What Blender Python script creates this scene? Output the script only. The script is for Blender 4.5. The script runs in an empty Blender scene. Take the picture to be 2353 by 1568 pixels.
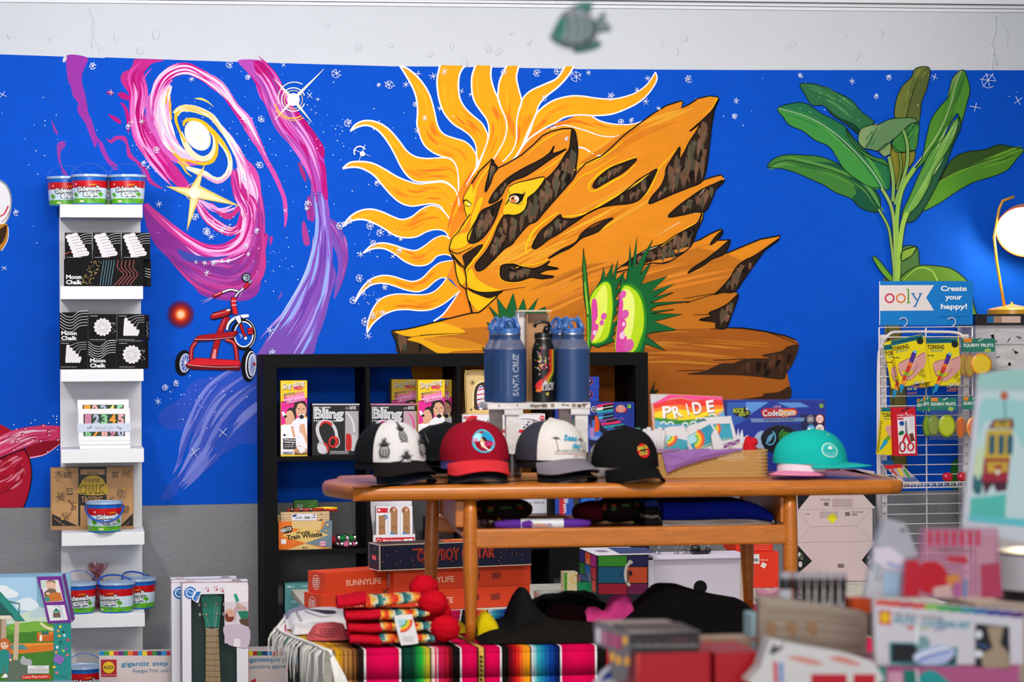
import bpy, bmesh, math, random
from mathutils import Vector, Matrix, noise as mnoise
S = bpy.context.scene
C = S.collection
random.seed(7)
PI = math.pi
# ------------------------------------------------------------ camera
FPX = 85.0 / 36.0 * 2353.0
TH = math.radians(9.97)
EPS = 0.0055
CAM = Vector((0.0, -9.69, 1.54))
FW = Vector((math.sin(TH), math.cos(TH), 0))
R0 = Vector((math.cos(TH), -math.sin(TH), 0))
U0 = Vector((0, 0, 1))
RT = R0 * math.cos(EPS) - U0 * math.sin(EPS)
UP = R0 * math.sin(EPS) + U0 * math.cos(EPS)
cam = bpy.data.cameras.new('camera')
cam.lens = 85.0; cam.sensor_width = 36.0; cam.sensor_fit = 'HORIZONTAL'
cam.clip_start = 0.05; cam.clip_end = 60
cam.dof.use_dof = True; cam.dof.focus_distance = 9.2; cam.dof.aperture_fstop = 7.0
co = bpy.data.objects.new('camera', cam)
m3 = Matrix((RT, UP, -FW)).transposed()
co.matrix_world = Matrix.Translation(CAM) @ m3.to_4x4()
C.objects.link(co)
S.camera = co
# ------------------------------------------------------------ world, lights, exposure
w = bpy.data.worlds.new('daylight'); S.world = w
w.use_nodes = True
bg = w.node_tree.nodes['Background']
bg.inputs[0].default_value = (0.86, 0.93, 1.0, 1); bg.inputs[1].default_value = 1.0
S.view_settings.view_transform = 'Standard'
S.view_settings.look = 'None'
S.view_settings.gamma = 1.0
S.view_settings.use_curve_mapping = False
S.view_settings.exposure = 0.0
def area(name, loc, target, sx, sy, power, col=(1, 1, 1), spread=180):
 l = bpy.data.lights.new(name, 'AREA'); l.shape = 'RECTANGLE'
 l.size = sx; l.size_y = sy; l.energy = power; l.color = col
 l.spread = math.radians(spread)
 o = bpy.data.objects.new(name, l)
 o.location = loc
 o.rotation_euler = (Vector(target) - Vector(loc)).to_track_quat('-Z', 'Y').to_euler()
 C.objects.link(o)
 return o
# ceiling spots near the display wall, and soft daylight from the shop front far behind the camera
area('ceiling_spot', (-0.9, -2.7, 2.92), (0.3, 0, 1.0), 0.3, 0.3, 40, (1.0, 0.97, 0.93))
area('ceiling_strip', (1.5, -2.0, 2.95), (1.5, -0.55, 0.6), 3.7, 0.3, 76, (0.98, 0.98, 1.0))
area('shop_window_light', (-0.6, -13.2, 1.9), (1.4, 0, 1.4), 5.0, 2.2, 190, (0.95, 0.98, 1.0))
area('table_spot', (1.0, -5.6, 2.92), (1.3, -3.6, 1.1), 0.9, 0.6, 92, (1.0, 0.94, 0.85))
# ------------------------------------------------------------ pixel <-> world
def ray(px, py):
 a = (px - 1176.5) / FPX; b = -(py - 784.0) / FPX
 return FW + RT * a + UP * b
def W(px, py, Y=0.0):
 d = ray(px, py)
 return CAM + d * ((Y - CAM.y) / d.y)
def G(px, py, z):
 d = ray(px, py)
 return CAM + d * ((z - CAM.z) / d.z)
def DP(px, py, dep):
 return CAM + ray(px, py) * dep
def sc(dep): return FPX / dep           # pixels per metre at an axial depth
def adep(p): return (Vector(p) - CAM).dot(FW)
def proj(p):
 d = Vector(p) - CAM; z = d.dot(FW)
 return (1176.5 + FPX * d.dot(RT) / z, 784 - FPX * d.dot(UP) / z)
class Surf:
 def __init__(s, o, n):
  s.o = Vector(o); s.n = Vector(n).normalized()
  if s.n.dot(CAM - s.o) < 0: s.n = -s.n
 def at(s, px, py, lift=0.0):
  d = ray(px, py)
  t = (s.o - CAM).dot(s.n) / d.dot(s.n)
  return CAM + d * t + s.n * lift
def wallsurf(Y): return Surf((0, Y, 0), (0, -1, 0))
# ------------------------------------------------------------ materials
GAIN = 1.0
def lin(h):
 h = h.lstrip('#')
 r = []
 for i in (0, 2, 4):
  c = int(h[i:i+2], 16) / 255.0
  c = c / 12.92 if c <= 0.04045 else ((c + 0.055) / 1.055) ** 2.4
  r.append(min(0.9, c * GAIN))
 return (r[0], r[1], r[2], 1)
_M = {}
def mat(h, kind='card'):
 if not isinstance(h, str): return h
 key = (h, kind)
 if key in _M: return _M[key]
 m = bpy.data.materials.new(kind + '_' + h.strip('#')); m.use_nodes = True
 nt = m.node_tree; b = nt.nodes['Principled BSDF']; L = nt.links
 col = lin(h)
 b.inputs['Base Color'].default_value = col
 def N(t): return nt.nodes.new(t)
 def vary(scale, amt, dist=0.0, stretch=None, detail=3):
  tc = N('ShaderNodeTexCoord'); nz = N('ShaderNodeTexNoise')
  nz.inputs['Scale'].default_value = scale; nz.inputs['Detail'].default_value = detail
  nz.inputs['Distortion'].default_value = dist
  src = tc.outputs['Object']
  if stretch:
   mp = N('ShaderNodeMapping'); mp.inputs['Scale'].default_value = stretch
   L.new(src, mp.inputs['Vector']); src = mp.outputs['Vector']
  L.new(src, nz.inputs['Vector'])
  mx = N('ShaderNodeMix'); mx.data_type = 'RGBA'
  L.new(nz.outputs['Fac'], mx.inputs['Factor'])
  mx.inputs['A'].default_value = tuple(max(0, c * (1 - amt)) for c in col[:3]) + (1,)
  mx.inputs['B'].default_value = tuple(min(1, c * (1 + amt)) for c in col[:3]) + (1,)
  L.new(mx.outputs['Result'], b.inputs['Base Color'])
  return nz, tc
 def bump(src, s, d):
  bp = N('ShaderNodeBump'); bp.inputs['Strength'].default_value = s; bp.inputs['Distance'].default_value = d
  L.new(src, bp.inputs['Height']); L.new(bp.outputs['Normal'], b.inputs['Normal'])
 if kind == 'paint':
  b.inputs['Roughness'].default_value = 0.75; b.inputs['Specular IOR Level'].default_value = 0.12
  vary(9, 0.10, 0.6, (1, 1, 2.2), 4)
 elif kind == 'plaster':
  b.inputs['Roughness'].default_value = 0.85; b.inputs['Specular IOR Level'].default_value = 0.1
  vary(3, 0.04)
  tc = N('ShaderNodeTexCoord'); nz = N('ShaderNodeTexNoise'); nz.inputs['Scale'].default_value = 55
  nz.inputs['Detail'].default_value = 6; nz.inputs['Roughness'].default_value = 0.6
  L.new(tc.outputs['Object'], nz.inputs['Vector']); bump(nz.outputs['Fac'], 0.55, 0.012)
 elif kind == 'card':
  b.inputs['Roughness'].default_value = 0.42; b.inputs['Specular IOR Level'].default_value = 0.3
 elif kind == 'matte':
  b.inputs['Roughness'].default_value = 0.7; b.inputs['Specular IOR Level'].default_value = 0.15
 elif kind == 'fabric':
  b.inputs['Roughness'].default_value = 0.95; b.inputs['Specular IOR Level'].default_value = 0.05
  nz, tc = vary(420, 0.22, 0, None, 2); bump(nz.outputs['Fac'], 0.35, 0.002)
 elif kind == 'mesh':
  b.inputs['Roughness'].default_value = 0.8; b.inputs['Specular IOR Level'].default_value = 0.1
  tc = N('ShaderNodeTexCoord'); v = N('ShaderNodeTexVoronoi'); v.inputs['Scale'].default_value = 480
  L.new(tc.outputs['Object'], v.inputs['Vector']); bump(v.outputs['Distance'], 0.8, 0.002)
  vary(500, 0.3)
 elif kind == 'knit':
  b.inputs['Roughness'].default_value = 1.0; b.inputs['Specular IOR Level'].default_value = 0.03
  nz, tc = vary(260, 0.25, 0, None, 2)
  wv = N('ShaderNodeTexWave'); wv.inputs['Scale'].default_value = 70; wv.inputs['Distortion'].default_value = 2
  wv.bands_direction = 'Z'
  L.new(tc.outputs['Object'], wv.inputs['Vector']); bump(wv.outputs['Fac'], 0.5, 0.004)
 elif kind == 'wood':
  b.inputs['Roughness'].default_value = 0.32; b.inputs['Specular IOR Level'].default_value = 0.45
  nz, tc = vary(7, 0.42, 1.5, (1.2, 12, 12), 5)
 elif kind == 'oldwood':
  b.inputs['Roughness'].default_value = 0.8
  nz, tc = vary(16, 0.35, 0.5, (1, 1, 4), 5); bump(nz.outputs['Fac'], 0.4, 0.003)
 elif kind == 'metal':
  b.inputs['Metallic'].default_value = 1.0; b.inputs['Roughness'].default_value = 0.25
 elif kind == 'satin':
  b.inputs['Roughness'].default_value = 0.38; b.inputs['Specular IOR Level'].default_value = 0.35
  vary(700, 0.18, 0, None, 1)
 elif kind == 'plastic':
  b.inputs['Roughness'].default_value = 0.22; b.inputs['Specular IOR Level'].default_value = 0.5
 elif kind == 'powder':
  b.inputs['Roughness'].default_value = 0.5
 elif kind == 'clear':
  out = nt.nodes['Material Output']
  tr = N('ShaderNodeBsdfTransparent'); tr.inputs[0].default_value = tuple(0.55 + 0.45 * c for c in col[:3]) + (1,)
  gl = N('ShaderNodeBsdfGlossy'); gl.inputs['Roughness'].default_value = 0.08
  lw = N('ShaderNodeLayerWeight'); lw.inputs['Blend'].default_value = 0.35
  mx = N('ShaderNodeMixShader')
  rp = N('ShaderNodeMapRange'); rp.inputs['To Min'].default_value = 0.06; rp.inputs['To Max'].default_value = 0.6
  L.new(lw.outputs['Facing'], rp.inputs['Value']); L.new(rp.outputs['Result'], mx.inputs['Fac'])
  L.new(tr.outputs[0], mx.inputs[1]); L.new(gl.outputs[0], mx.inputs[2])
  L.new(mx.outputs[0], out.inputs['Surface'])
 elif kind == 'film':
  out = nt.nodes['Material Output']
  tr = N('ShaderNodeBsdfTransparent')
  b.inputs['Roughness'].default_value = 0.25
  mx = N('ShaderNodeMixShader'); mx.inputs['Fac'].default_value = 0.5
  L.new(tr.outputs[0], mx.inputs[1]); L.new(b.outputs[0], mx.inputs[2])
  L.new(mx.outputs[0], out.inputs['Surface'])
 elif kind.startswith('emit'):
  e = float(kind[4:])
  b.inputs['Emission Color'].default_value = col; b.inputs['Emission Strength'].default_value = e
 _M[key] = m
 return m
# ------------------------------------------------------------ mesh builder
def pts2(s):
 if isinstance(s, str):
  return [tuple(float(c) for c in q.split(',')) for q in s.split()]
 return [tuple(q) for q in s]
def crom(P, closed=True, n=4):
 N_ = len(P); out = []
 rng = range(N_) if closed else range(N_ - 1)
 for i in rng:
  if closed: a, b, c, d = P[i-1], P[i], P[(i+1) % N_], P[(i+2) % N_]
  else: a, b, c, d = P[max(i-1, 0)], P[i], P[i+1], P[min(i+2, N_-1)]
  for k in range(n):
   t = k / n; t2 = t*t; t3 = t2*t
   out.append(tuple(0.5*((2*b[j]) + (-a[j]+c[j])*t + (2*a[j]-5*b[j]+4*c[j]-d[j])*t2 + (-a[j]+3*b[j]-3*c[j]+d[j])*t3) for j in range(len(b))))
 if not closed: out.append(P[-1])
 return out
class MB:
 def __init__(s): s.v = []; s.f = []; s.m = []; s.sm = []; s.mats = []
 def mi(s, m):
  m = mat(m) if isinstance(m, str) else m
  if m not in s.mats: s.mats.append(m)
  return s.mats.index(m)
 def face(s, P, m, smooth=False):
  b = len(s.v); s.v += [Vector(p) for p in P]
  s.f.append(list(range(b, b + len(P)))); s.m.append(s.mi(m)); s.sm.append(smooth)
 def add(s, V, F, m, smooth=False):
  b = len(s.v); s.v += [Vector(p) for p in V]; k = s.mi(m)
  for f in F:
   s.f.append([b + i for i in f]); s.m.append(k); s.sm.append(smooth)
 def box(s, a, b, m, bev=0.0, X=None):
  bm = bmesh.new(); bmesh.ops.create_cube(bm, size=1)
  a = Vector(a); b = Vector(b); c = (a + b) / 2; d = b - a
  for v in bm.verts: v.co = Vector((v.co.x*d.x, v.co.y*d.y, v.co.z*d.z)) + c
  if bev: bmesh.ops.bevel(bm, geom=list(bm.edges), offset=bev, segments=2, affect='EDGES', profile=0.6)
  s.bm(bm, m, X)
 def bm(s, bm, m, X=None, smooth=False):
  bm.verts.index_update()
  s.add([X @ v.co if X else v.co.copy() for v in bm.verts], [[v.index for v in f.verts] for f in bm.faces], m, smooth)
  bm.free()
 def lathe(s, prof, c, m, n=24, X=None, smooth=True, sx=1.0, sy=1.0):
  # prof rows (r, z[, material])
  c = Vector(c); V = []
  for row in prof:
   for k in range(n):
    a = 2*PI*k/n; p = Vector((row[0]*math.cos(a)*sx, row[0]*math.sin(a)*sy, row[1]))
    V.append((X @ p if X else p) + c)
  for i in range(len(prof)-1):
   mm = prof[i+1][2] if len(prof[i+1]) > 2 else m
   b = len(s.v)
   s.v += V[i*n:(i+2)*n]; k_ = s.mi(mm)
   for k in range(n):
    k2 = (k+1) % n
    s.f.append([b+k, b+k2, b+n+k2, b+n+k]); s.m.append(k_); s.sm.append(smooth)
 def tube(s, P, r, m, n=8, closed=False, caps=True, smooth=True):
  P = [Vector(p) for p in P]; N_ = len(P); V = []; prev = None
  for i, p in enumerate(P):
   if closed: t = P[(i+1) % N_] - P[i-1]
   else: t = P[min(i+1, N_-1)] - P[max(i-1, 0)]
   t.normalize()
   if prev is None:
    a = Vector((0, 0, 1)) if abs(t.z) < 0.9 else Vector((1, 0, 0))
    u = t.cross(a).normalized()
   else:
    u = (prev - t * prev.dot(t)).normalized()
   prev = u; w_ = t.cross(u)
   rr = r[i] if isinstance(r, (list, tuple)) else r
   for k in range(n):
    a = 2*PI*k/n; V.append(p + (u*math.cos(a) + w_*math.sin(a))*rr)
  F = []
  for i in range(N_ if closed else N_-1):
   j = (i+1) % N_
   for k in range(n):
    k2 = (k+1) % n; F.append([i*n+k, i*n+k2, j*n+k2, j*n+k])
  if caps and not closed:
   F.append(list(range(n))[::-1]); F.append([(N_-1)*n+k for k in range(n)])
  s.add(V, F, m, smooth)
 def ell(s, c, r, m, n=16, k=10, X=None, nz=0.0, ns=8.0, power=1.0):
  c = Vector(c); V = []; F = []
  if not isinstance(r, (tuple, list)): r = (r, r, r)
  for i in range(k+1):
   ph = PI*i/k
   for j in range(n):
    a = 2*PI*j/n
    d = Vector((math.sin(ph)*math.cos(a), math.sin(ph)*math.sin(a), math.cos(ph)))
    if power != 1.0: d = Vector([math.copysign(abs(q)**power, q) for q in d])
    q = Vector((d.x*r[0], d.y*r[1], d.z*r[2]))
    if nz: q *= 1 + nz * mnoise.noise((q + c) * ns)
    V.append((X @ q if X else q) + c)
  for i in range(k):
   for j in range(n):
    j2 = (j+1) % n; F.append([i*n+j, (i+1)*n+j, (i+1)*n+j2, i*n+j2])
  s.add(V, F, m, True)
 def prism(s, P, d, m, m2=None):
  # P: outline (3D) of the front face, d: offset to the back
  P = [Vector(p) for p in P]; d = Vector(d); n = len(P)
  s.face(P, m); s.face([p + d for p in reversed(P)], m2 or m)
  for i in range(n):
   j = (i+1) % n; s.face([P[j], P[i], P[i]+d, P[j]+d], m2 or m)
 def grid(s, fn, nu, nv, m, smooth=True, mf=None):
  b = len(s.v)
  for i in range(nu+1):
   for j in range(nv+1): s.v.append(Vector(fn(i/nu, j/nv)))
  for i in range(nu):
   for j in range(nv):
    a = b + i*(nv+1) + j
    s.f.append([a, a+nv+1, a+nv+2, a+1]); s.sm.append(smooth)
    s.m.append(s.mi(mf((i+.5)/nu, (j+.5)/nv) if mf else m))
 def build(s, name, parent=None, loc=None, mods=()):
  if parent is not None:
   o_ = parent.matrix_world.translation if False else wloc(parent)
  elif loc is not None: o_ = Vector(loc)
  else:
   xs = [p.x for p in s.v]; ys = [p.y for p in s.v]; zs = [p.z for p in s.v]
   o_ = Vector(((min(xs)+max(xs))/2, (min(ys)+max(ys))/2, min(zs)))
  me = bpy.data.meshes.new(name)
  me.from_pydata([p - o_ for p in s.v], [], s.f)
  for m in s.mats: me.materials.append(m)
  me.polygons.foreach_set('material_index', s.m)
  me.polygons.foreach_set('use_smooth', s.sm)
  me.update()
  o = bpy.data.objects.new(name, me); C.objects.link(o)
  if parent is not None: o.parent = parent
  else: o.location = o_
  for k, kw in mods:
   md = o.modifiers.new(k.lower(), k)
   for a, b in kw.items(): setattr(md, a, b)
  return o
def wloc(o):
 p = Vector(o.location)
 while o.parent: o = o.parent; p += Vector(o.location)
 return p
def thing(name, label, cat, loc, group=None):
 o = bpy.data.objects.new(name, None); C.objects.link(o); o.location = loc
 o.empty_display_size = 0.05
 o['label'] = label; o['category'] = cat
 if group: o['group'] = group
 return o
def tag(o, label, cat, group=None):
 o['label'] = label; o['category'] = cat
 if group: o['group'] = group
 return o
def struct(o):
 o['kind'] = 'structure'; return o
def dup(root, loc, rotz=0.0, label=None, group=None):
 r = root.copy(); C.objects.link(r); r.location = loc; r.rotation_euler = (0, 0, rotz)
 if label: r['label'] = label
 if group: r['group'] = group
 for ch in list(root.children):
  c = ch.copy(); C.objects.link(c); c.parent = r
  for g in list(ch.children):
   d = g.copy(); C.objects.link(d); d.parent = c
 return r
# ------------------------------------------------------------ prints: flat colour areas, strokes and lettering laid on a surface
FR = {'A': (0, 100, 3.92), 'B': (400, 100, 3.92), 'C': (300, 450, 3.484), 'D': (750, 140, 3.5633), 'E': (1000, 140, 3.0157),
      'F': (780, 460, 3.795), 'G': (1300, 420, 3.075), 'H': (1700, 140, 2.9035), 'J': (0, 860, 3.921), 'K': (0, 1200, 4.2605),
      'L': (200, 1200, 4.2018), 'I': (0, 360, 2.9026), 'N': (600, 800, 4.902), 'O': (1020, 700, 4.902), 'Q': (780, 960, 5.6024),
      'R': (1160, 980, 5.8825), 'T': (1440, 880, 4.525), 'U': (600, 1120, 4.706), 'V': (1040, 1120, 5.2273), 'X': (1420, 1100, 5.1152),
      'Y': (600, 1320, 4.525), 'Z': (1040, 1320, 5.3477), 'a': (1340, 1320, 5.1152), 'b': (1700, 1160, 3.6034), 'c': (1960, 620, 4.9008),
      'd': (1960, 860, 3.9211), 'e': (1780, 1040, 4.9)}
_TXT = {}
def txtmesh(s, shear, bold):
 k = (s, shear, bold)
 if k not in _TXT:
  cu = bpy.data.curves.new('t', 'FONT'); cu.body = s; cu.size = 1; cu.shear = shear; cu.offset = bold
  cu.resolution_u = 3
  o = bpy.data.objects.new('t', cu)
  me = bpy.data.meshes.new_from_object(o)
  V = [(v.co.x, v.co.y) for v in me.vertices]; F = [list(p.vertices) for p in me.polygons]
  bpy.data.objects.remove(o); bpy.data.curves.remove(cu); bpy.data.meshes.remove(me)
  x0 = min(v[0] for v in V); x1 = max(v[0] for v in V)
  _TXT[k] = ([(v[0]-x0, v[1]) for v in V], F, x1 - x0)
 return _TXT[k]
class Dec:
 def __init__(s, mb, surf, fr=None, kind='card', auto=True, step=0.0001, n=4, src=None):
  s.mb = mb; s.sf = surf; s.fr = fr; s.kind = kind; s.auto = auto; s.k = 1; s.step = step; s.n = n; s.ymax = None
 def M(s, c): return mat(c, s.kind) if isinstance(c, str) else c
 def px(s, q):
  if s.fr:
   x0, y0, f = FR[s.fr] if isinstance(s.fr, str) else s.fr
   q = (x0 + q[0]/f, y0 + q[1]/f)
  return (q[0], min(q[1], s.ymax)) if s.ymax else q
 def sz(s, w):
  return w / (FR[s.fr][2] if isinstance(s.fr, str) else s.fr[2]) if s.fr else w
 def _lift(s):
  l = s.k * s.step
  if s.auto: s.k += 1
  return l
 def at(s, q, l):
  x, y = s.px(q); return s.sf.at(x, y, l)
 def p(s, col, P, sm=True):
  P = pts2(P)
  if sm and len(P) > 4: P = crom(P, True, s.n)
  l = s._lift()
  s.mb.face([s.at(q, l) for q in P], s.M(col))
 def q(s, col, P): s.p(col, P, False)
 def r(s, col, x0, y0, x1, y1): s.p(col, [(x0, y0), (x1, y0), (x1, y1), (x0, y1)], False)
 def e(s, col, cx, cy, rx, ry=None, rot=0, n=20):
  ry = ry or rx; c_, s_ = math.cos(math.radians(rot)), math.sin(math.radians(rot))
  s.p(col, [(cx + rx*math.cos(2*PI*i/n)*c_ - ry*math.sin(2*PI*i/n)*s_, cy + rx*math.cos(2*PI*i/n)*s_ + ry*math.sin(2*PI*i/n)*c_) for i in range(n)], False)
 def s(self, col, P, w, w2=None, sm=True, closed=False, mid=None):
  P = pts2(P)
  if sm and len(P) > 2: P = crom(P, closed, self.n)
  if closed: P = P + [P[0]]
  n = len(P); w2 = w if w2 is None else w2
  A = []; B = []
  for i in range(n):
   a = P[max(i-1, 0)]; b = P[min(i+1, n-1)]
   if closed and i in (0, n-1): a, b = P[n-2], P[1]
   dx, dy = b[0]-a[0], b[1]-a[1]; L_ = math.hypot(dx, dy) or 1
   t = i/(n-1)
   ww = (w + (w2 - w)*t)
   if mid is not None: ww = (w*(1-2*t) + mid*2*t) if t < .5 else (mid*(2-2*t) + w2*(2*t-1))
   nx, ny = -dy/L_*ww/2, dx/L_*ww/2
   A.append((P[i][0]+nx, P[i][1]+ny)); B.append((P[i][0]-nx, P[i][1]-ny))
  l = self._lift(); k = self.M(col)
  VA = [self.at(q, l) for q in A]; VB = [self.at(q, l) for q in B]
  V = VA + VB
  self.mb.add(V, [[i, i+1, n+i+1, n+i] for i in range(n-1)], k)
 def ring(s, col, cx, cy, r, w, ry=None, n=20, a0=0, a1=360):
  ry = ry or r
  full = abs(a1-a0) >= 360
  P = [(cx + r*math.cos(math.radians(a0+(a1-a0)*i/n)), cy + ry*math.sin(math.radians(a0+(a1-a0)*i/n))) for i in range(n if full else n+1)]
  s.s(col, P, w, sm=False, closed=full)
 def t(s, col, txt, x, y, w, h, ang=0, shear=0, bold=0.0, arc=0):
  # x,y: baseline left; w: fitted width; h: cap height
  V, F, wd = txtmesh(txt, shear, bold)
  l = s._lift(); ca, sa = math.cos(math.radians(ang)), math.sin(math.radians(ang))
  out = []
  for a, b in V:
   u = a/wd*w; v = -b/0.69*h
   if arc: v += arc * (4*(u/w-.5)**2 - 1)
   out.append(s.at((x + u*ca - v*sa, y + u*sa + v*ca), l))
  s.mb.add(out, F, s.M(col))
 def lines(s, col, x0, y0, x1, n, dy, h, jit=0.25, seed=1):
  # small illegible print
  rr = random.Random(seed)
  for i in range(n):
   xx = x0
   while xx < x1 - 2:
    ww = rr.uniform(2, 6) * h
    e_ = min(x1, xx + ww)
    if s.auto: s.k -= 1 if (i or xx > x0) else 0
    s.r(col, xx, y0 + i*dy, e_, y0 + i*dy + h)
    xx = e_ + h * 0.9
# ============================================================ ROOM
XL, XR, YF, ZC = -4.4, 6.4, -13.5, 2.985
def slab(name, a, b, m):
 mb = MB(); mb.box(a, b, m); return struct(mb.build(name))
slab('floor', (XL, YF, -0.1), (XR, 0, 0), mat('#6f675e', 'matte'))
slab('ceiling', (XL, YF, ZC), (XR, 0.15, ZC+0.1), mat('#eef0f2', 'matte'))
slab('wall_left', (XL-0.1, YF, 0), (XL, 0.15, ZC), mat('#d9dde2', 'plaster'))
slab('wall_right', (XR, YF, 0), (XR+0.1, 0.15, ZC), mat('#d9dde2', 'plaster'))
TOPL = [(0, 125), (240, 133.5), (242, 132), (500, 141), (760, 148.5), (900, 152.5), (1000, 153), (1300, 158), (1318, 156), (1322, 159), (1700, 161), (2353, 161.5)]
BOTL = [(0, 1167), (140, 1166), (600, 1157), (1200, 1146), (2353, 1124)]
tl = [W(*q) for q in TOPL]; bl = [W(*q) for q in BOTL]
def ext(a, b, X): return Vector((X, 0, a.z + (b.z-a.z)*(X-a.x)/(b.x-a.x)))
tl = [Vector((XL, 0, tl[0].z+0.03))] + tl + [Vector((XR, 0, tl[-1].z))]
bl = [ext(bl[0], bl[2], XL)] + bl + [ext(bl[-1], bl[-2], XR)]
mb = MB()
mb.face(tl + [Vector((XR, 0, ZC)), Vector((XL, 0, ZC))], mat('#d3d7dc', 'plaster'))
mb.face([Vector((XL, 0, 0)), Vector((XR, 0, 0))] + bl[::-1], mat('#8b8c8f', 'plaster'))
mb.face(bl + tl[::-1], mat('#0a48b8', 'paint'))
mb.box((XL, 0.01, 0), (XR, 0.15, ZC), mat('#8b8c8f', 'plaster'))
# plaster cracks and blisters in the white band
rr = random.Random(5)
def crack(px, y0, y1, wd):
 P = []; y = y0; x = px
 while y < y1:
  P.append((x, y)); y += rr.uniform(5, 11); x += rr.uniform(-5, 5)
 mb.tube([W(a, b, -0.0005) for a, b in P], wd, mat('#d3d7dc', 'plaster'), 6)
crack(205, 20, 118, 0.003); crack(212, 50, 122, 0.002); crack(2290, 38, 155, 0.004); crack(2296, 38, 100, 0.0025); crack(2284, 110, 158, 0.003)
for k in range(26):
 p = W(rr.uniform(20, 2330), rr.uniform(40, 145), 0.0)
 mb.ell(p, (rr.uniform(.008, .016), 0.004, rr.uniform(.008, .022)), mat('#d3d7dc', 'plaster'), 10, 6, Matrix.Rotation(rr.uniform(-.6, .6), 3, 'Y'))
struct(mb.build('wall_back', loc=(0, 0, 0)))
# ceiling moulding (runs slightly downhill to the right)
mb = MB()
pL = W(0, 6); pR = W(2353, 30)
for dz, dy, h in ((0.0, 0.022, 0.012), (0.014, 0.034, 0.008), (0.03, 0.05, 0.03), (0.06, 0.075, 0.12)):
 a = Vector((XL, 0, pL.z + (pR.z-pL.z)*(XL-pL.x)/(pR.x-pL.x) + dz)); b = Vector((XR, 0, pR.z + (pR.z-pL.z)*(XR-pR.x)/(pR.x-pL.x) + dz))
 q = [a, b, b + Vector((0, 0, h)), a + Vector((0, 0, h))]
 mb.prism([p + Vector((0, -dy, 0)) for p in q], (0, dy, 0), mat('#e6e8ec', 'matte'))
struct(mb.build('trim_1'))
# ============================================================ MURAL
WS = wallsurf(0.0)
mb = MB()
mb.face([p + Vector((0, -0.0015, 0)) for p in bl + tl[::-1]], mat('#004fc4', 'paint'))
bo = bl + tl[::-1]
for i in range(len(bo)):
 a, b = bo[i], bo[(i+1) % len(bo)]
 mb.face([a, b, b + Vector((0, -0.0015, 0)), a + Vector((0, -0.0015, 0))], mat('#004fc4', 'paint'))
mural = mb.build('wall_mural', loc=(1.8, 0, bl[3].z))
tag(mural, 'large blue painted mural with lion rock, sun flames and galaxy covering the back wall', 'mural')
BASE = 0.0016
class MD(Dec):
 def __init__(s, mb, fr=None, lay=0):
  Dec.__init__(s, mb, WS, fr, 'paint', False); s.k = lay
 def _lift(s):
  s.c = getattr(s, 'c', 0) + 1
  return BASE + s.k * 0.0003 + (s.c % 25) * 0.000012
 def vs(s, col, P, jit=0.0, seed=1, lay=None):
  # a brush stroke with its own width at every point
  P = crom([tuple(q) for q in P], False, 5); r2 = random.Random(seed)
  A = []; B = []; n = len(P)
  for i in range(n):
   a = P[max(i-1, 0)]; b = P[min(i+1, n-1)]
   dx, dy = b[0]-a[0], b[1]-a[1]; L_ = math.hypot(dx, dy) or 1
   wa = max(.2, P[i][2]/2*(1 + r2.uniform(-jit, jit))); wb = max(.2, P[i][2]/2*(1 + r2.uniform(-jit, jit)))
   A.append((P[i][0]-dy/L_*wa, P[i][1]+dx/L_*wa)); B.append((P[i][0]+dy/L_*wb, P[i][1]-dx/L_*wb))
  l = s._lift()
  V = [s.at(q, l) for q in A] + [s.at(q, l) for q in B]
  s.mb.add(V, [[i, i+1, n+i+1, n+i] for i in range(n-1)], s.M(col))
 def hair(s, cols, P, n, spread, w, seed=1, lay0=None):
  # fine streaks following a stroke
  r2 = random.Random(seed); base = s.k if lay0 is None else lay0
  for i in range(n):
   o = r2.uniform(-.5, .5)*spread; a = r2.uniform(0, .6); b = a + r2.uniform(.25, .4)
   Q = crom([tuple(q) for q in P], False, 6); m = len(Q); Q = Q[int(a*m):max(int(a*m)+4, int(b*m))]
   out = []
   for j, q in enumerate(Q):
    a_ = Q[max(j-1, 0)]; b_ = Q[min(j+1, len(Q)-1)]
    dx, dy = b_[0]-a_[0], b_[1]-a_[1]; L_ = math.hypot(dx, dy) or 1
    f = o*q[2]
    out.append((q[0]-dy/L_*f, q[1]+dx/L_*f, max(.3, w*math.sin(PI*(j+.3)/(len(Q)-.4)))))
   s.k = base + (i % 4)
   if len(out) > 2:
    A = []; B = []
    for j, q in enumerate(out):
     a_ = out[max(j-1, 0)]; b_ = out[min(j+1, len(out)-1)]
     dx, dy = b_[0]-a_[0], b_[1]-a_[1]; L_ = math.hypot(dx, dy) or 1
     A.append((q[0]-dy/L_*q[2]/2, q[1]+dx/L_*q[2]/2)); B.append((q[0]+dy/L_*q[2]/2, q[1]-dx/L_*q[2]/2))
    l = s._lift(); V = [s.at(q, l) for q in A] + [s.at(q, l) for q in B]; nn = len(A)
    s.mb.add(V, [[t, t+1, nn+t+1, nn+t] for t in range(nn-1)], s.M(cols[i % len(cols)]))
  s.k = base
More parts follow.
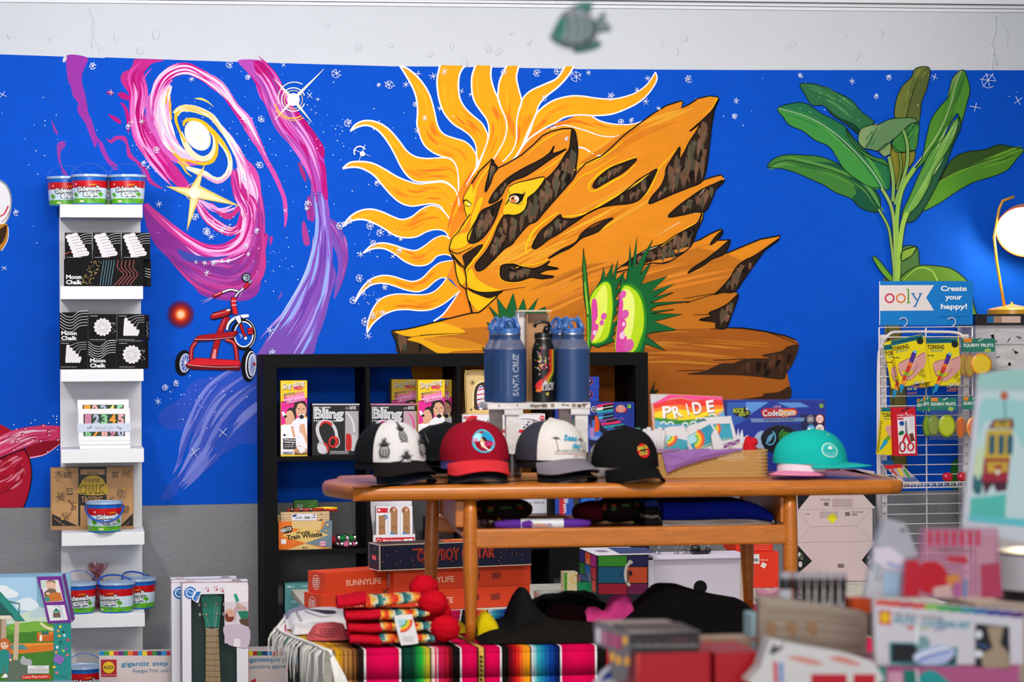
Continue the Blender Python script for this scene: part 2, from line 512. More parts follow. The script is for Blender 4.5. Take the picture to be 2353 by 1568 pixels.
# ---- galaxy
g = MB(); d = MD(g, 'A', 1)
d.p('#9a35a2', '605,105 785,125 770,200 740,280 740,360 765,450 785,560 800,640 830,700 850,780 880,850 920,890 950,960 990,1040 1050,1090 1055,1130 1030,1140 980,1090 940,1030 900,950 880,880 860,940 830,880 790,780 770,720 720,650 695,590 705,540 660,480 640,400 610,320 600,220')
d.p('#8a3a9c', '465,690 490,740 520,800 525,825 495,805 475,750'); d.p('#8f3a9c', '515,910 570,880 590,920 550,970 545,1040 560,1110 610,1180 570,1180 545,1110 520,1030')
d.p('#b8127a', '1085,530 1130,560 1165,640 1170,760 1150,800 1140,700 1120,600'); d.p('#b8127a', '975,640 1040,660 1090,700 1080,725 1020,690')
d.p('#b8127a', '960,430 1010,425 1025,460 970,460'); d.p('#b8127a', '1060,455 1110,440 1165,480 1160,510 1100,500')
d.p('#b02f8c', '950,850 990,870 1040,835 1130,840 1160,920 1190,1000 1260,1070 1330,1140 1370,1230 1470,1310 1360,1270 1290,1180 1230,1080 1150,1020 1130,900 1060,865 1000,900')
d.p('#c02a88', '1230,140 1480,150 1360,185 1300,260 1300,330 1330,480 1290,540 1300,620 1330,740 1400,850 1450,950 1530,1040 1620,1150 1700,1260 1740,1330 1690,1330 1600,1290 1500,1180 1420,1070 1340,990 1230,890 1270,830 1200,700 1180,600 1200,520 1140,420 1090,340 1100,270 1170,230 1200,180')
d.k = 2
arm = [(345, 142, 30), (312, 175, 44), (318, 215, 44), (314, 262, 32), (322, 310, 32), (345, 350, 34), (372, 385, 32), (400, 418, 26), (425, 440, 14)]
d.fr = None
d.hair(['#b0086c', '#e36fbf', '#d94aa6', '#c40f7d', '#eba2d8'], arm, 44, .9, 7, 3, 2)
d.k = 1; d.fr = None
d.vs('#d060b5', [(395, 182, 8), (372, 200, 22), (358, 235, 42), (362, 280, 54), (380, 325, 50), (405, 355, 36), (440, 372, 18), (470, 374, 4)], .08)
d.k = 2
d.vs('#cf4aa6', [(352, 280, 10), (356, 225, 22), (372, 185, 26), (400, 163, 26), (432, 158, 26), (464, 173, 22), (500, 196, 26), (522, 220, 20), (543, 250, 18), (563, 275, 26), (580, 306, 22), (600, 343, 14), (612, 368, 11), (630, 401, 11), (645, 434, 10), (654, 460, 10), (657, 498, 8), (654, 522, 3)], .12, 3)
d.hair(['#f0b4de', '#e87cc8', '#c40f80', '#f6d4ec'], [(352, 280, 10), (356, 225, 22), (372, 185, 26), (400, 163, 26), (432, 158, 26), (464, 173, 22), (500, 196, 26), (522, 220, 20), (543, 250, 18), (563, 275, 26), (580, 306, 22), (600, 343, 12), (645, 434, 8)], 46, .9, 5, 4, 4)
d.k = 3
d.vs('#d9c0e0', [(392, 196, 8), (374, 225, 30), (372, 270, 38), (386, 315, 34), (408, 345, 24), (440, 362, 14), (468, 366, 5)], .06)
d.hair(['#f3e3ef', '#efc9dd', '#f6e7e0', '#e8a0cf'], [(392, 196, 8), (374, 225, 30), (372, 270, 38), (386, 315, 34), (408, 345, 24), (440, 362, 14)], 30, .9, 6, 5, 4)
d.k = 4
d.vs('#f0a93a', [(386, 200, 4), (385, 225, 14), (389, 255, 10), (394, 275, 3)], .1)
d.vs('#f0b75a', [(375, 305, 3), (395, 345, 6), (420, 372, 8), (440, 390, 8), (462, 405, 5)], .1)
d.fr = 'B'; d.k = 5
oc = [(10, 640, 60), (60, 590, 60), (150, 585, 64), (250, 615, 60), (340, 660, 50), (410, 750, 44), (480, 850, 40), (540, 950, 44)]
d.vs('#f2d98c', oc, .05)
d.k = 6; d.hair(['#fbf3df', '#f8ecd8', '#f6e4d0', '#f0c24a'], oc, 26, .9, 10, 6, 6)
d.k = 5
d.vs('#f3e0b8', [(60, 800, 30), (100, 900, 50), (160, 990, 54), (250, 1040, 50), (330, 1010, 50), (370, 930, 46), (360, 830, 40), (310, 760, 40)], .06)
d.vs('#f6e6c8', [(340, 800, 30), (420, 890, 40), (480, 980, 42), (505, 1070, 44), (490, 1160, 50), (430, 1225, 50), (350, 1220, 46), (270, 1170, 50), (170, 1140, 44), (110, 1120, 20)], .08)
d.k = 6
d.vs('#eda6c8', [(500, 1140, 10), (470, 1210, 26), (390, 1250, 30), (310, 1215, 26), (240, 1180, 10)], .1)
d.k = 7
d.vs('#edbb22', [(85, 745, 14), (100, 700, 32), (180, 685, 30), (270, 720, 34), (350, 800, 44), (430, 890, 36), (490, 980, 16), (505, 1060, 8)], .12)
d.vs('#edbb22', [(60, 590, 10), (20, 640, 26), (18, 700, 26), (50, 790, 22), (100, 890, 16)], .12)
d.vs('#ecb41c', [(0, 1000, 14), (60, 1040, 18), (150, 1060, 20), (260, 1085, 32), (350, 1050, 36), (385, 960, 26), (380, 870, 20), (350, 800, 14)], .12)
d.vs('#efc030', [(30, 1060, 8), (80, 1110, 20), (110, 1160, 14), (160, 1200, 5)], .12)
d.e('#f6f1df', 212, 832, 104, 146, -34, 28); d.k = 4; d.vs('#e9b6dc', [(420, 740, 20), (500, 850, 50), (560, 960, 70), (610, 1080, 90), (650, 1220, 130), (680, 1380, 170), (660, 1560, 120)], .08, 9); d.hair(['#f6dcec', '#f0a8d8', '#e070bc', '#fbeef2'], [(440, 780, 40), (540, 930, 70), (610, 1080, 100), (650, 1220, 140), (680, 1380, 180), (660, 1560, 140)], 40, .9, 10, 41, 5); d.p('#d34aa0', '530,880 590,930 640,1030 720,1110 770,1220 790,1400 810,1570 780,1500 740,1320 690,1180 640,1060')
d.k = 8; d.e('#fbf8ec', 212, 832, 88, 124, -34, 28); d.hair(['#f3e2b4', '#ffffff'], [(140, 740, 60), (215, 832, 90), (290, 930, 60)], 14, .9, 8, 3, 9)
d.k = 7; d.vs('#e8d36a', [(180, 498, 2), (240, 500, 20), (300, 525, 14), (355, 572, 2)])
# lower pink swoosh
d.fr = 'C'; d.k = 1
d.p('#8f3294', '190,380 130,250 105,60 250,190 430,310 560,400 700,410 830,350 890,260 920,150 900,60 880,-40 1010,-40 1050,60 1075,180 1050,300 1040,420 1050,560 1040,720 1010,790 950,830 860,845 700,830 560,790 490,700 400,610 310,510 240,440')
d.vs('#cc3d96', [(820, -200, 50), (850, -100, 90), (900, 0, 130), (950, 100, 150), (960, 230, 140), (910, 350, 130), (800, 420, 110), (650, 440, 80), (520, 400, 70), (400, 320, 60), (270, 220, 60), (120, 70, 40)], .06, 5)
d.k = 2
sw = [(820, -220, 60), (850, -110, 110), (890, 0, 150), (950, 100, 170), (955, 240, 170), (900, 380, 170), (760, 460, 150), (600, 450, 120), (460, 370, 90), (330, 270, 80), (160, 110, 50)]
d.hair(['#ee8fd0', '#f2b8e2', '#d83b98', '#c01d78', '#e66fbe', '#b02a8a'], sw, 70, .95, 20, 7, 3)
d.hair(['#b0459f', '#9a3f9f', '#c23a8a', '#7d3590', '#a02a80'], [(1030, 0, 60), (1030, 200, 90), (1010, 420, 140), (950, 600, 260), (800, 680, 300), (600, 640, 260), (430, 540, 160), (260, 400, 80)], 60, .9, 26, 8, 3)
d.k = 7
d.p('#3b4aa6', '370,425 430,445 520,475 640,492 790,480 680,515 560,528 450,520 400,480')
d.k = 3
d.vs('#c92c84', [(520, 20, 40), (560, 100, 60), (620, 180, 74), (710, 250, 84), (800, 285, 70), (870, 250, 60), (900, 160, 60), (930, 60, 60)], .08)
d.vs('#c0307f', [(640, 60, 20), (700, 120, 40), (780, 165, 50), (850, 120, 40), (900, 40, 50)], .1)
d.k = 4
d.hair(['#f0b0e0', '#e46abf', '#c0147a', '#f2d0ee'], [(520, 20, 40), (560, 100, 60), (620, 180, 74), (710, 250, 84), (800, 285, 70), (870, 250, 60), (900, 160, 60), (930, 60, 60)], 26, .9, 11, 9, 5)
d.hair(['#f3c8ea', '#e890d2'], [(540, 20, 40), (640, 90, 50), (720, 120, 40), (820, 90, 40), (880, 20, 40)], 16, .9, 12, 19, 5)
d.p('#b52a86', '1060,320 1085,300 1100,340 1070,460 1055,420'); d.p('#a53590', '1110,330 1140,320 1135,370 1115,405')
# right-hand arm
d.fr = 'B'; d.k = 1
d.p('#b54bb2', '580,150 640,240 720,320 750,430 780,500 840,550 890,600 870,640 890,700 960,760 1040,820 1080,900 1130,950 1140,1080 1200,1140 1230,1250 1240,1400 1270,1580 1395,1580 1380,1400 1370,1250 1360,1100 1340,1000 1350,940 1290,840 1200,720 1130,640 1000,560 985,480 960,360 880,260 815,160')
d.p('#a02a70', '1115,1070 1150,1110 1185,1180 1185,1250 1140,1170'); d.p('#a83a98', '1195,1440 1230,1400 1255,1500 1250,1580 1200,1580')
d.k = 2
d.p('#b30a70', '720,160 820,180 880,260 960,360 985,480 1000,560 940,540 900,450 860,420 800,300 740,260'); d.p('#b30a70', '1090,590 1180,690 1290,840 1350,940 1345,1040 1290,960 1230,830 1140,760 1100,790 1090,700')
d.p('#b5127a', '1310,1050 1360,1100 1375,1250 1385,1400 1340,1380 1320,1200'); d.p('#b5127a', '1130,840 1200,960 1220,1080 1170,1060 1140,940')
d.k = 3
ra = [(700, 170, 200), (840, 330, 220), (930, 520, 240), (1010, 700, 240), (1130, 860, 220), (1230, 1030, 180), (1300, 1250, 150), (1330, 1560, 120)]
d.hair(['#d66cc4', '#c04fb0', '#e79ad8', '#9a3f9f', '#c60f7f'], ra, 70, .9, 20, 10, 3)
d.fr = 'C'; d.k = 1
d.p('#7a4fb0', '1440,-20 1470,130 1480,260 1460,400 1440,520 1390,660 1340,760 1290,850 1200,970 1130,1080 1020,1260 960,1330 1400,1330 1500,1130 1560,970 1600,800 1640,680 1640,600 1600,520 1610,400 1650,470 1660,580 1640,700 1630,830 1700,680 1740,470 1730,400 1690,300 1600,180 1570,110 1540,-20')
d.p('#9a2f8c', '1410,30 1440,10 1470,190 1440,200 1415,120'); d.p('#a83a90', '1370,240 1395,210 1435,370 1420,400 1385,380'); d.p('#7a4fb8', '1175,840 1200,780 1215,770 1205,810')
d.k = 2
lo = [(1500, 0, 110), (1530, 200, 130), (1530, 420, 170), (1510, 600, 220), (1450, 800, 280), (1360, 1000, 320), (1250, 1160, 380), (1150, 1300, 420)]
d.hair(['#8f6cca', '#6f3fa8', '#a995e2', '#8a4fb5', '#7d5cc4', '#93a8ee'], lo, 90, .9, 24, 11, 3)
d.hair(['#b060b8', '#8a3f9f'], [(1600, 200, 60), (1680, 320, 80), (1710, 460, 60), (1690, 620, 50), (1640, 800, 20)], 16, .9, 18, 12, 3)
d.hair(['#b8b0f0', '#a8c8f8'], [(1470, 300, 20), (1450, 480, 20), (1370, 700, 24), (1240, 920, 30), (1120, 1110, 30), (1010, 1270, 30)], 18, .9, 10, 14, 4)
d.fr = None; d.k = 1
d.p('#2a50c0', '440,880 500,862 560,850 607,880 640,1010 560,1020 520,1040 470,1075 430,1100 400,1140 370,1150 385,1115 420,1075 460,1020 430,990 380,985 365,950 420,910')
d.k = 2
d.hair(['#5868c8', '#6d78d2', '#3f55be', '#7a86da'], [(600, 870, 120), (520, 930, 130), (470, 1010, 110), (430, 1080, 70), (385, 1140, 40)], 50, .9, 9, 15, 3)
# pale gold four-pointed star
d.k = 10
d.q('#e8c465', [(471, 377), (459, 427), (552, 474), (457, 457), (429, 533), (437, 455), (380, 428), (437, 432)])
d.k = 11
d.q('#f4dfa8', [(467, 390), (455, 431), (530, 468), (453, 453), (432, 518), (440, 451), (395, 431), (440, 436)])
d.k = 12; d.e('#f7ecd0', 447, 443, 13, 13); d.ring('#f3d9a0', 446, 442, 20, 1.2, a0=100, a1=330)
# white ringed star
d.k = 11
for q in ((744, 159), (716, 281), (630, 182), (631, 276)): d.s('#f5ecd8', [(674, 229), ((674+q[0])/2, (229+q[1])/2), q], 8, 1, sm=False)
d.ring('#e9c44a', 674, 229, 48, 1.6, a0=150, a1=60); d.ring('#f6ead0', 676, 226, 37, 2.2, a0=160, a1=300); d.ring('#f0c040', 672, 232, 40, 3, a0=60, a1=170)
d.ring('#f7f2e2', 674, 229, 27, 2.4, a0=20, a1=340); d.ring('#f0d070', 674, 229, 21, 1.6)
d.k = 12; d.e('#fdfaf0', 674, 229, 14.5)
# red glowing star
for i, (r_, c_) in enumerate(((33, '#26399c'), (29, '#4a2358'), (24, '#7d1a2c'), (19, '#a8281f'), (14.5, '#d5491f'), (11, '#ee8a4a'), (7.5, '#f7c9a0'))):
 d.k = 3 + i; d.e(c_, 415, 723, r_, r_*1.03)
d.k = 1
g.build('painted_galaxy', mural)
# ---- sun flames
g = MB(); d = MD(g, 'D', 1)
FL = [  # upper/left edge, lower/right edge, in frame coordinates
 ('D', '600,40 650,120 710,230 740,330 745,430 740,520 760,600 800,690 870,750 950,785 1020,805 1060,860 1080,960 1082,1060', '610,40 680,75 770,160 840,270 880,400 910,530 960,600 1050,635 1130,660 1190,710 1228,780 1240,850'),
 ('D', '930,35 905,150 910,250 930,350 970,440 1040,520 1120,570 1180,620 1220,690 1228,770 1225,880', '1130,40 1090,110 1080,200 1090,300 1130,380 1200,450 1270,510 1310,580 1320,640 1290,740 1240,870'),
 ('D', '1220,35 1190,130 1190,240 1210,330 1260,410 1310,480 1330,560 1320,650 1280,760 1220,880 1150,1010', '1350,40 1345,130 1370,230 1405,310 1430,390 1465,470 1475,560 1450,660 1390,770 1360,820'),
 ('D', '1475,40 1430,130 1410,200 1405,310 1430,390 1465,470 1475,560 1450,660 1390,770', '1575,40 1555,130 1570,220 1597,335 1570,420 1555,520 1555,640 1520,740 1440,830'),
 ('D', '1950,45 1890,140 1790,190 1680,240 1620,290 1597,335 1570,420 1555,520 1555,640 1520,740 1440,830', '2025,45 1980,120 1900,210 1800,290 1740,360 1715,430 1690,500 1660,590 1610,690 1550,780 1500,835'),
 ('E', '705,360 760,310 830,270 930,245 1020,245 1120,260 1220,265 1310,250 1400,215 1470,160 1525,78', '540,700 600,600 650,540 720,490 770,460 830,430 900,390 1000,375 1100,380 1220,370 1330,330 1420,280 1490,210 1535,130 1525,78'),
 ('D', '195,577 240,520 320,490 420,505 510,560 590,650 660,740 730,785 820,800 920,795 1000,800 1050,840 1075,920 1080,1070', '195,577 260,540 340,530 420,570 490,650 550,750 610,870 670,950 740,990 850,990 960,985 1040,1040 1075,1110 1090,1210'),
 ('D', '132,882 190,835 280,825 380,840 480,890 580,950 680,990 760,1008 850,1000 960,995 1040,1045 1075,1110 1090,1210', '132,882 230,870 310,890 390,940 450,1010 520,1090 600,1160 690,1190 780,1180 860,1170 930,1190 975,1250 1020,1310'),
 ('D', '128,1362 190,1280 270,1230 360,1215 450,1235 540,1275 620,1300 700,1275 770,1220 850,1185 920,1200 975,1250 1020,1310', '128,1362 210,1310 300,1300 390,1330 480,1380 560,1430 650,1450 740,1440 820,1400 900,1382 970,1400 1003,1460'),
 ('F', '208,462 280,395 380,375 480,395 570,425 660,440 740,400 820,340 900,310 965,335', '208,462 290,425 390,425 480,470 560,530 650,570 740,570 800,540 850,490 920,475 975,490'),
 ('F', '135,888 180,790 260,700 360,660 460,665 560,695 640,710 720,680 800,600 880,545 1000,525', '135,888 200,800 280,740 380,725 480,750 580,785 680,800 760,770 830,710 890,678 935,685'),
 ('F', '240,1158 245,1080 280,970 340,880 420,835 520,820 640,825 740,825 820,800 880,750 935,680', '240,1158 290,1080 370,1010 470,965 580,955 700,965 800,955 900,910 980,850 1050,790'),
]
d.k = 1
d.p('#ee8a1c', '1040,830 1225,800 1300,660 1400,420 1590,430 1700,480 1800,560 2100,420 2160,900 1500,1100 1100,1700 1000,1450 930,1230 960,1180 1010,1040', False)
d.fr = 'F'; d.p('#ee861c', '940,330 1000,60 1150,100 1180,900 1150,990 1010,1025 880,1030 970,910 1048,792 980,700 940,680 1000,525 960,490', False)
d.fr = 'E'; d.p('#f0a020', '770,490 880,440 1000,378 1085,385 1150,420 1250,440 1350,440 1430,420 1495,388 1500,480 1150,700 960,760 900,560', False)
d.k = 3; d.p('#ee9a1c', '975,560 1100,540 1250,560 1300,520 1100,720 960,800', False)
d.k = 5
for i, c_ in (('800,470 880,445 960,460 1060,490 1150,520 1240,525 1325,500', 9), ('980,597 1040,610 1100,650 1170,660', 13), ('1085,385 1150,420 1250,440 1350,440 1430,420 1495,385', 10)):
 d.s('#f2eef4', i, c_, c_*.7)
d.k = 4; d.hair(['#f4b023', '#e87a1a'], [(820, 450, 30), (960, 420, 40), (1100, 450, 70), (1250, 480, 70), (1400, 440, 40)], 14, .9, 14, 21, 4)
for fi, (f_, a_, b_) in enumerate(FL):
 d.fr = f_; A_ = pts2(a_); B_ = pts2(b_)
 if f_ == 'E': A_ = [(545, 690), (600, 590), (650, 470), (690, 390)] + A_
 ac = crom(A_, False, 5); bc = crom(B_, False, 5)
 d.k = 2
 outline = ac + (bc[::-1] if fi != 5 else bc[::-1])
 if fi == 5: outline = ac + bc[::-1]
 d.p('#f2a515', outline, False)
 # streaks of deeper orange along the flame
 d.k = 3
 m = 11
 mid = []
 def atl(Q, t):
  x = t*(len(Q)-1); i = min(int(x), len(Q)-2); f = x-i
  return (Q[i][0]*(1-f)+Q[i+1][0]*f, Q[i][1]*(1-f)+Q[i+1][1]*f)
 for j in range(m):
  p_ = atl(ac, j/(m-1)); q_ = atl(bc, j/(m-1))
  mid.append(((p_[0]+q_[0])/2, (p_[1]+q_[1])/2, max(3, math.hypot(p_[0]-q_[0], p_[1]-q_[1]))))
 root = mid[4:-1] if f_ != 'E' else mid[0:7]
 d.hair(['#ec8a18', '#e8761c', '#f0981a'], root, 8, .6, 16, 30+fi, 3)
 d.hair(['#f6b322'], mid[1:6], 3, .5, 12, 50+fi, 3)
 d.k = 8
 d.s('#f4f0f5', A_, 15 if f_ != 'E' else 12, 9); d.k = 9; d.s('#f4f0f5', B_, 15 if f_ != 'E' else 12, 9)
d.k = 8; d.fr = 'F'; d.s('#f4f0f5', '820,1058 900,1000 970,910 1010,850 1048,790', 17, 8)
d.fr = 'D'; d.s('#f4f0f5', '1240,870 1190,940 1145,1020', 14, 5)
d.k = 10; d.hair(['#e9701c', '#f08c20', '#dd6a18'], [(1000, 1420, 60), (1060, 1250, 110), (1130, 1100, 120), (1200, 960, 100), (1290, 820, 70)], 20, .9, 14, 77, 10)
g.build('painted_sun', mural)
# ---- lion rock
g = MB(); d = MD(g, 'E', 12)
BK = '#120d0a'; OR = '#e2891d'; DK = '#2a1c12'; YE = '#f2bd12'; BR = '#b0641a'
def FG(s, fr):  # convert a point list from one frame into E
 x0, y0, f = FR[fr]; return [((x0 + a/f - 1000)*3.0157, (y0 + b/f - 140)*3.0157) for a, b in pts2(s)]
sil = pts2('250,850 300,770 350,720 390,680 410,715 430,745 500,710 600,650 680,580 740,520 800,490 880,470 945,470 965,490 975,530 985,620 975,720 968,790 1040,710 1150,660 1220,600 1290,530 1340,490 1420,430 1500,370 1600,310 1700,278 1716,285 1700,330 1760,300 1820,260 1900,245 1950,250 1965,262 1935,330 1915,430 1900,560 1885,690 1862,790 1852,828 1900,810 1980,790 2002,822 1990,850 1940,890 1910,970 1870,1040 1858,1048 1850,1100 1810,1180 1762,1268 1830,1240 1900,1200 1980,1165 1988,1178 1950,1245 2040,1240 2035,1270 2000,1320')
sil += FG('1130,500 1250,450 1370,400 1515,373 1500,405 1400,480 1320,590 1250,690 1190,770 1215,785 1200,850 1170,930 1130,1025 1250,1028 1400,1050 1540,1080 1620,1110 1645,1140 1640,1180 1600,1280 1560,1340 1530,1390 1570,1420 1582,1440 1560,1530 1545,1600 1400,2200 -900,2200 -1100,1300', 'G')
sil += FG('530,1345 490,1230 458,1155 470,1140 560,1130 700,1100 850,1060 1000,1020 1150,985 1140,940 1110,830 1100,780', 'F')
sil += pts2('185,1560 150,1510 135,1440 130,1390 110,1340 95,1310 105,1240 130,1200 190,1140 222,1085 205,1040 195,955 205,925')
d.p(OR, sil, False)
d.k = 13
# browner lower mesa
d.p('#bf6f1c', FG('-250,1000 -100,850 150,720 330,640 480,600 690,570 880,450 1130,500 1330,590 1190,770 1215,785 1130,1025 1400,1050 1645,1140 1560,1340 1582,1440 1545,1600 1400,2200 -900,2200 -1100,1300', 'G') + FG('530,1345 490,1230 600,1190 700,1160 900,1130', 'F'), False)
d.p('#a3581a', FG('560,1060 750,1035 1000,1030 1250,1028 1400,1050 1540,1080 1620,1110 1645,1140 1640,1180 1560,1340 1582,1440 1545,1600 1400,2200 -100,2200 100,1400', 'G'), False)
d.k = 14
d.hair(['#e08a2a', '#c97820', '#b5681c', '#d98026'], [(q[0], q[1], 330) for q in FG('-200,900 200,720 550,640 900,560 1300,480', 'G')], 46, .9, 26, 80, 14)
d.hair(['#e59a2a', '#f0a92c', '#d67a18'], [(360, 1450, 200), (620, 1330, 220), (900, 1180, 240), (1250, 1000, 240), (1600, 800, 200)], 40, .8, 22, 81, 14)
d.hair(['#c27a28', '#9a5418', '#b5681f'], [(q[0], q[1], 300) for q in FG('-300,1150 200,1180 700,1150 1200,1180 1500,1200', 'G')], 34, .9, 18, 82, 14)
d.hair(['#e8a22a', '#d67a18', '#d8801c'], [(1000, 720, 60), (1200, 610, 110), (1450, 470, 130), (1700, 370, 130), (1880, 290, 70)], 20, .9, 22, 83, 14)
d.k = 17
cav = ['395,685 410,715 430,745 400,790 380,850 345,910 350,860 365,800 380,730',
 '370,985 400,920 450,860 520,800 620,740 720,690 790,640 822,590 810,640 860,630 905,612 800,680 700,750 620,800 540,830 490,870 460,930 420,972',
 '945,480 965,490 975,530 985,620 975,720 965,800 900,880 830,960 760,1040 700,1110 640,1140 560,1230 530,1270 480,1300 430,1350 380,1400 330,1445 290,1455 275,1420 300,1380 350,1320 400,1230 430,1150 470,1080 490,1068 560,1072 610,1042 640,990 640,950 700,900 755,830 800,790 850,730 900,650 930,600',
 '225,1210 240,1180 280,1110 320,1040 380,1010 450,972 462,960 440,1020 420,1080 390,1140 350,1200 310,1240 260,1266 225,1250',
 '1090,870 1110,830 1150,790 1220,740 1300,710 1392,680 1350,730 1290,780 1220,820 1150,860 1110,882',
 '670,1290 690,1240 730,1180 800,1120 862,1068 880,1092 950,1095 1020,1075 1100,1035 1160,1005 1250,950 1330,890 1400,830 1480,780 1532,750 1520,790 1490,850 1450,920 1400,970 1330,990 1230,1000 1130,1020 1050,1060 980,1110 920,1150 850,1200 780,1240 730,1280 690,1302',
 '1958,270 1930,330 1915,430 1900,560 1885,690 1850,830 1750,880 1650,920 1560,960 1480,990 1500,940 1560,870 1590,800 1600,740 1650,660 1692,598 1690,680 1720,640 1760,560 1800,500 1832,440 1760,490 1850,410 1920,340',
 '1992,830 1940,890 1910,970 1870,1040 1790,1050 1700,1070 1610,1080 1680,1010 1760,950 1850,890 1940,850',
 '450,1440 470,1415 540,1410 600,1430 680,1440 740,1420 792,1388 770,1420 852,1440 770,1450 720,1480 822,1495 740,1510 660,1500 580,1525 500,1525 455,1500',
 '970,1260 1010,1200 1070,1150 1140,1115 1230,1090 1180,1130 1130,1180 1060,1210 1010,1230 940,1290 860,1330 780,1370 870,1310']
for c_ in cav: d.p(DK, c_)
cavG = ['960,210 930,320 880,450 760,540 690,570 600,570 480,600 340,635 420,570 520,500 600,460 690,430 760,380 850,330 930,280',
 '1105,335 1090,385 1020,440 1040,400', '1160,405 1120,500 1030,540 960,590 860,640 900,600 990,540 1080,470',
 '1505,395 1400,480 1320,590 1250,690 1190,770 1100,775 1050,790 1100,740 1160,670 1200,600 1260,550 1340,510',
 '1215,790 1200,850 1170,930 1130,1025 1060,1025 1050,985 940,970 1022,945 1010,920 1080,890 1150,850']
for c_ in cavG: d.p(DK, FG(c_, 'G'))
for c_ in ['1645,1150 1600,1280 1560,1340 1530,1390 1380,1375 1200,1360 858,1355 980,1330 1090,1280 1180,1275 1270,1245 1450,1240 1380,1220 1520,1190 1560,1160', '1580,1440 1560,1535 1240,1535 1380,1510 1400,1490 1500,1480']:
 d.p('#3a2415', FG(c_, 'G'))
d.p(DK, FG('1070,490 1100,460 1150,430 1200,400 1250,383 1245,410 1220,470 1170,500 1140,560 1120,610 1105,640 1090,590 1080,540', 'F'))
d.p('#3c2a1a', FG('475,1150 600,1190 700,1230 880,1290 1080,1292 900,1320 870,1345 530,1345 490,1230', 'F'))
d.p('#241710', FG('1115,770 1200,800 1300,806 1425,788 1380,830 1300,862 1200,832', 'F'))
d.k = 18
# facets in the dark rock
rr = random.Random(3)
def facet(P, n, cols, seed):
 P = pts2(P) if isinstance(P, str) else P
 r2 = random.Random(seed); xs = [q[0] for q in P]; ys = [q[1] for q in P]
 def inside(x, y):
  c = False; j = len(P)-1
  for i in range(len(P)):
   if (P[i][1] > y) != (P[j][1] > y) and x < (P[j][0]-P[i][0])*(y-P[i][1])/(P[j][1]-P[i][1])+P[i][0]: c = not c
   j = i
  return c
 t = 0
 while n and t < 2500:
  t += 1
  x = r2.uniform(min(xs), max(xs)); y = r2.uniform(min(ys), max(ys)); h = r2.choice((60, 90, 130, 170)); w_ = r2.uniform(16, 32); sk = r2.uniform(-22, 4)
  Q = [(x, y-h/2), (x+w_, y-h/2+h*.18), (x+w_*.8+sk, y+h*.2), (x+w_*.35+sk, y+h/2), (x-w_*.2+sk*.5, y-h*.05)]
  if all(inside(*q) for q in Q):
   d.k = 18 + n % 3
   d.p(cols[n % len(cols)], Q, False); n -= 1
FC = ['#6a4c38', '#55503c', '#775641', '#5d4634', '#4a4636', '#6a4c38', '#150e08']
for i_, n_ in ((2, 60), (6, 60), (5, 24), (3, 14), (7, 16), (8, 9), (1, 12), (4, 8), (9, 6), (0, 4)): facet(cav[i_], n_, FC, i_+1)
facet(FG(cavG[0], 'G'), 30, FC, 8); facet(FG(cavG[3], 'G'), 14, FC, 9); facet(FG(cavG[4], 'G'), 12, FC, 10)
facet(FG('475,1150 600,1190 700,1230 880,1290 870,1345 530,1345 490,1230', 'F'), 8, ['#7a5340', '#3f4a35', '#6a4a3a', '#15100a'], 11)
facet(FG('1645,1150 1600,1280 1530,1390 1200,1360 980,1330 1180,1275', 'G'), 14, ['#4a2d1b', '#56351f', '#1a0f08'], 12)
d.k = 21
for c_ in cav: d.s(BK, c_, 9, closed=True)
for c_ in cavG: d.s(BK, FG(c_, 'G'), 8, closed=True)
d.s(BK, FG('1115,770 1200,800 1300,806 1425,788 1620,758', 'F'), 10, 2)
# highlights
d.k = 20
for P, w_ in (('108,1300 115,1240 150,1190 200,1140 235,1060 262,960 285,870 330,790 385,720', 24), ('120,1320 200,1310 260,1270 330,1270', 9),
 ('1075,910 1060,870 1085,830 1150,770 1230,725 1390,665', 16), ('1075,905 1130,895 1230,835 1320,785 1380,720', 14),
 ('880,1078 960,1075 1060,1050 1160,985 1270,925 1400,845 1530,740', 16), ('1380,985 1450,935 1500,860 1540,760 1600,690 1680,605', 12),
 ('640,1340 625,1300 650,1230 690,1170 760,1110 850,1050', 20), ('250,1540 225,1500 215,1450 260,1390 300,1340 360,1250 420,1130 460,1060', 16),
 ('960,760 1060,700 1150,670 1300,560', 14), ('1800,265 1890,252 1945,258 1920,320 1850,380', 9), ('1260,660 1100,760 1000,810 900,930', 10),
 ('500,1400 620,1420 740,1395 800,1360 880,1330', 10), ('445,1440 440,1490 470,1530 560,1540 680,1515', 8), ('1850,1050 1840,1100 1740,1160 1640,1230 1560,1290', 8),
 ('640,645 740,560 850,500 930,485', 12), ('690,790 780,740 860,680 900,625', 10), ('1100,1200 1200,1140 1260,1100', 10)):
 d.s(YE, P, w_*.5, w_*.4, mid=w_)
d.k = 19
d.p(YE, '230,1180 250,1080 300,960 330,960 280,1100 250,1180 220,1270 170,1300 110,1300 120,1240 170,1200')
d.p('#f0c418', '205,930 250,850 262,960 262,1020 225,1085 205,1040 198,960')
d.p(YE, FG('1115,795 1200,825 1300,858 1375,835 1300,905 1210,965 1170,930 1130,880', 'F')); d.p(YE, FG('1010,560 1050,590 1095,680 1090,720 1040,740 1010,650', 'F'))
d.p(YE, FG('1110,640 1150,600 1200,690 1320,760 1420,790 1300,800 1200,795 1120,750', 'F'))
d.p('#f0b01a', FG('480,1150 560,1130 750,1090 900,1070 1100,1150 900,1165 780,1170 600,1190', 'F')); d.p('#eaa818', FG('590,1215 760,1180 1110,1165 800,1200 900,1260 1100,1285 1300,1300 1000,1320 880,1345 700,1250', 'F'))
d.p('#d68a20', FG('740,1205 1000,1200 1300,1290 950,1290 800,1240', 'F'))
for P in ('700,1180 1000,1165 1120,1163',): d.s(BK, FG(P, 'F'), 5, 1)
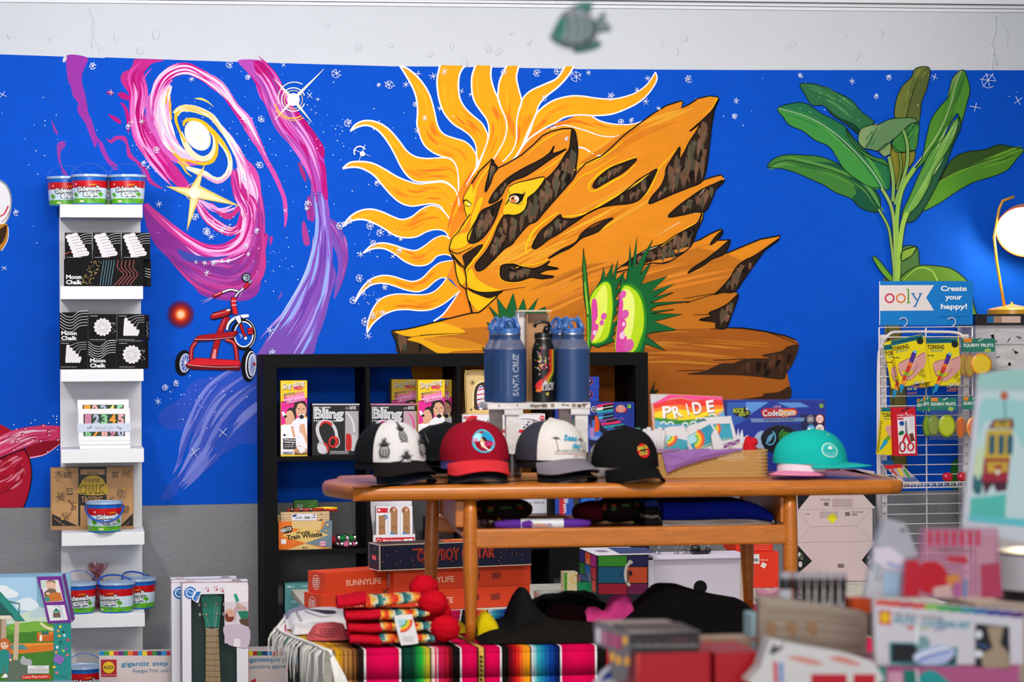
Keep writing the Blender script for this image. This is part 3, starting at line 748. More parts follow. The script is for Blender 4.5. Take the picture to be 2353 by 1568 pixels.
# pale rims and mesa lines
d.k = 20
for P in ('990,30 930,100', '800,280 650,370', '690,430 500,510 350,620', '900,215 960,205'):
 d.s('#f2e4c0', FG(P, 'G'), 5, 1, sm=False)
for P in ('830,820 1000,790 1100,780', '900,935 1022,930', '1020,1035 1200,1025 1400,1050 1640,1140', '1040,1255 1270,1245', '780,1330 980,1325', '1180,770 1040,790 850,850'):
 d.s(BK, FG(P, 'G'), 3, 4)
# eye
d.k = 22
d.p('#eec01c', '470,1060 480,1000 500,930 510,880 560,850 660,830 755,810 740,850 700,900 640,950 632,1000 600,1045 540,1068')
d.k = 23; d.s(BK, '490,1065 560,1070 610,1042 635,990 640,950 700,900 757,808 660,822 560,848 505,875', 6)
d.p(BK, '480,1000 505,960 515,930 560,918 605,925 625,910 610,945 600,970 575,990 560,985 580,960 540,930 515,955 500,985')
d.e('#e9d7c0', 545, 960, 36, 28, 10)
d.k = 24; d.e('#cf7a3a', 540, 962, 22, 24); d.ring(BK, 545, 960, 36, 4, ry=29); d.e('#f2e6d8', 556, 952, 9, 10)
d.k = 25; d.e(BK, 536, 955, 7)
d.s(BK, '515,925 505,900 500,880', 4, 1); d.s(BK, '600,925 615,910 622,895', 4, 1); d.s(BK, '545,985 580,995 610,985', 5, 2)
d.s(BK, '190,975 215,965 240,985 252,995', 10, 3); d.s(BK, '195,985 185,975', 4, 1); d.s(BK, '205,1000 225,1010 250,1000', 5, 2); d.p('#f4ead2', '222,985 245,995 240,1005 225,1000')
# muzzle lines
d.s(BK, '95,1310 130,1330 160,1335 210,1310 260,1290', 7, 3); d.s(BK, '110,1340 140,1380 170,1420 195,1425', 9, 5); d.s(BK, FG('980,470 1000,500 1040,545 1080,585 1100,660 1105,780', 'F'), 12, 7)
d.s(YE, FG('990,470 1040,520 1075,570', 'F'), 7, 4); d.s(BK, FG('1130,880 1145,950 1155,985', 'F'), 8, 14)
# silhouette
d.k = 21
d.s(BK, sil[:76], 9, 9, sm=False)
j0 = len(sil)-27
d.s(BK, FG('530,1345 490,1230 458,1155 470,1140 560,1130 700,1100 850,1060 1000,1020 1150,985 1230,970 1380,830', 'F'), 10, 8)
d.s(BK, FG('1150,985 1140,940 1110,830 1100,780', 'F'), 8, 8); d.s(BK, FG('1100,775 1045,730 1015,640 1005,560 985,500 958,440 955,430 962,390 985,330 1040,270 1090,190 1140,120', 'F'), 8, 7)
d.s(BK, '190,1140 222,1085', 6, 6); d.s('#1a120c', '250,850 205,925 195,955 205,1040 222,1085', 4)
g.build('painted_lion', mural)
# ---- spiny fly-trap plants
g = MB(); d = MD(g, 'G', 27)
GD = '#14602f'
def rim(P, w_=5, sm=False):
 k = d.k; d.k = k + 1; d.s('#0d1a0d', P, w_, closed=True, sm=sm); d.k = k
sp2 = '385,700 400,650 420,700 440,600 450,430 462,600 500,380 492,600 612,400 522,650 600,560 530,720 712,660 600,770 762,715 620,810 757,775 590,850 872,840 640,870 590,900 620,910 762,895 600,925 822,930 620,980 782,1040 600,1060 560,1080 700,1187 560,1140 545,1205 350,1205 360,1000 370,850'
d.p(GD, sp2, False); rim(sp2)
sp1 = '245,690 265,600 278,680 330,565 322,680 367,540 347,690 412,630 352,760 387,740 342,830 382,820 347,900 362,910 312,1000 372,965 332,1040 347,1060 322,1090 342,1120 220,1165 172,1140 180,1000 165,830 200,760'
d.p(GD, sp1, False); rim(sp1)
sp0 = '122,465 135,560 150,700 160,830 200,910 180,960 228,950 190,1020 215,1015 165,1195 145,1195 150,1050 145,930 125,800 115,600'
d.p('#2c7a28', sp0, False); rim(sp0)
d.k = 29
d.p('#2d8a22', '385,735 410,715 470,720 530,780 560,880 565,1000 545,1110 500,1203 350,1203 360,1000 372,850'); d.p('#2d8a22', '265,695 315,712 332,800 335,900 318,1050 285,1118 220,1145 172,1130 178,1000 165,830 200,755')
d.k = 30
d.p('#b9da1e', '400,740 450,735 510,790 542,880 548,1000 525,1100 470,1200 350,1200 360,1000 375,850'); d.p('#b9da1e', '265,705 308,722 322,800 326,900 306,1050 276,1108 220,1132 175,1122 180,1000 175,900 167,830 202,762')
d.k = 31
d.p('#e8f07a', '400,760 445,760 480,830 480,950 460,1080 420,1190 355,1195 362,1000 378,850'); d.p('#e4ee60', '255,730 285,750 290,860 270,1000 230,1100 180,1110 190,950 185,860')
d.k = 32
d.p('#d9489f', '378,780 402,850 398,930 425,1000 400,1060 430,1100 405,1150 430,1196 352,1199 362,1000 370,880'); d.p('#d9489f', '180,840 212,830 222,940 205,990 228,1010 210,1070 175,1122 180,1000')
for x, y, r_ in ((415, 930, 26), (400, 790, 22), (440, 1150, 36), (265, 945, 20), (250, 990, 16)): d.e('#d95aa8', x, y, r_, r_*1.3, 20, 12)
d.k = 33
for x, y, r_ in ((395, 1080, 20), (200, 1060, 14), (405, 1000, 12)): d.e('#f0c0dc', x, y, r_, r_*1.4, 10, 10)
d.s('#7ab82a', '150,950 155,1060 152,1190', 10, 14); d.s('#9ac83a', '130,700 140,800 152,930', 6, 14)
d.fr = 'F'; d.k = 27
c1 = '1300,925 1390,1010 1370,845 1452,960 1512,810 1547,970 1602,860 1632,970 1728,855 1682,980 1792,930 1800,1000 1700,1060 1600,1300 1480,1300 1400,1250 1330,1150 1278,1065 1390,1100'
d.p('#1c6032', c1, False); rim(c1, 6)
d.p('#0f1f12', '1240,1275 1262,1345 1300,1345 1290,1290 1278,1310', False)
d.fr = 'G'; d.p('#1a2c14', '590,1480 630,1400 618,1470 655,1460 610,1530 590,1530', False)
g.build('painted_flytrap', mural)
# ---- banana plant
g = MB(); d = MD(g, 'H', 1)
def leaf(col, P, dark=None, darkP=None, rib=None, ribc='#0d1a0d', rw=5, k=1, hl=None, seed=1):
 d.k = k; d.p(col, P)
 if darkP: d.k = k+1; d.p(dark, darkP)
 if rib and hl:
  R_ = [(a, b, 90) for a, b in pts2(rib)]
  d.hair(hl, R_, 14, .8, 13, seed, k+2)
 if rib: d.k = k+5; d.s(ribc, rib, rw*.6, rw)
 d.k = k+6; d.s('#0b140c', P, 4.5, closed=True)
leaf('#3f7d35', '180,705 240,645 330,625 430,630 540,640 660,690 740,760 830,810 900,860 935,920 930,1000 880,1010 800,980 740,920 640,880 560,830 470,790 380,750 280,720', '#17523a', '660,690 740,760 830,810 900,860 935,920 930,1000 880,1010 800,980 745,920 775,880 740,800 700,740 560,700 420,670', '180,705 300,665 440,690 600,730 740,790 840,870 920,990 960,1040', k=1, hl=['#4f8f3c', '#5c9a48', '#2f6a34'], seed=1)
leaf('#2d6b42', '400,155 500,155 620,200 740,260 810,340 895,412 800,462 790,492 700,420 610,360 560,300 480,295 430,220', '#123c30', '400,160 430,220 480,295 560,300 650,370 760,420 800,462 790,492 700,420 610,360 560,300 480,295 430,220', '430,170 560,210 690,290 800,380', k=1, hl=['#3b7f4c', '#4f8a54'], seed=2, ribc='#2b6b40')
leaf('#246e45', '250,315 370,280 450,290 540,350 620,390 700,440 760,520 860,620 960,680 997,720 1002,800 990,860 940,850 860,840 760,780 690,720 640,640 590,570 500,530 420,470 330,430 290,380', '#3f9040', '255,318 420,360 580,450 720,570 850,700 930,850 860,840 760,780 690,720 640,640 590,570 500,530 420,470 330,430 290,380', '250,315 440,370 600,460 740,580 860,710 940,830 1000,960', '#8fb088', 11, k=7, hl=['#2f8040', '#1c5a3c', '#2a7a38', '#53a045'], seed=3)
leaf('#3a7a3a', '705,455 760,540 800,590 890,640 960,660 1000,710 960,690 860,650 780,590 730,520', k=14)
leaf('#6b7535', '1170,50 1262,50 1245,180 1210,270 1200,360 1180,425 1100,390 1030,380 1040,260 1080,170 1140,110', '#566230', '1225,60 1262,50 1245,180 1210,270 1190,380 1110,385 1160,180', '1225,60 1160,180 1105,385', k=14, hl=['#7f8840', '#5a6a2c'], seed=4)
leaf('#7c7a2a', '1000,560 1070,610 1162,600 1150,680 1080,760 1040,840 1010,700', k=14)
leaf('#3a7d38', '1080,460 1182,402 1187,500 1170,590 1110,610 1040,610 1010,550', k=16, rib='1180,410 1100,520', hl=['#4a9a3c', '#2a6a3a'], seed=5)
leaf('#5f8558', '785,535 800,460 870,430 920,425 1000,390 1130,380 1182,402 1120,430 1060,490 1000,540 930,600 860,590 820,582', '#7d9a68', '785,535 800,460 870,430 920,425 880,500 830,582', '920,425 880,500 832,582', k=22, hl=['#49784f', '#7a9a66'], seed=6)
leaf('#78955c', '920,600 1000,545 1000,620 960,640', k=22)
leaf('#4c8a2c', '1475,62 1420,110 1395,190 1385,245 1320,320 1270,400 1240,520 1215,640 1180,700 1120,780 1260,640 1330,540 1400,420 1450,350 1470,430 1510,290 1532,190 1502,80', '#7d9a5a', '1475,62 1420,110 1395,190 1385,245 1400,300 1440,200', '1475,62 1430,210 1370,380 1310,500 1230,620 1150,720', '#a8b890', 8, k=8, hl=['#3f7f2a', '#5fa030', '#356a2c'], seed=7)
leaf('#21523a', '1450,370 1472,440 1420,560 1370,700 1310,830 1240,960 1180,1050 1120,1080 1100,1030 1160,900 1220,760 1330,600 1420,490', k=15)
leaf('#6ba048', '1447,378 1435,490 1380,600 1300,720 1250,850 1170,980 1100,1030 1075,1020 1130,900 1190,760 1270,600 1350,520', '#4f8a3c', '1350,520 1270,600 1190,760 1130,900 1075,1020 1140,960 1230,800 1300,650', k=22, rib='1440,400 1350,580 1240,780 1120,990', hl=['#7fb055', '#5f9a40', '#8fb870'], seed=8, ribc='#8fb878')
leaf('#4f8a2a', '1892,592 1800,570 1720,560 1640,590 1500,610 1410,660 1360,740 1330,800 1260,900 1215,1002 1330,950 1450,870 1560,810 1690,770 1780,730 1850,650', '#33511f', '1880,595 1720,560 1640,590 1500,610 1410,660 1360,740 1325,805 1480,730 1640,670 1780,630', '1892,592 1760,640 1600,690 1440,750 1325,810', '#79a038', 7, k=1, hl=['#5f9a2a', '#3a6a22', '#6aa030'], seed=9)
for P, w0, w1, c_ in (('1085,462 1112,560 1108,700 1060,860 1030,960', 18, 22, '#78a052'), ('990,640 1018,800 1015,940', 22, 20, '#7fa25a'), ('1060,620 1070,720 1040,860', 14, 10, '#6a8a3a'),
 ('940,850 1000,960 1025,1100 1030,1300 1025,1475', 20, 22, '#88a860'), ('920,990 985,1110 1008,1250 1024,1400 1030,1475', 14, 16, '#7fa256'), ('1160,715 1075,860 1042,1050 1045,1250 1040,1480', 30, 26, '#83b04c'), ('1110,1010 1078,1110 1058,1300 1052,1480', 34, 22, '#8fb84c')):
 d.k = 30; d.s('#10200f', P, w0+8, w1+8); d.k = 31; d.s(c_, P, w0, w1)
leaf('#5f9a30', '880,1310 912,1318 980,1400 1038,1475 1000,1475 930,1400', k=24)
leaf('#48703c', '1070,1260 1172,1240 1190,1320 1192,1480 1070,1480', k=24); leaf('#79a03a', '1072,1335 1080,1270 1172,1242 1140,1300', k=31)
leaf('#56822e', '1075,1478 1130,1395 1200,1365 1300,1368 1400,1385 1470,1430 1530,1500 1560,1650 1600,1760 1500,1700 1400,1560', k=31, rib='1085,1465 1180,1385 1270,1400 1310,1470', ribc='#86b048', rw=14)
d.fr = None; d.k = 1
d.s('#6b6432', '2046,640 2050,760 2062,900 2062,1010 2068,1120', 34, 36); d.k = 2; d.s('#3d3a20', '2034,640 2040,760 2052,900 2050,1010 2056,1120', 3); d.s('#3d3a20', '2062,640 2068,760 2082,900 2080,1010 2086,1120', 3)
d.p('#2f6a25', '2190,1060 2230,1040 2250,1060 2250,1120 2182,1122 2184,1090')
g.build('painted_plant', mural)
# ---- tricycle
g = MB(); d = MD(g, 'C', 16)
RD = '#a8161f'; RB = '#d0202c'; RK = '#5c0a12'; WH = '#e6e9f0'
d.e('#0c0c12', 422, 1338, 66, 104, 8); d.k = 17; d.e('#b8c0d0', 436, 1340, 44, 78, 6); d.k = 18; d.e('#4a5aa8', 440, 1340, 34, 66, 6)
d.k = 19
for a in range(0, 180, 36): d.s(WH, [(440+34*math.cos(math.radians(a)), 1340+64*math.sin(math.radians(a))), (440-34*math.cos(math.radians(a)), 1340-64*math.sin(math.radians(a)))], 3.5)
d.e(WH, 440, 1340, 9)
d.k = 16; d.ring('#0c0c12', 905, 1110, 84, 34, ry=112, n=32); d.k = 17; d.ring(WH, 905, 1110, 74, 10, ry=100, n=32); d.ring('#e8ecf4', 905, 1110, 92, 4, ry=122, n=32, a0=-80, a1=60)
d.k = 18; d.s(WH, '775,1075 790,1020 840,975 900,962 945,960', 26, 18); d.k = 19; d.s('#14141a', '782,1075 800,1025 850,985', 10, 8); d.s('#14141a', '770,1082 788,1086 835,1020', 6, 3)
d.k = 20
d.s(RK, '775,965 720,1080 690,1180 655,1325', 52, 52); d.k = 21; d.s(RD, '772,968 718,1080 690,1180 658,1322', 40, 42); d.k = 22; d.s('#e8707a', '752,990 715,1080', 6, 3); d.p('#e58a90', '665,1235 685,1225 680,1310 645,1315')
d.k = 21
for P in ('525,1170 488,1225 485,1325', '760,1150 830,1185 852,1315'):
 d.k = 21; d.s(RK, P, 36, 36); d.k = 22; d.s(RD, P, 26, 26); d.k = 23; d.s('#f0a0a8', P, 4, 2)
d.k = 24; d.p(RK, '436,1350 520,1296 872,1316 888,1350 872,1398 500,1392 448,1375', False); d.k = 25; d.p(RB, '444,1348 522,1300 868,1320 880,1348 860,1362 520,1358', False); d.k = 26; d.s('#f3b8c0', '455,1352 520,1362 700,1372 870,1370', 5, 4)
d.k = 24; d.p(RK, '500,1155 540,1118 700,1098 852,1082 866,1092 825,1140 680,1158 510,1172', False); d.k = 25; d.p(RD, '508,1150 544,1122 700,1102 850,1087 820,1125 680,1143', False); d.k = 26; d.s('#f3c8cc', '510,1152 680,1148 820,1132', 4, 3)
d.k = 22; d.p('#14090a', '634,975 655,938 780,900 808,915 805,950 762,972 655,996', False); d.k = 23; d.p(RD, '642,968 660,944 780,908 798,922 790,945 755,962 660,985'); d.k = 24; d.p('#f0d8da', '760,915 785,906 802,918 780,925'); d.s('#e88890', '660,955 720,940 780,925', 9, 4)
d.k = 22; d.s(RK, '825,815 822,870 840,950', 44, 46); d.k = 23; d.s(RB, '826,818 824,870 842,948', 32, 34); d.s(WH, '806,845 846,842', 5); d.s(WH, '808,878 848,874', 5)
d.k = 23; d.p('#14141a', '822,965 880,955 892,1015 868,1040', False); d.k = 24; d.p(WH, '828,968 876,960 884,1010 868,1028', False); d.p(WH, '880,962 940,952 948,970 900,982', False)
d.k = 22; d.s(RK, '880,1030 900,1090 925,1145', 30, 22); d.k = 23; d.s(RD, '880,1030 900,1090 922,1138', 20, 14); d.e(WH, 920, 1142, 12)
d.p('#5c0a12', '932,1058 980,1055 984,1110 936,1114', False); d.k = 24; d.p(RB, '938,1064 974,1062 977,1078 940,1080', False); d.p(RB, '939,1088 976,1086 979,1104 941,1106', False); d.s(WH, '870,1110 890,1120 880,1140', 7, 4)
d.k = 22; d.e('#0a0a10', 945, 1355, 60, 134, 3); d.k = 23; d.e(WH, 962, 1355, 44, 112, 3); d.k = 24; d.e('#15151c', 966, 1355, 37, 104, 3); d.k = 25; d.e('#aab4dc', 972, 1355, 30, 92, 3); d.k = 26; d.ring(WH, 972, 1355, 27, 6, ry=84); d.e(RD, 990, 1350, 10, 16)
for a in range(0, 180, 30): d.s('#5a66a8', [(972+26*math.cos(math.radians(a)), 1355+82*math.sin(math.radians(a))), (972-26*math.cos(math.radians(a)), 1355-82*math.sin(math.radians(a)))], 2.5)
d.s('#3a3a44', '905,1290 915,1260 935,1245', 5, 2)
d.k = 22; d.s('#1a1a22', '730,775 800,752 870,765 905,738', 22, 18); d.k = 23; d.s(WH, '730,775 800,752 870,765 905,738', 13, 11); d.s('#1a1a22', '872,762 835,812', 18, 20); d.k = 24; d.s(WH, '872,764 836,810', 9, 11)
d.s(RK, '662,808 735,772', 28, 26); d.s(RK, '908,742 945,700', 30, 30); d.k = 25; d.s(RB, '668,803 732,773', 17, 17); d.s(RB, '912,738 942,704', 18, 18); d.s('#f0d0d4', '672,798 726,772', 4)
d.k = 23; d.p('#8a92a0', '940,688 968,672 972,690 950,705', False); d.k = 24; d.e('#15151c', 925, 655, 38); d.k = 25; d.e('#5a6270', 927, 655, 31); d.k = 26; d.ring('#aab2be', 926, 656, 24, 5); d.e('#c8d0dc', 918, 660, 11); d.k = 27; d.e('#23262e', 918, 660, 5)
d.k = 22
for P in ('655,815 610,830 560,845', '655,818 600,845 570,872', '655,815 620,845 590,850', '880,775 870,810 880,820', '890,770 885,800 905,812'): d.s('#c8b8d8', P, 3, 1)
g.build('painted_tricycle', mural)
# ---- pink ringed planet and white helmet on the left
g = MB(); d = MD(g, 'J', 1)
d.p('#ad1530', '-200,420 -60,440 0,452 60,480 110,512 160,620 215,670 250,720 275,800 286,900 272,1020 242,1130 212,1202 -200,1210', False)
d.k = 2; d.hair(['#c9425c', '#8a0c22', '#d9748a', '#a01028'], [(-150, 1000, 300), (50, 900, 320), (150, 820, 260), (240, 760, 160)], 40, .9, 24, 91, 2); d.s('#14060a', '215,670 250,720 275,800 286,900 272,1020 242,1130 212,1202', 10)
d.k = 7; d.p('#8f0f26', '225,675 300,632 420,606 542,598 535,640 400,722 270,752'); d.k = 8; d.s('#f3a8c0', '540,630 410,722 268,755', 6, 14); d.s('#14060a', '220,672 262,750', 8)
d.k = 6; d.p('#d13a6c', '-200,640 -100,590 0,560 100,512 230,480 390,463 545,472 550,520 545,592 400,606 280,640 100,712 0,752 -200,830')
d.k = 9; d.hair(['#ee9ab8', '#b81f50', '#f4c0d2', '#e0527f'], [(-180, 720, 180), (0, 655, 190), (150, 590, 180), (300, 545, 150), (540, 530, 110)], 40, .9, 13, 92, 9)
d.k = 13
for x, y in ((228, 490), (390, 462), (95, 570), (148, 605), (205, 545), (288, 592), (440, 515), (440, 545), (365, 600), (215, 635), (520, 590), (125, 680)):
 d.k = 13; d.e('#8a1030', x, y, 18, 14); d.k = 14; d.e('#ef9ab6', x+3, y+3, 12, 9)
d.s('#2a0812', '0,756 100,716 225,672', 12, 8)
g.build('painted_planet', mural)
g = MB(); d = MD(g, 'I', 1)
d.fr = 'I'; d.k = 1
d.p('#e6e4e8', '-120,140 -20,150 20,170 55,215 75,270 77,335 60,400 40,440 20,460 -120,480'); d.k = 2; d.s('#8a8f9a', '0,160 35,185 62,230 74,290 70,360 50,420 20,462', 14, 8); d.s('#c02040', '0,400 30,380 55,330', 8, 10); d.s('#7a1a30', '10,440 40,410 66,360', 4)
d.p('#b87a2a', '-40,480 20,450 48,452 54,500 44,570 20,610 -40,640'); d.k = 3; d.p('#3a2410', '-40,520 20,470 44,460 40,520 10,580 -40,600'); d.s('#e6e4e8', '54,470 56,520 46,570 10,630', 5)
g.build('painted_helmet', mural)
# ---- scribbled chalk-white stars
g = MB(); d = MD(g, None, 34)
r2 = random.Random(11)
def dot(x, y, r_): d.e('#e8eefc', x, y, r_, r_, 0, 6)
def scrib(x, y, r_, kind=None):
 kind = kind if kind is not None else r2.randint(0, 3)
 a0 = r2.uniform(0, 60)
 for k in range(3 if kind != 1 else 2):
  a = math.radians(a0 + k*(60 if kind != 1 else 90) + r2.uniform(-8, 8)); l = r_*r2.uniform(.8, 1.15)
  d.k = 34 + k % 3
  d.s('#dfe7fb', [(x-math.cos(a)*l, y-math.sin(a)*l), (x+math.cos(a)*l, y+math.sin(a)*l)], 1.5, 1)
 if kind in (2, 3): d.k = 37; d.ring('#d5dff8', x+r2.uniform(-2, 2), y+r2.uniform(-1, 3), r_*.85, 1.2, n=12, a0=r2.uniform(0, 90), a1=r2.uniform(270, 400))
 d.k = 34
BIG = [(213, 152, 8), (255, 213, 6), (528, 150, 9), (651, 150, 6), (773, 169, 11), (892, 195, 10), (800, 283, 9), (831, 352, 20), (1020, 166, 8), (995, 176, 10), (1158, 166, 7), (1232, 169, 9), (1279, 165, 9), (1323, 177, 13), (1351, 168, 7), (1580, 182, 9), (1487, 181, 8), (1403, 222, 9),
 (1482, 234, 9), (1462, 208, 6), (1512, 250, 6), (1450, 277, 6), (1426, 281, 7), (1690, 233, 8), (1686, 268, 6), (1837, 174, 6), (1956, 188, 7), (2040, 177, 6), (2145, 178, 7), (2268, 185, 18), (2239, 247, 12), (2337, 232, 10), (2012, 220, 5), (865, 420, 6), (874, 535, 9), (791, 515, 6), (780, 520, 9), (850, 520, 9), (894, 538, 8),
 (826, 640, 9), (849, 648, 7), (859, 560, 8), (828, 585, 8), (920, 550, 5), (902, 590, 6), (918, 575, 6), (812, 690, 9), (835, 675, 8), (838, 740, 10), (856, 725, 8), (845, 772, 9), (880, 720, 7), (868, 690, 7), (884, 660, 7), (805, 508, 6), (475, 530, 9), (595, 380, 8), (560, 410, 7), (512, 994, 14), (446, 1040, 14), (475, 535, 6), (510, 530, 10), (485, 545, 8),
 (380, 890, 7), (405, 880, 7), (363, 923, 8), (620, 760, 9), (626, 810, 8), (590, 530, 6), (566, 565, 6), (570, 585, 5), (470, 605, 6), (450, 603, 5), (490, 604, 6), (510, 600, 5), (525, 600, 5), (475, 628, 7), (365, 470, 8), (449, 499, 8), (706, 468, 9), (704, 480, 6), (655, 485, 6), (711, 220, 10), (730, 229, 5), (600, 275, 8), (562, 275, 8), (570, 178, 6),
 (440, 183, 7), (325, 280, 6), (360, 345, 8), (295, 290, 6), (303, 282, 8), (330, 375, 6), (340, 385, 7), (37, 488, 7), (10, 617, 6), (6, 218, 10), (1300, 320, 5), (1010, 250, 6), (975, 272, 7), (958, 300, 7), (955, 240, 6), (1060, 210, 6), (1080, 218, 5), (1250, 225, 6), (870, 195, 4), (960, 170, 8), (932, 195, 8)]
for x, y, r_ in BIG: scrib(x, y, r_)
d.ring('#f0f4ff', 826, 350, 13, 3, a0=150, a1=330); d.k = 38; d.e('#f4f7ff', 832, 354, 6); d.k = 34
for k in range(190):
 x = r2.uniform(4, 2349); y = r2.uniform(165, 560)
 if 1060 < x < 1660 and y > 150: continue
 if 1780 < x < 2340 and y > 300: continue
 dot(x, y, r2.uniform(.7, 1.6))
for k in range(240):
 P_ = r2.choice([(420, 270, 60), (480, 300, 60), (330, 330, 40), (600, 340, 60), (640, 600, 60), (560, 500, 60), (700, 260, 50), (860, 560, 60), (840, 700, 40), (430, 890, 60), (460, 930, 80), (510, 520, 30), (780, 300, 60)])
 dot(r2.gauss(P_[0], P_[2]/2), r2.gauss(P_[1], P_[2]/2), r2.uniform(.6, 1.5))
d.fr = 'J'
for x, y in ((315, 415), (280, 440), (480, 378), (512, 380), (510, 405), (150, 495), (440, 440), (125, 455), (510, 435), (520, 680), (430, 700)): dot(x, y, 6)
g.build('painted_stars', mural)['kind'] = 'stuff'
# ============================================================ helpers for boxes and round labels
def pbox(mb, x0, y0, x1, y1, Yf, depth, m, z0=None, z1=None, bev=0.001):
 xm, ym = (x0+x1)/2, (y0+y1)/2
 a = W(x0, ym, Yf).x; b = W(x1, ym, Yf).x
 zb = W(xm, y1, Yf).z if z0 is None else z0
 zt = W(xm, y0, Yf).z if z1 is None else z1
 mb.box((a, Yf, zb), (b, Yf+depth, zt), m, bev)
 return a, b, zb, zt
def pack(name, label, cat, rect, Yf, depth, body, fn=None, fr=None, z0=None, z1=None, group=None, bev=0.001, kind='card', parts=None):
 mb = MB(); ext_ = pbox(mb, *rect, Yf, depth, mat(body, kind) if isinstance(body, str) else body, z0, z1, bev)
 if fn:
  d = Dec(mb, wallsurf(Yf - 0.0002), fr, kind); fn(d)
 o = mb.build(name); tag(o, label, cat, group)
 o['ext'] = [ext_[0], ext_[1], ext_[2], ext_[3]]; del o['ext']
 return o
class ConeSurf:
 # u: arc length in mm around the front, v: mm below the rim
 def __init__(s, c, rt, rb, h, rot=0): s.c = Vector(c); s.rt = rt; s.rb = rb; s.h = h; s.rot = rot
 def at(s, u, v, lift=0):
  z = s.h - v/1000.0; r = s.rb + (s.rt-s.rb)*z/s.h
  a = -PI/2 + u/1000.0/((s.rt+s.rb)/2) + s.rot
  return s.c + Vector(((r+lift)*math.cos(a), (r+lift)*math.sin(a), z))
# ============================================================ WHITE DISPLAY TOWER
YP, YL = -0.036, -0.305
xa, xb = W(138, 900, YP).x, W(325, 900, YP).x
fa, fb = W(140, 900, YL).x, W(330, 900, YL).x
t = thing('display_shelf', 'tall narrow white wall tower with six ledges left of the bookcase', 'shelf', ((xa+xb)/2, -0.1, 0.12))
WHT = mat('#e9e8ea', 'matte')
mb = MB(); mb.box((xa, YP, 0.12), (xb, 0.0, W(230, 472, YP).z), WHT, 0.002); mb.build('back_panel', t)
LED = [(470, 500), (658, 688), (849, 877), (1033, 1064), (1224, 1254), (1412, 1443)]
LZ = []
for a, b in LED:
 z1 = W(235, a, YL).z; z0 = W(235, b, YL).z; LZ.append(z1)
 mb = MB(); mb.box((fa, YL, z0), (fb, YP+0.001, z1), WHT, 0.0015); mb.build('ledge', t)
# ---- chalk buckets
BLU = '#0e54b4'
def make_bucket(name, label, loc, rot, handle):
 b = thing(name, label, 'bucket', loc, None)
 c = Vector(loc); RT_, RB_, H_ = 0.0685, 0.061, 0.112
 mb = MB(); mb.lathe([(0.001, 0), (RB_, 0), (RB_+.001, .004), (RT_, H_-.008), (RT_+.001, H_), (RT_-.003, H_), (RB_-.003, .004), (.001, .003)], c, mat('#1560c0', 'plastic'), 40)
 mb.build('tub', b)
 mb = MB(); cs = ConeSurf(c, RT_+.0006, RB_+.0006, H_, rot)
 n = 48
 def band(col, v0, v1):
  prof = []
  for v in (v0, v1):
   z = H_ - v/1000; prof.append((RB_+.0008+(RT_-RB_)*z/H_, z))
  mb.lathe(prof, c, mat(col, 'plastic'), n)
 band('#c8141c', 20, 47); band('#cfe3f2', 47, 88); band('#5fae1e', 88, 107)
 d = Dec(mb, cs, None, 'plastic', step=.00012)
 d.k = 3
 for off in (0, 200):
  d.p('#c8141c', [(off-98, 46), (off-40, 46), (off+20, 60), (off+62, 50), (off+98, 46), (off+60, 42), (off-60, 42)], False)
  d.p('#5fae1e', [(off-98, 92), (off-60, 84), (off-20, 89), (off+40, 85), (off+98, 92), (off, 95)], False)
  for x_, y_ in ((off+44, 70), (off-62, 72)):
   d.e('#58a528', x_, y_, 10, 7); d.e('#58a528', x_+6, y_+4, 8, 6); d.s('#58a528', [(x_, y_), (x_+1, y_+18)], 2.5, 3.5)
  d.ring('#8ab0cf', off+18, 80, 6, 1, a0=180, a1=360); d.ring('#8ab0cf', off+74, 82, 7, 1, a0=180, a1=360)
  d.t('#15151a', 'Sidewalk', off-48, 63, 96, 20, -3, 0, .085); d.t('#15151a', 'Chalk', off-26, 82.5, 62, 19, -3, 0, .085)
  d.t('#f4f6fb', 'Sidewalk', off-45.5, 61.5, 91, 17.5, -3, 0, .03); d.t('#f4f6fb', 'Chalk', off-23.5, 81, 57, 16.5, -3, 0, .03)
  d.t('#f0a010', 'JUMBO', off-2, 39, 28, 5, -2, 0, .03); d.r('#f2d0d0', off-58, 30, off-52, 37)
  d.t('#27406a', '20 COLORFUL', off-12, 90, 34, 4, -2); d.t('#27406a', 'CHALKS', off-2, 96, 20, 4, -2); d.r('#d9dfb0', off-40, 95, off-22, 103); d.t('#1c3a10', 'Mania', off+44, 104, 14, 4)
 mb.build('label_wrap', b)
 mb = MB(); mb.lathe([(.001, H_+.001), (RT_-.006, H_+.001), (RT_-.004, H_+.0045), (RT_+.003, H_+.0045), (RT_+.004, H_-.004), (RT_+.002, H_-.006)], c, mat('#9db6d6', 'plastic'), 40)
 mb.build('lid', b)
 mb = MB(); P = []
 for i in range(17):
  a = PI*i/16
  if handle == 'up': P.append((math.cos(a)*(RT_+.004), 0, H_-.012+math.sin(a)*.062))
  elif handle == 'front': P.append((math.cos(a)*(RT_+.005), -math.sin(a)*(RT_+.006), H_-.012-math.sin(a)*.058))
  else: P.append((math.cos(a)*(RT_+.006), math.sin(a)*(RT_-.02), H_-.004+math.sin(a)*.03))
 R_ = Matrix.Rotation(0 if handle != 'side' else 0.5, 3, 'Z')
 P = [R_ @ Vector(p) + c for p in P]
 mb.tube(P, .0016 if handle == 'up' else .0035, mat('#1155c0', 'plastic'), 8)
 mb.build('handle', b)
 return b
def bat(px, z, Y): return (W(px, 784+(CAM.z-z)*585, Y).x, Y, z)
GB = 'chalk buckets on the white tower'
YB = -0.105
bu = make_bucket('chalk_bucket', 'chalk bucket in the middle of the top ledge of the white tower, whole label showing', bat(206, LZ[0]+.0005, -0.2325), 0, 'up')
bu['group'] = GB
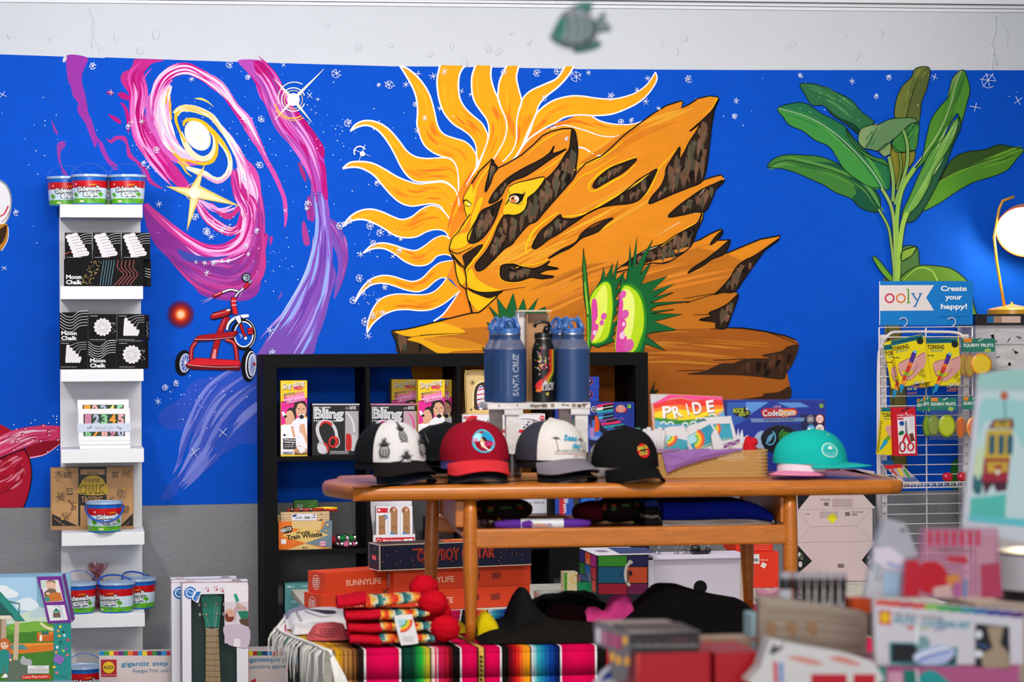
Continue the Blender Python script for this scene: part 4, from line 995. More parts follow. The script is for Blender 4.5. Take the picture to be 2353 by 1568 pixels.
dup(bu, bat(293, LZ[0]+.0005, -0.2325), 0.0, 'chalk bucket at the right end of the top ledge of the white tower')
dup(bu, bat(150, LZ[0]+.0005, -0.1085), 0.12, 'chalk bucket half hidden at the left end of the top ledge, hanging past the edge')
dup(bu, bat(250, LZ[0]+.0005, -0.1085), -0.35, 'chalk bucket mostly hidden behind the two front buckets on the top ledge')
b2 = make_bucket('chalk_bucket', 'chalk bucket with its handle folded down in front, standing before the brown kit box', bat(240, LZ[4]+.0005, -0.262), .28, 'front'); b2['group'] = GB
b3 = make_bucket('chalk_bucket', 'chalk bucket standing front right on the lowest full ledge, handle laid over its lid', bat(268, LZ[5]+.0005, -0.2325), -.55, 'side'); b3['group'] = GB
dup(b3, bat(318, LZ[5]+.0005, -0.1105), .3, 'chalk bucket at the back right of the lowest full ledge, peeping out behind another')
dup(bu, bat(180, LZ[5]+.0005, -0.2325), 0.05, 'chalk bucket with upright handle beside the toy clinic box on the lowest full ledge')
zb_ = W(200, 1592, -0.2).z
dup(bu, (W(193, 1550, -.28).x, -.28, zb_), 0.1, 'lowest chalk bucket, between the toy clinic box and the striped piano box')
mb = MB(); p_ = W(200, 1600, -.28); mb.box((p_.x-.16, -.4, 0), (p_.x+.1, -.04, zb_), mat('#d8d6d6', 'matte'), .003)
tag(mb.build('storage_box'), 'plain white box under the lowest chalk bucket at the foot of the tower', 'box')
# crumpled pink bag behind the buckets
mb = MB(); c = Vector(bat(224, LZ[5]+.0005, -.085))
prof = [(.02, .0), (.028, .06), (.02, .11), (.006, .128), (.034, .15), (.04, .175)]
mb.lathe([(r, z) for r, z in prof], c, mat('#d8436e', 'clear'), 22, smooth=False)
rr = random.Random(8); mb.v = [v + Vector((rr.uniform(-.006, .006), rr.uniform(-.006, .006), rr.uniform(-.005, .005) if v.z > c.z+.02 else 0)) for v in mb.v]
mb.ell(c + Vector((0, 0, .05)), (.022, .02, .045), mat('#c02050', 'plastic'), 12, 8, nz=.2, ns=40)
tag(mb.build('plastic_bag'), 'crumpled pink cellophane bag tied shut between the lower chalk buckets', 'bag')
# ---- black moon chalk boxes
BX = mat('#0b0a0c', 'matte'); LN = '#d9d6d8'; PK = '#d8d4d8'
def scrawl(d, cx, cy, s):
 for i in range(6):
  x0 = cx - s*.42 + i*s*.06; y0 = cy - s*.38 + i*s*.15
  d.s(PK, [(x0, y0+s*.06), (x0+s*.34+i*s*.03, y0-s*.02)], s*.17, s*.19, False); d.e(PK, x0, y0+s*.06, s*.085); d.e(PK, x0+s*.34+i*s*.03, y0-s*.02, s*.095)
 for i in range(7): d.s('#77737a', [(cx-s*.3+i*s*.05, cy-s*.3+i*s*.12), (cx+s*.1+i*s*.05, cy-s*.38+i*s*.12)], s*.012, s*.012, False)
 for i in range(5):
  y0 = cy - s*.38 + i*s*.1
  d.s(LN, [(cx+s*.02+i*s*.04, y0-s*.02+s*.06), (cx+s*.3, y0-s*.07), (cx+s*.6, y0-s*.09)], s*.014)
def waves(d, x0, y0, x1, y1, n=6):
 for i in range(n):
  yy = y0 + (y1-y0)*i/(n-1)
  d.s(LN, [(x0, yy-4), (x0+(x1-x0)*.22, yy+5), (x0+(x1-x0)*.45, yy+6), (x0+(x1-x0)*.7, yy-6), (x1, yy-8)], 1.0)
def moontext(d, x, y, w, h):
 d.t('#f0eef0', 'Moon', x, y, w*.98, h, 0, 0, .03); d.t('#f0eef0', 'Chalk', x, y+h*1.35, w, h, 0, 0, .03)
def arch(d, cx, cy, s):
 for i in range(5):
  a = cx - s*.28 + i*s*.13; top = cy - s*.36 + i*s*.13
  d.s(PK, [(a+s*.02, top), (a-s*.03, cy+s*.3)], s*.15, s*.15, False); d.e(PK, a+s*.02, top, s*.075); d.e(PK, a-s*.03, cy+s*.3, s*.075)
  d.s('#8a868c', [(a+s*.09, top+s*.1), (a+s*.04, cy+s*.3)], s*.012, None, False)
 for i in range(4):
  d.s(LN, [(cx-s*.2+i*s*.13, cy-s*.38+i*s*.13), (cx+s*.05+i*s*.07, cy-s*.48+i*s*.1), (cx+s*.3, cy-s*.53+i*s*.1), (cx+s*.55, cy-s*.54+i*s*.1)], s*.014)
def disc(d, cx, cy, s):
 d.e(PK, cx, cy, s*.31)
 for i in range(14): a = 2*PI*i/14; d.e(PK, cx+math.cos(a)*s*.3, cy+math.sin(a)*s*.3, s*.05, n=10)
 for i in range(7): a = 2*PI*i/7; d.ring('#a09ca2', cx+math.cos(a)*s*.16, cy+math.sin(a)*s*.16, s*.06, s*.01, n=10)
 rr = random.Random(4)
 for i in range(16): d.e(LN, cx+s*.33+rr.random()*s*.17, cy+rr.uniform(-.2, .24)*s, s*.012, n=6)
GM = 'small black chalk boxes on the white tower'
def mbox(label, rect, Yf, z0, fn, dep=.1):
 return pack('chalk_box', label, 'box', rect, Yf, dep, BX, fn, None, z0, None, GM)
y2 = -0.285
zl2 = LZ[1] + .0005
# long box and its neighbour
def f_long(d):
 rr = random.Random(2)
 for i in range(64):
  v = rr.random(); d.k = 2; d.e('#d9b45a', 196+rr.random()*26+v*-14+14*(1-v), 600+v*54, 1.0, n=6)
 for i in range(5): d.k = 3; d.s('#5f9bb0', [(239+i*6, 598), (230+i*6, 655)], 1.1, None, False)
 for i in range(5): d.s('#c0504e', [(272+i*9, 598), (270+i*9, 615), (284+i*8, 630), (276+i*8, 642), (263+i*9, 655)], 1.2)
 moontext(d, 152, 641, 36, 9)
lng = pack('chalk_box', 'long black chalk box lying flat on the second ledge, three small boxes on it', 'box', (147, 596, 330, 657), y2, .11, BX, f_long, None, zl2)
ztop = W(240, 596, y2).z
def f_sd(d):
 for i in range(4): d.s(LN, [(333, 617+i*6), (346, 620+i*6)], 1, None, False)
pack('chalk_box', 'black chalk box standing behind the right end of the long box', 'box', (329, 598, 347, 657), y2+.035, .07, BX, f_sd, None, zl2)
for i, (x0, x1, w_) in enumerate(((149, 211, 'left'), (214, 278, 'middle'), (281, 345, 'right'))):
 mbox('small black chalk box with a pale scrawl, %s of three on the long box' % w_, (x0, 535, x1, 595.5), y2+.004, ztop+.0005, lambda d, x0=x0: (scrawl(d, x0+30, 563, 56), d.lines(LN, x0+4, 538, x0+18, 1, 3, 1), d.lines('#a8a4a8', x0+4, 591, x0+38, 1, 3, 1.3), d.s('#d8504a', [(146, 590), (150, 584), (168, 577)], 2, .8) if x0 < 150 else None))
y3 = -0.285; zl3 = LZ[2] + .0005; zm3 = W(235, 784, y3).z
mbox('black chalk box with wavy lines and lettering, lower row middle of the third ledge', (202, 784.5, 267, 848), y3, zl3, lambda d: (waves(d, 203, 790, 266, 818), moontext(d, 207, 833, 36, 8.5)))
mbox('black chalk box with pale arched chalks, lower row left of the third ledge', (137, 784.5, 201, 848), y3, zl3, lambda d: (arch(d, 170, 815, 52), d.lines('#a8a4a8', 140, 843, 176, 1, 3, 1.3), d.lines(LN, 140, 789, 158, 1, 3, 1)))
mbox('black chalk box with a pale scalloped disc, lower row right of the third ledge', (268, 784.5, 334, 848), y3, zl3, lambda d: (disc(d, 303, 815, 62), d.lines('#a8a4a8', 274, 843, 310, 1, 3, 1.3), d.lines(LN, 274, 789, 292, 1, 3, 1)))
mbox('black chalk box with wavy lines and lettering, upper row left of the third ledge', (137, 718, 202, 783.5), y3, zm3+.001, lambda d: (waves(d, 138, 722, 201, 756), moontext(d, 141, 770, 36, 8.5)))
mbox('black chalk box with a pale scalloped disc, upper row middle of the third ledge', (203, 722, 268, 783.5), y3, zm3+.001, lambda d: (disc(d, 236, 752, 60), d.lines('#a8a4a8', 207, 780, 243, 1, 3, 1.3), d.lines(LN, 207, 726, 225, 1, 3, 1)))
mbox('black chalk box with pale arched chalks, upper row right of the third ledge', (270, 722, 333, 783.5), y3, zm3+.001, lambda d: (arch(d, 303, 753, 52), d.lines('#a8a4a8', 273, 780, 309, 1, 3, 1.3), d.lines(LN, 273, 726, 291, 1, 3, 1)))
mbox('black speckled chalk box peeping out behind the right end of the upper row', (331, 724, 343, 784), y3+.05, zm3+.001, lambda d: [d.e(LN, 336+random.Random(i).random()*6, 740+i*2.6, .9, n=6) for i in range(14)], .05)
mb = MB(); pbox(mb, 331, 784.3, 341, 848, y3+.05, .05, mat(BX), zl3, zm3+.0005); tag(mb.build('chalk_box'), 'black chalk box peeping out behind the right end of the lower row', 'box')
# ---- white boxes of chalk numbers
y4 = -0.272; zl4 = LZ[3] + .0005
def numbox(label, rect, Yf, z0, nums, cols, band=False, lean=True):
 x0, y0, x1, y1 = rect; s = (x1-x0)/120.0
 t = pack('chalk_number_set', label, 'box', rect, Yf, .02, '#ece9ea', None, None, z0)
 mb = MB(); d = Dec(mb, wallsurf(Yf-.0004))
 d.r('#1d3a22', x0+12*s, y0+12*s, x0+108*s, y0+36*s)
 for i, (n_, c_) in enumerate(zip(nums, cols)): d.t(c_, n_, x0+(15+19*i)*s, y0+34*s, 15*s, 20*s, 0, 0, .05)
 d.r('#1d3a22', x0+12*s, y0+50*s, x0+108*s, y0+63*s)
 for i, (n_, c_) in enumerate(zip('67890', cols[2:]+cols[:2])): d.t(c_, n_, x0+(15+19*i)*s, y0+62*s, 15*s, 12*s, 0, 0, .05)
 mb.build('window', t)
 if band:
  mb = MB(); a = W(x0-2, y0+45, Yf).x; b = W(x1+2, y0+45, Yf).x; za = W(x0, y0+53, Yf).z; zb = W(x0, y0+34, Yf).z
  mb.box((a, Yf-.0022, za), (b, Yf+.021, zb), mat('#c9d0e0'))
  d = Dec(mb, wallsurf(Yf-.0024)); d.t('#8a93a8', 'SIDEWALK CHALK', x0+38, y0+47, 44, 6); d.t('#3c4458', 'FUN', x0+22, y0+48, 11, 5, -25, 0, .02); d.t('#3c4458', 'FUN', x0+88, y0+44, 11, 5, 25, 0, .02); d.lines('#8a93a8', x0+45, y0+50, x0+75, 1, 2, 1)
  mb.build('paper_band', t)
 return t
WB = '#e8e6e8'
pack('chalk_number_set', 'white flat chalk box lying lowest on the fourth ledge under the number sets', 'box', (183, 1024, 300, 1034), y4-.008, .11, WB, None, None, zl4)
z_ = W(240, 1024, y4-.008).z
pack('chalk_number_set', 'white flat chalk box with a thin lid gap, second lowest on the fourth ledge', 'box', (181, 1013, 299, 1024), y4-.004, .11, WB, lambda d: d.s('#b8b4b8', [(181, 1022.5), (299, 1021)], .9, None, False), None, z_+.0005)
z_ = W(240, 1013, y4-.004).z
numbox('white box of chalk numbers with a grey paper band, standing foremost on the fourth ledge', (180, 940, 299, 1011.5), y4+.006, z_+.0005, '12345', ['#c87a9a', '#aeb2cc', '#86c08c', '#f0952a', '#efa8ac'], True)
numbox('white box of chalk numbers standing behind the banded one on the fourth ledge', (178, 919, 296, 1011), y4+.034, z_+.0005, '12345', ['#f0952a', '#e8a0a4', '#a8aabf', '#efd36a', '#8ad0a0'])
# ---- brown chalk tagging kit
y5 = -0.157
def f_kit(d):
 d.ymax = 1209
 d.fr = 'J'
 d.r('#b98a58', 470, 850, 705, 1410); d.r('#b98a58', 960, 850, 1195, 1410); d.r('#14110f', 705, 838, 960, 1412); d.r('#b98a58', 724, 860, 944, 905)
 d.q('#14110f', [(468, 1260), (700, 1412), (468, 1414)]); d.q('#14110f', [(1197, 1255), (1085, 1414), (1197, 1414)])
 d.e('#b8962c', 838, 1000, 112, 88); d.r('#b98a58', 724, 1185, 944, 1392); d.p('#c9a21c', '712,1020 740,985 850,985 960,995 950,1085 722,1082')
 d.t('#14110f', 'CHALK', 722, 1078, 226, 72, -2, .1, .05); d.t('#d9b22a', 'CHALK', 726, 1074, 218, 64, -2, .1, .005)
 d.t('#3a2c10', 'Young', 760, 975, 140, 34, -5, .2); d.t('#b98a58', 'TAGGING', 734, 1152, 190, 48, 0, .1, .03); d.lines('#3a2c1c', 790, 880, 890, 2, 12, 5)
 d.ring('#4a3420', 627, 1057, 38, 4, n=4, a0=45, a1=405); d.t('#4a3420', 'NOT', 602, 1062, 48, 20); d.lines('#4a3420', 602, 1030, 650, 1, 8, 6); d.r('#4a3420', 604, 1076, 652, 1088)
 for (x, y, a) in ((545, 1110, 1), (650, 1180, 2), (520, 920, 3), (1140, 900, 4), (1100, 1070, 5), (1130, 1210, 6), (600, 1290, 7)):
  r2 = random.Random(a)
  for k in range(7): d.s('#6a4c30', [(x+r2.uniform(-45, 45), y+r2.uniform(-50, 50)) for q in range(4)], 3, 2)
  d.e('#c89a30', x+r2.uniform(-40, 40), y+r2.uniform(-40, 40), 14, 10)
 d.t('#b98a58', 'CHALKERS WANTED', 485, 1305, 150, 16, 36); d.lines('#3a2c1c', 1012, 885, 1065, 3, 18, 9); d.lines('#3a2c1c', 572, 885, 650, 3, 18, 8); d.t('#3a2c1c', 'SPOT', 985, 1150, 60, 24, -35); d.t('#b98a58', 'CHALK & JOY', 1095, 1395, 100, 12, -38)
pack('chalk_kit_box', 'wide brown cardboard chalk tagging kit standing on the fifth ledge', 'box', (116, 1074, 307, 1222), y5, .045, '#a87c50', f_kit, None, LZ[4]+.0005)
# ============================================================ BOTTOM LEFT: toy clinic box, piano mat box, ukuleles
# low white plinth they stand on (below the frame)
ZP = 0.24
mb = MB(); mb.box((-1.0, -1.35, 0.0), (W(165, 1500, -1.0).x, -.66, ZP), mat('#cfcac4', 'oldwood'), .004)
tag(mb.build('display_plinth'), 'low wooden plinth under the toy clinic box at the lower left', 'plinth')
def f_cl(d):
 d.fr = 'K'
 d.r('#a8cdea', -400, 545, 360, 980)
 d.p('#e6eef6', '-60,640 40,620 110,660 180,700 140,740 0,740 -120,700'); d.p('#dfeaf4', '150,790 260,740 340,770 380,830 300,870 180,850'); d.p('#c9dcc8', '-300,960 0,940 200,900 330,860 430,840 525,900 525,1000 -300,1000', False)
 d.q('#b9d0d8', [(290, 900), (380, 830), (450, 850), (470, 930), (300, 940)])
 d.p('#5f9a2c', '-400,1040 60,1030 250,985 400,975 525,1010 525,1180 -400,1190'); d.p('#3f7d22', '-400,1080 80,1110 300,1060 525,1120 525,1560 -400,1560', False)
 d.p('#77b03a', '60,1020 240,985 420,985 525,1030 400,1060 200,1080'); d.s('#e6d9b0', '395,985 420,1010 470,1040 525,1055', 18, 30)
 d.q('#d9761e', [(60, 1195), (525, 1180), (525, 1262), (190, 1290), (60, 1290)]); d.q('#e8902c', [(60, 1195), (525, 1180), (525, 1195), (200, 1225), (60, 1215)]); d.q('#c9601a', [(362, 1085), (525, 1075), (525, 1165), (362, 1172)]); d.q('#e07a24', [(362, 1085), (525, 1075), (525, 1100), (400, 1130)])
 d.q('#4a8a8f', [(90, 1205), (230, 1200), (275, 1248), (120, 1252)]); d.q('#f2ece4', [(388, 1110), (412, 1105), (412, 1165), (388, 1168)]); d.p('#2d6a62', '405,1105 410,1060 440,1080 470,1058 480,1105', False)
 d.q('#b9a387', [(20, 945), (62, 950), (62, 1180), (10, 1180)]); d.q('#c8b294', [(145, 965), (192, 965), (175, 1360), (128, 1350)]); d.q('#8a7458', [(0, 950), (18, 950), (10, 1200), (0, 1200)])
 d.q('#e8dcc8', [(-200, 915), (132, 915), (132, 950), (-200, 950)])
 d.p('#12564e', '-200,560 0,680 60,745 245,970 150,970 0,800 -200,700', False); d.q('#1d8a7c', [(0, 690), (50, 740), (235, 965), (150, 962), (110, 900), (0, 780)]); d.s('#1d7a6c', '78,775 190,800 185,900', 13, 13, False); d.s('#1d7a6c', '95,790 180,890', 8, 8, False); d.p('#12564e', '-100,780 0,800 120,900 130,915 -100,915', False)
 d.p('#5b6a5a', '10,1380 120,1350 300,1380 330,1480 250,1540 60,1540'); d.p('#a9adb0', '200,1350 225,1310 260,1340 300,1345 315,1390 280,1405 210,1390')
 # girl figure
 d.p('#c0612a', '-5,1210 5,1160 45,1135 90,1155 105,1205 95,1250 60,1265 0,1260'); d.e('#f0c4a4', 45, 1200, 40, 44); d.p('#c0612a', '5,1190 20,1150 60,1145 88,1170 92,1210 60,1180 25,1178'); d.e('#2a1c14', 30, 1200, 6, 8); d.e('#2a1c14', 62, 1198, 6, 8); d.s('#b05040', '36,1222 46,1228 58,1222', 3)
 d.p('#178a80', '0,1260 40,1245 85,1262 92,1330 80,1480 52,1480 45,1360 30,1480 0,1490', False); d.p('#8a62a8', '85,1265 108,1290 112,1345 92,1345', False); d.e('#f0c4a4', 104, 1350, 12, 14); d.p('#f2efe8', '10,1525 50,1480 75,1500 70,1525', False)
 d.r('#e8e6e6', 272, 1405, 478, 1482); d.t('#3a3a3a', 'WARNING:', 340, 1425, 96, 14); d.lines('#5a5a5a', 280, 1438, 470, 3, 14, 5)
 d.p('#d8301f', '210,1515 225,1500 480,1492 500,1515 485,1536 225,1540', False); d.t('#f6efe8', 'Love Play Learn', 230, 1528, 236, 19, -2)
 d.r('#1a8a86', 525, 985, 695, 1545)
 for i, (x, y, c_) in enumerate(((580, 1115, '#e8b02a'), (665, 1155, '#d83040'), (620, 1260, '#9ac83a'), (570, 1065, '#c8a060'), (630, 1110, '#b8dce8'), (590, 1175, '#1a5a60'), (550, 1275, '#e88a40'), (660, 1300, '#d86a60'), (530, 1420, '#f0c040'), (620, 1075, '#1a4a50'), (645, 1240, '#8a5ab0'), (555, 1475, '#e06a8a'), (590, 1025, '#e0d050'), (560, 1225, '#d8ecf0'))):
  d.e(c_, x, y, 16, 13, i*20, 10)
 d.q('#8a62b8', [(550, 1290), (635, 1330), (600, 1400), (520, 1360)]); d.s('#1d6a70', '580,1190 605,1160 600,1200', 6, 6); d.t('#0f6a66', '57PCS', 555, 1522, 100, 22)
 d.p('#6f1f8f', '358,535 600,530 640,760 700,985 470,992 430,800', False)
 d.p('#e9e2e4', '395,570 570,566 622,775 445,785', False); d.p('#c8d8d0', '395,570 440,568 450,650 405,660', False); d.p('#e2b69a', '450,590 520,575 545,620 530,660 480,665 455,630'); d.p('#7a6a54', '450,590 480,568 530,572 545,600 500,582'); d.p('#6f5f4a', '430,690 480,650 540,655 570,720 440,740', False); d.p('#c8702a', '510,690 590,690 615,770 450,782 440,745', False); d.p('#2c8a84', '430,740 480,735 490,770 445,778', False); d.e('#e2b69a', 470, 700, 22, 14)
 d.p('#e6e4ea', '455,815 630,812 665,958 490,968', False); d.q('#1f8a7c', [(515, 880), (550, 840), (598, 880)]); d.q('#6f5a4a', [(520, 885), (590, 885), (595, 935), (520, 935)]); d.s('#b8c4d0', '520,820 590,830 620,950', 14, 10)
t = thing('toy_clinic_box', 'large bright toy clinic box with purple picture panel at the lower left corner', 'box', (W(20, 1500, -1.0).x, -0.9, ZP))
mb = MB(); YC = -1.0
ex = pbox(mb, -90, 1327, 163, 1620, YC, .14, mat('#7fb2c8'), ZP + .001)
d = Dec(mb, wallsurf(YC-.0003), step=.00008); f_cl(d); mb.build('carton', t)
mb = MB(); d = Dec(mb, wallsurf(YC-.002)); P = [(84, 1324), (143, 1323), (156, 1372), (171, 1424), (165, 1431), (110, 1432), (100, 1388)]
mb.prism([wallsurf(YC-.004).at(*q) for q in [(143, 1321), (150, 1320), (172, 1423), (165, 1431)]], (0, .02, 0), mat('#5a2a72')); mb.build('window_corner', t)
# piano mat box
ZF = 0.34
def f_pm(d):
 cols = ['#1a86c0', '#3a9a3c', '#f0d020', '#c83050', '#6a2a80', '#2a8a4a', '#e8762a', '#b8203a', '#2a9ad0', '#f0d020', '#b01c30', '#3a8a3c', '#1a3a70', '#2a8ac8', '#c82038', '#e8803a', '#5a2a7a', '#4a9a3a', '#b8203a', '#c82a6a', '#2a9ad8', '#2a4a70']
 x = 228; i = 0
 while x < 662: d.k = 1; d.r(cols[i % len(cols)], x, 1497, min(662, x+[11, 12, 10][i % 3]), 1507); x += [11, 12, 10][i % 3]; i += 1
 d.k = 3; d.r('#d9343c', 660, 1497, 662, 1545); d.fr = 'K'
 d.r('#b3182a', 988, 1348, 1142, 1518); d.e('#f2c81c', 1064, 1425, 58); d.t('#14100e', 'ALEX', 1012, 1440, 104, 34, 0, 0, .02); d.s('#f2c0b0', '990,1500 1140,1500', 4)
 d.t('#1f86b0', 'gigantic step & play', 1186, 1412, 720, 44, -1, 0, .015); d.t('#2f7aa0', 'Riesiges Tritt- und Spielklavier', 1302, 1475, 560, 34, -1)
 d.fr = 'L'; d.t('#1f86b0', 'gigantesque piano', 1523, 1352, 520, 46, -1, 0, .015); d.t('#2f7aa0', 'pianoforte gigante', 1570, 1415, 350, 36, -1); d.q('#c8202c', [(1580, 1535), (1630, 1510), (1630, 1560), (1580, 1580)])
pack('piano_mat_box', 'wide white floor piano box with a striped rainbow lid standing behind the ukuleles', 'box', (228, 1498, 662, 1700), -.55, .1, '#d9c9c6', f_pm, None, 0.2)
mb = MB(); mb.box((W(228, 1700, -.55).x, -.56, 0), (W(650, 1700, -.55).x, -.46, .1985), mat('#b8afa6', 'matte'), .003); tag(mb.build('display_riser'), 'low grey riser hidden under the wide piano box', 'riser')
# ukulele boxes
YU = -0.78
def ukebox(label, x0, y0, x1, Yf, full):
 zb = 0.241
 a = W(x0, 1450, Yf).x; b = W(x1, 1450, Yf).x; zt = W((x0+x1)/2, y0, Yf).z
 dx = x0-418
 t = thing('ukulele_box', label, 'box', ((a+b)/2, Yf+.04, zb))
 # carton as a tray with a window in the front
 mb = MB(); m = mat('#e6e2ea'); D_ = .085
 f = lambda x, y: (W(x, y, Yf).x, W(x, y, Yf).z)
 wl, wt = f(439+dx, 1367); wr, _ = f(515.5+dx, 1367); wr2, wy = f(544+dx, 1478); _, wm = f(520+dx, 1455)
 def pane(X0, X1, Z0, Z1, Y0=Yf, Y1=Yf+.0015): mb.box((X0, Y0, Z0), (X1, Y1, Z1), m)
 pane(a, wl, zb, zt); pane(wl, b, wt, zt); pane(wr, b, wy, wt); pane(wr2, b, zb, wy); pane(wl, wr2, zb, zb+.03)
 mb.box((a, Yf, zb), (a+.0015, Yf+D_, zt), m); mb.box((b-.0015, Yf, zb), (b, Yf+D_, zt), m); mb.box((a, Yf, zt-.0015), (b, Yf+D_, zt), m); mb.box((a, Yf, zb), (b, Yf+D_, zb+.0015), m)
 mb.box((a, Yf+D_-.0015, zb), (b, Yf+D_, zt), mat('#2c4a48'))
 d = Dec(mb, wallsurf(Yf-.0003), (200-0, 1200, 4.2018)); d.fr = (200+dx, 1200, 4.2018)
 d.s('#c04a5a', '908,585 1558,580', 4); d.s('#c04a5a', '1558,580 1560,1546', 3)
 d.e('#1f6fc0', 997, 685, 60); d.e('#e8ecf4', 997, 685, 44); d.e('#1f6fc0', 997, 685, 33); d.s('#dfe8f4', '975,680 990,672 1000,690 1015,685', 5); d.e('#dfe8f4', 1018, 690, 6)
 d.t('#e8ecf4', 'REAL MUSIC', 950, 660, 92, 12, -40)
 if full:
  d.p('#f0f2f8', '1010,745 1050,660 1112,662 1090,720 1075,780 1055,778', False); d.p('#1f6fc0', '1022,742 1058,672 1100,672 1080,720 1065,760 1052,770', False); d.t('#e8ecf4', 'MUSIC', 1056, 760, 52, 12, -68)
  for x, y in ((1150, 645), (1233, 635), (1290, 650)): d.e('#c8203c', x+18, y+18, 9); d.s('#c8203c', [(x-8, y+8), (x-5, y-10), (x+22, y-12), (x+25, y+14)], 4, 4, False)
  d.p('#d9cdd6', '1328,775 1340,720 1556,700 1556,1205 1440,1205 1360,1180 1332,1120', False); d.p('#ece6ea', '1332,620 1556,610 1556,770 1328,775', False); d.p('#c9b8c8', '1330,1000 1556,1010 1556,1205 1440,1205 1360,1180 1332,1120'); d.q('#ebe4ea', [(1416, 1130), (1480, 1125), (1480, 1205), (1418, 1205)])
  d.p('#d9a890', '1335,870 1350,845 1400,842 1425,870 1420,910 1380,925 1340,905'); d.p('#7a3420', '1330,900 1350,880 1370,915 1415,915 1400,960 1350,960 1335,940'); d.e('#3a1c14', 1395, 868, 4); d.e('#3a1c14', 1372, 880, 4); d.p('#c0a0a0', '1425,830 1480,800 1540,830 1530,860 1450,850 1430,950 1415,930'); d.p('#1c7a5c', '1450,860 1556,860 1556,960 1490,940'); d.p('#d9a890', '1440,790 1475,780 1500,830 1460,820'); d.p('#1f9a78', '1415,700 1440,690 1470,760 1440,775'); d.s('#8a9a8a', '1440,770 1470,830', 8, 8); d.p('#5a4030', '1470,940 1556,930 1556,1010 1480,980')
 mb.build('carton', t)
 mb = MB(); mb.face([(wl-.004, Yf+.002, zb+.03), (wr2+.002, Yf+.002, zb+.03), (wr2+.002, Yf+.002, wy), (wr+.002, Yf+.002, wy), (wr+.002, Yf+.002, wt+.003), (wl-.004, Yf+.002, wt+.003)], mat('#dfeeee', 'clear')); mb.build('window', t)
 mb = MB(); mb.box((a, Yf+.0005, zt), (b, Yf+D_, zt+.0008), m)
 d = Dec(mb, Surf((0, 0, zt+.0009), (0, 0, 1)), None)
 mb.face([(a+.02, Yf+.03, zt+.0012), (a+.05, Yf+.03, zt+.0012), (a+.05, Yf+.05, zt+.0012), (a+.02, Yf+.05, zt+.0012)], mat('#c83a3a')); mb.face([(b-.06, Yf+.02, zt+.0012), (b-.02, Yf+.02, zt+.0012), (b-.03, Yf+.06, zt+.0012), (b-.055, Yf+.06, zt+.0012)], mat('#6a6468')); mb.build('top_flap', t)
 return t
ukebox('white ukulele box in front, green headstock showing in its window', 418, 1338, 571, YU, True)
ukebox('white ukulele box standing behind the other, only its left strip showing', 393, 1331, 545, YU+.11, False)
mb = MB(); mb.box((W(380, 1500, YU).x, YU-.012, 0), (W(585, 1500, YU).x, YU+.21, .2395), mat('#b8afa6', 'matte'), .003); tag(mb.build('display_riser'), 'grey riser below the frame carrying the two ukulele boxes', 'riser')
# the ukulele inside the front box
YK = YU + .03; S_ = wallsurf(YK)
t = thing('ukulele', 'green headed toy ukulele with pale wooden neck inside the front white box', 'ukulele', (W(487, 1550, YK).x, YK, .245))
def upoly(mb, P, th, m): mb.prism([S_.at(200+a/4.2018, 1200+b/4.2018) for a, b in pts2(P)], (0, th, 0), mat(m, 'satin'))
mb = MB(); upoly(mb, crom(pts2('1112,712 1290,712 1292,800 1288,900 1278,960 1268,1022 1148,1022 1138,960 1120,900 1112,800'), True, 3), .014, '#128a72'); mb.build('headstock', t)
mb = MB(); upoly(mb, '1148,1030 1268,1030 1292,1620 1146,1620', .016, '#c09a70')
for y in (1100, 1160, 1216, 1275, 1330, 1384, 1440, 1494, 1545): mb.tube([S_.at(200+1147/4.2018, 1200+y/4.2018, .0006), S_.at(200+(1270+(y-1030)*.035)/4.2018, 1200+y/4.2018, .0006)], .0007, mat('#8a6a44', 'metal'), 6)
mb.build('fretboard', t)
mb = MB(); upoly(mb, '1146,1016 1270,1016 1270,1032 1146,1032', .012, '#f0ece4'); mb.build('nut', t)
mb = MB()
for x0, y0, x1, x2 in ((1245, 720, 1220, 1195), (1262, 800, 1240, 1225), (1250, 895, 1236, 1250), (1150, 905, 1180, 1170)):
 mb.tube([S_.at(200+x0/4.2018, 1200+y0/4.2018, .003), S_.at(200+x1/4.2018, 1200+1022/4.2018, .0025), S_.at(200+x2/4.2018, 1200+1600/4.2018, .003)], .0004, mat('#e8e8ea', 'plastic'), 5)
mb.build('strings', t)
for x, y in ((1147, 803), (1257, 797), (1153, 898), (1255, 893)):
 mb = MB(); p = S_.at(200+x/4.2018, 1200+y/4.2018, 0); mb.lathe([(.0001, .007), (.0025, .007), (.003, .003), (.0052, .002), (.0055, 0)], p, mat('#c8c0b0', 'metal'), 14, Matrix.Rotation(PI/2, 3, 'X'))
 s_ = -1 if x < 1200 else 1
 q = S_.at(200+x/4.2018 + s_*15, 1200+y/4.2018, -.006)
 mb.tube([p + Vector((0, .006, 0)), q], .0015, mat('#c8c0b0', 'metal'), 6); mb.ell(q, (.004, .003, .007), mat('#d8d0b8', 'plastic'), 10, 8); mb.build('tuning_peg', t)
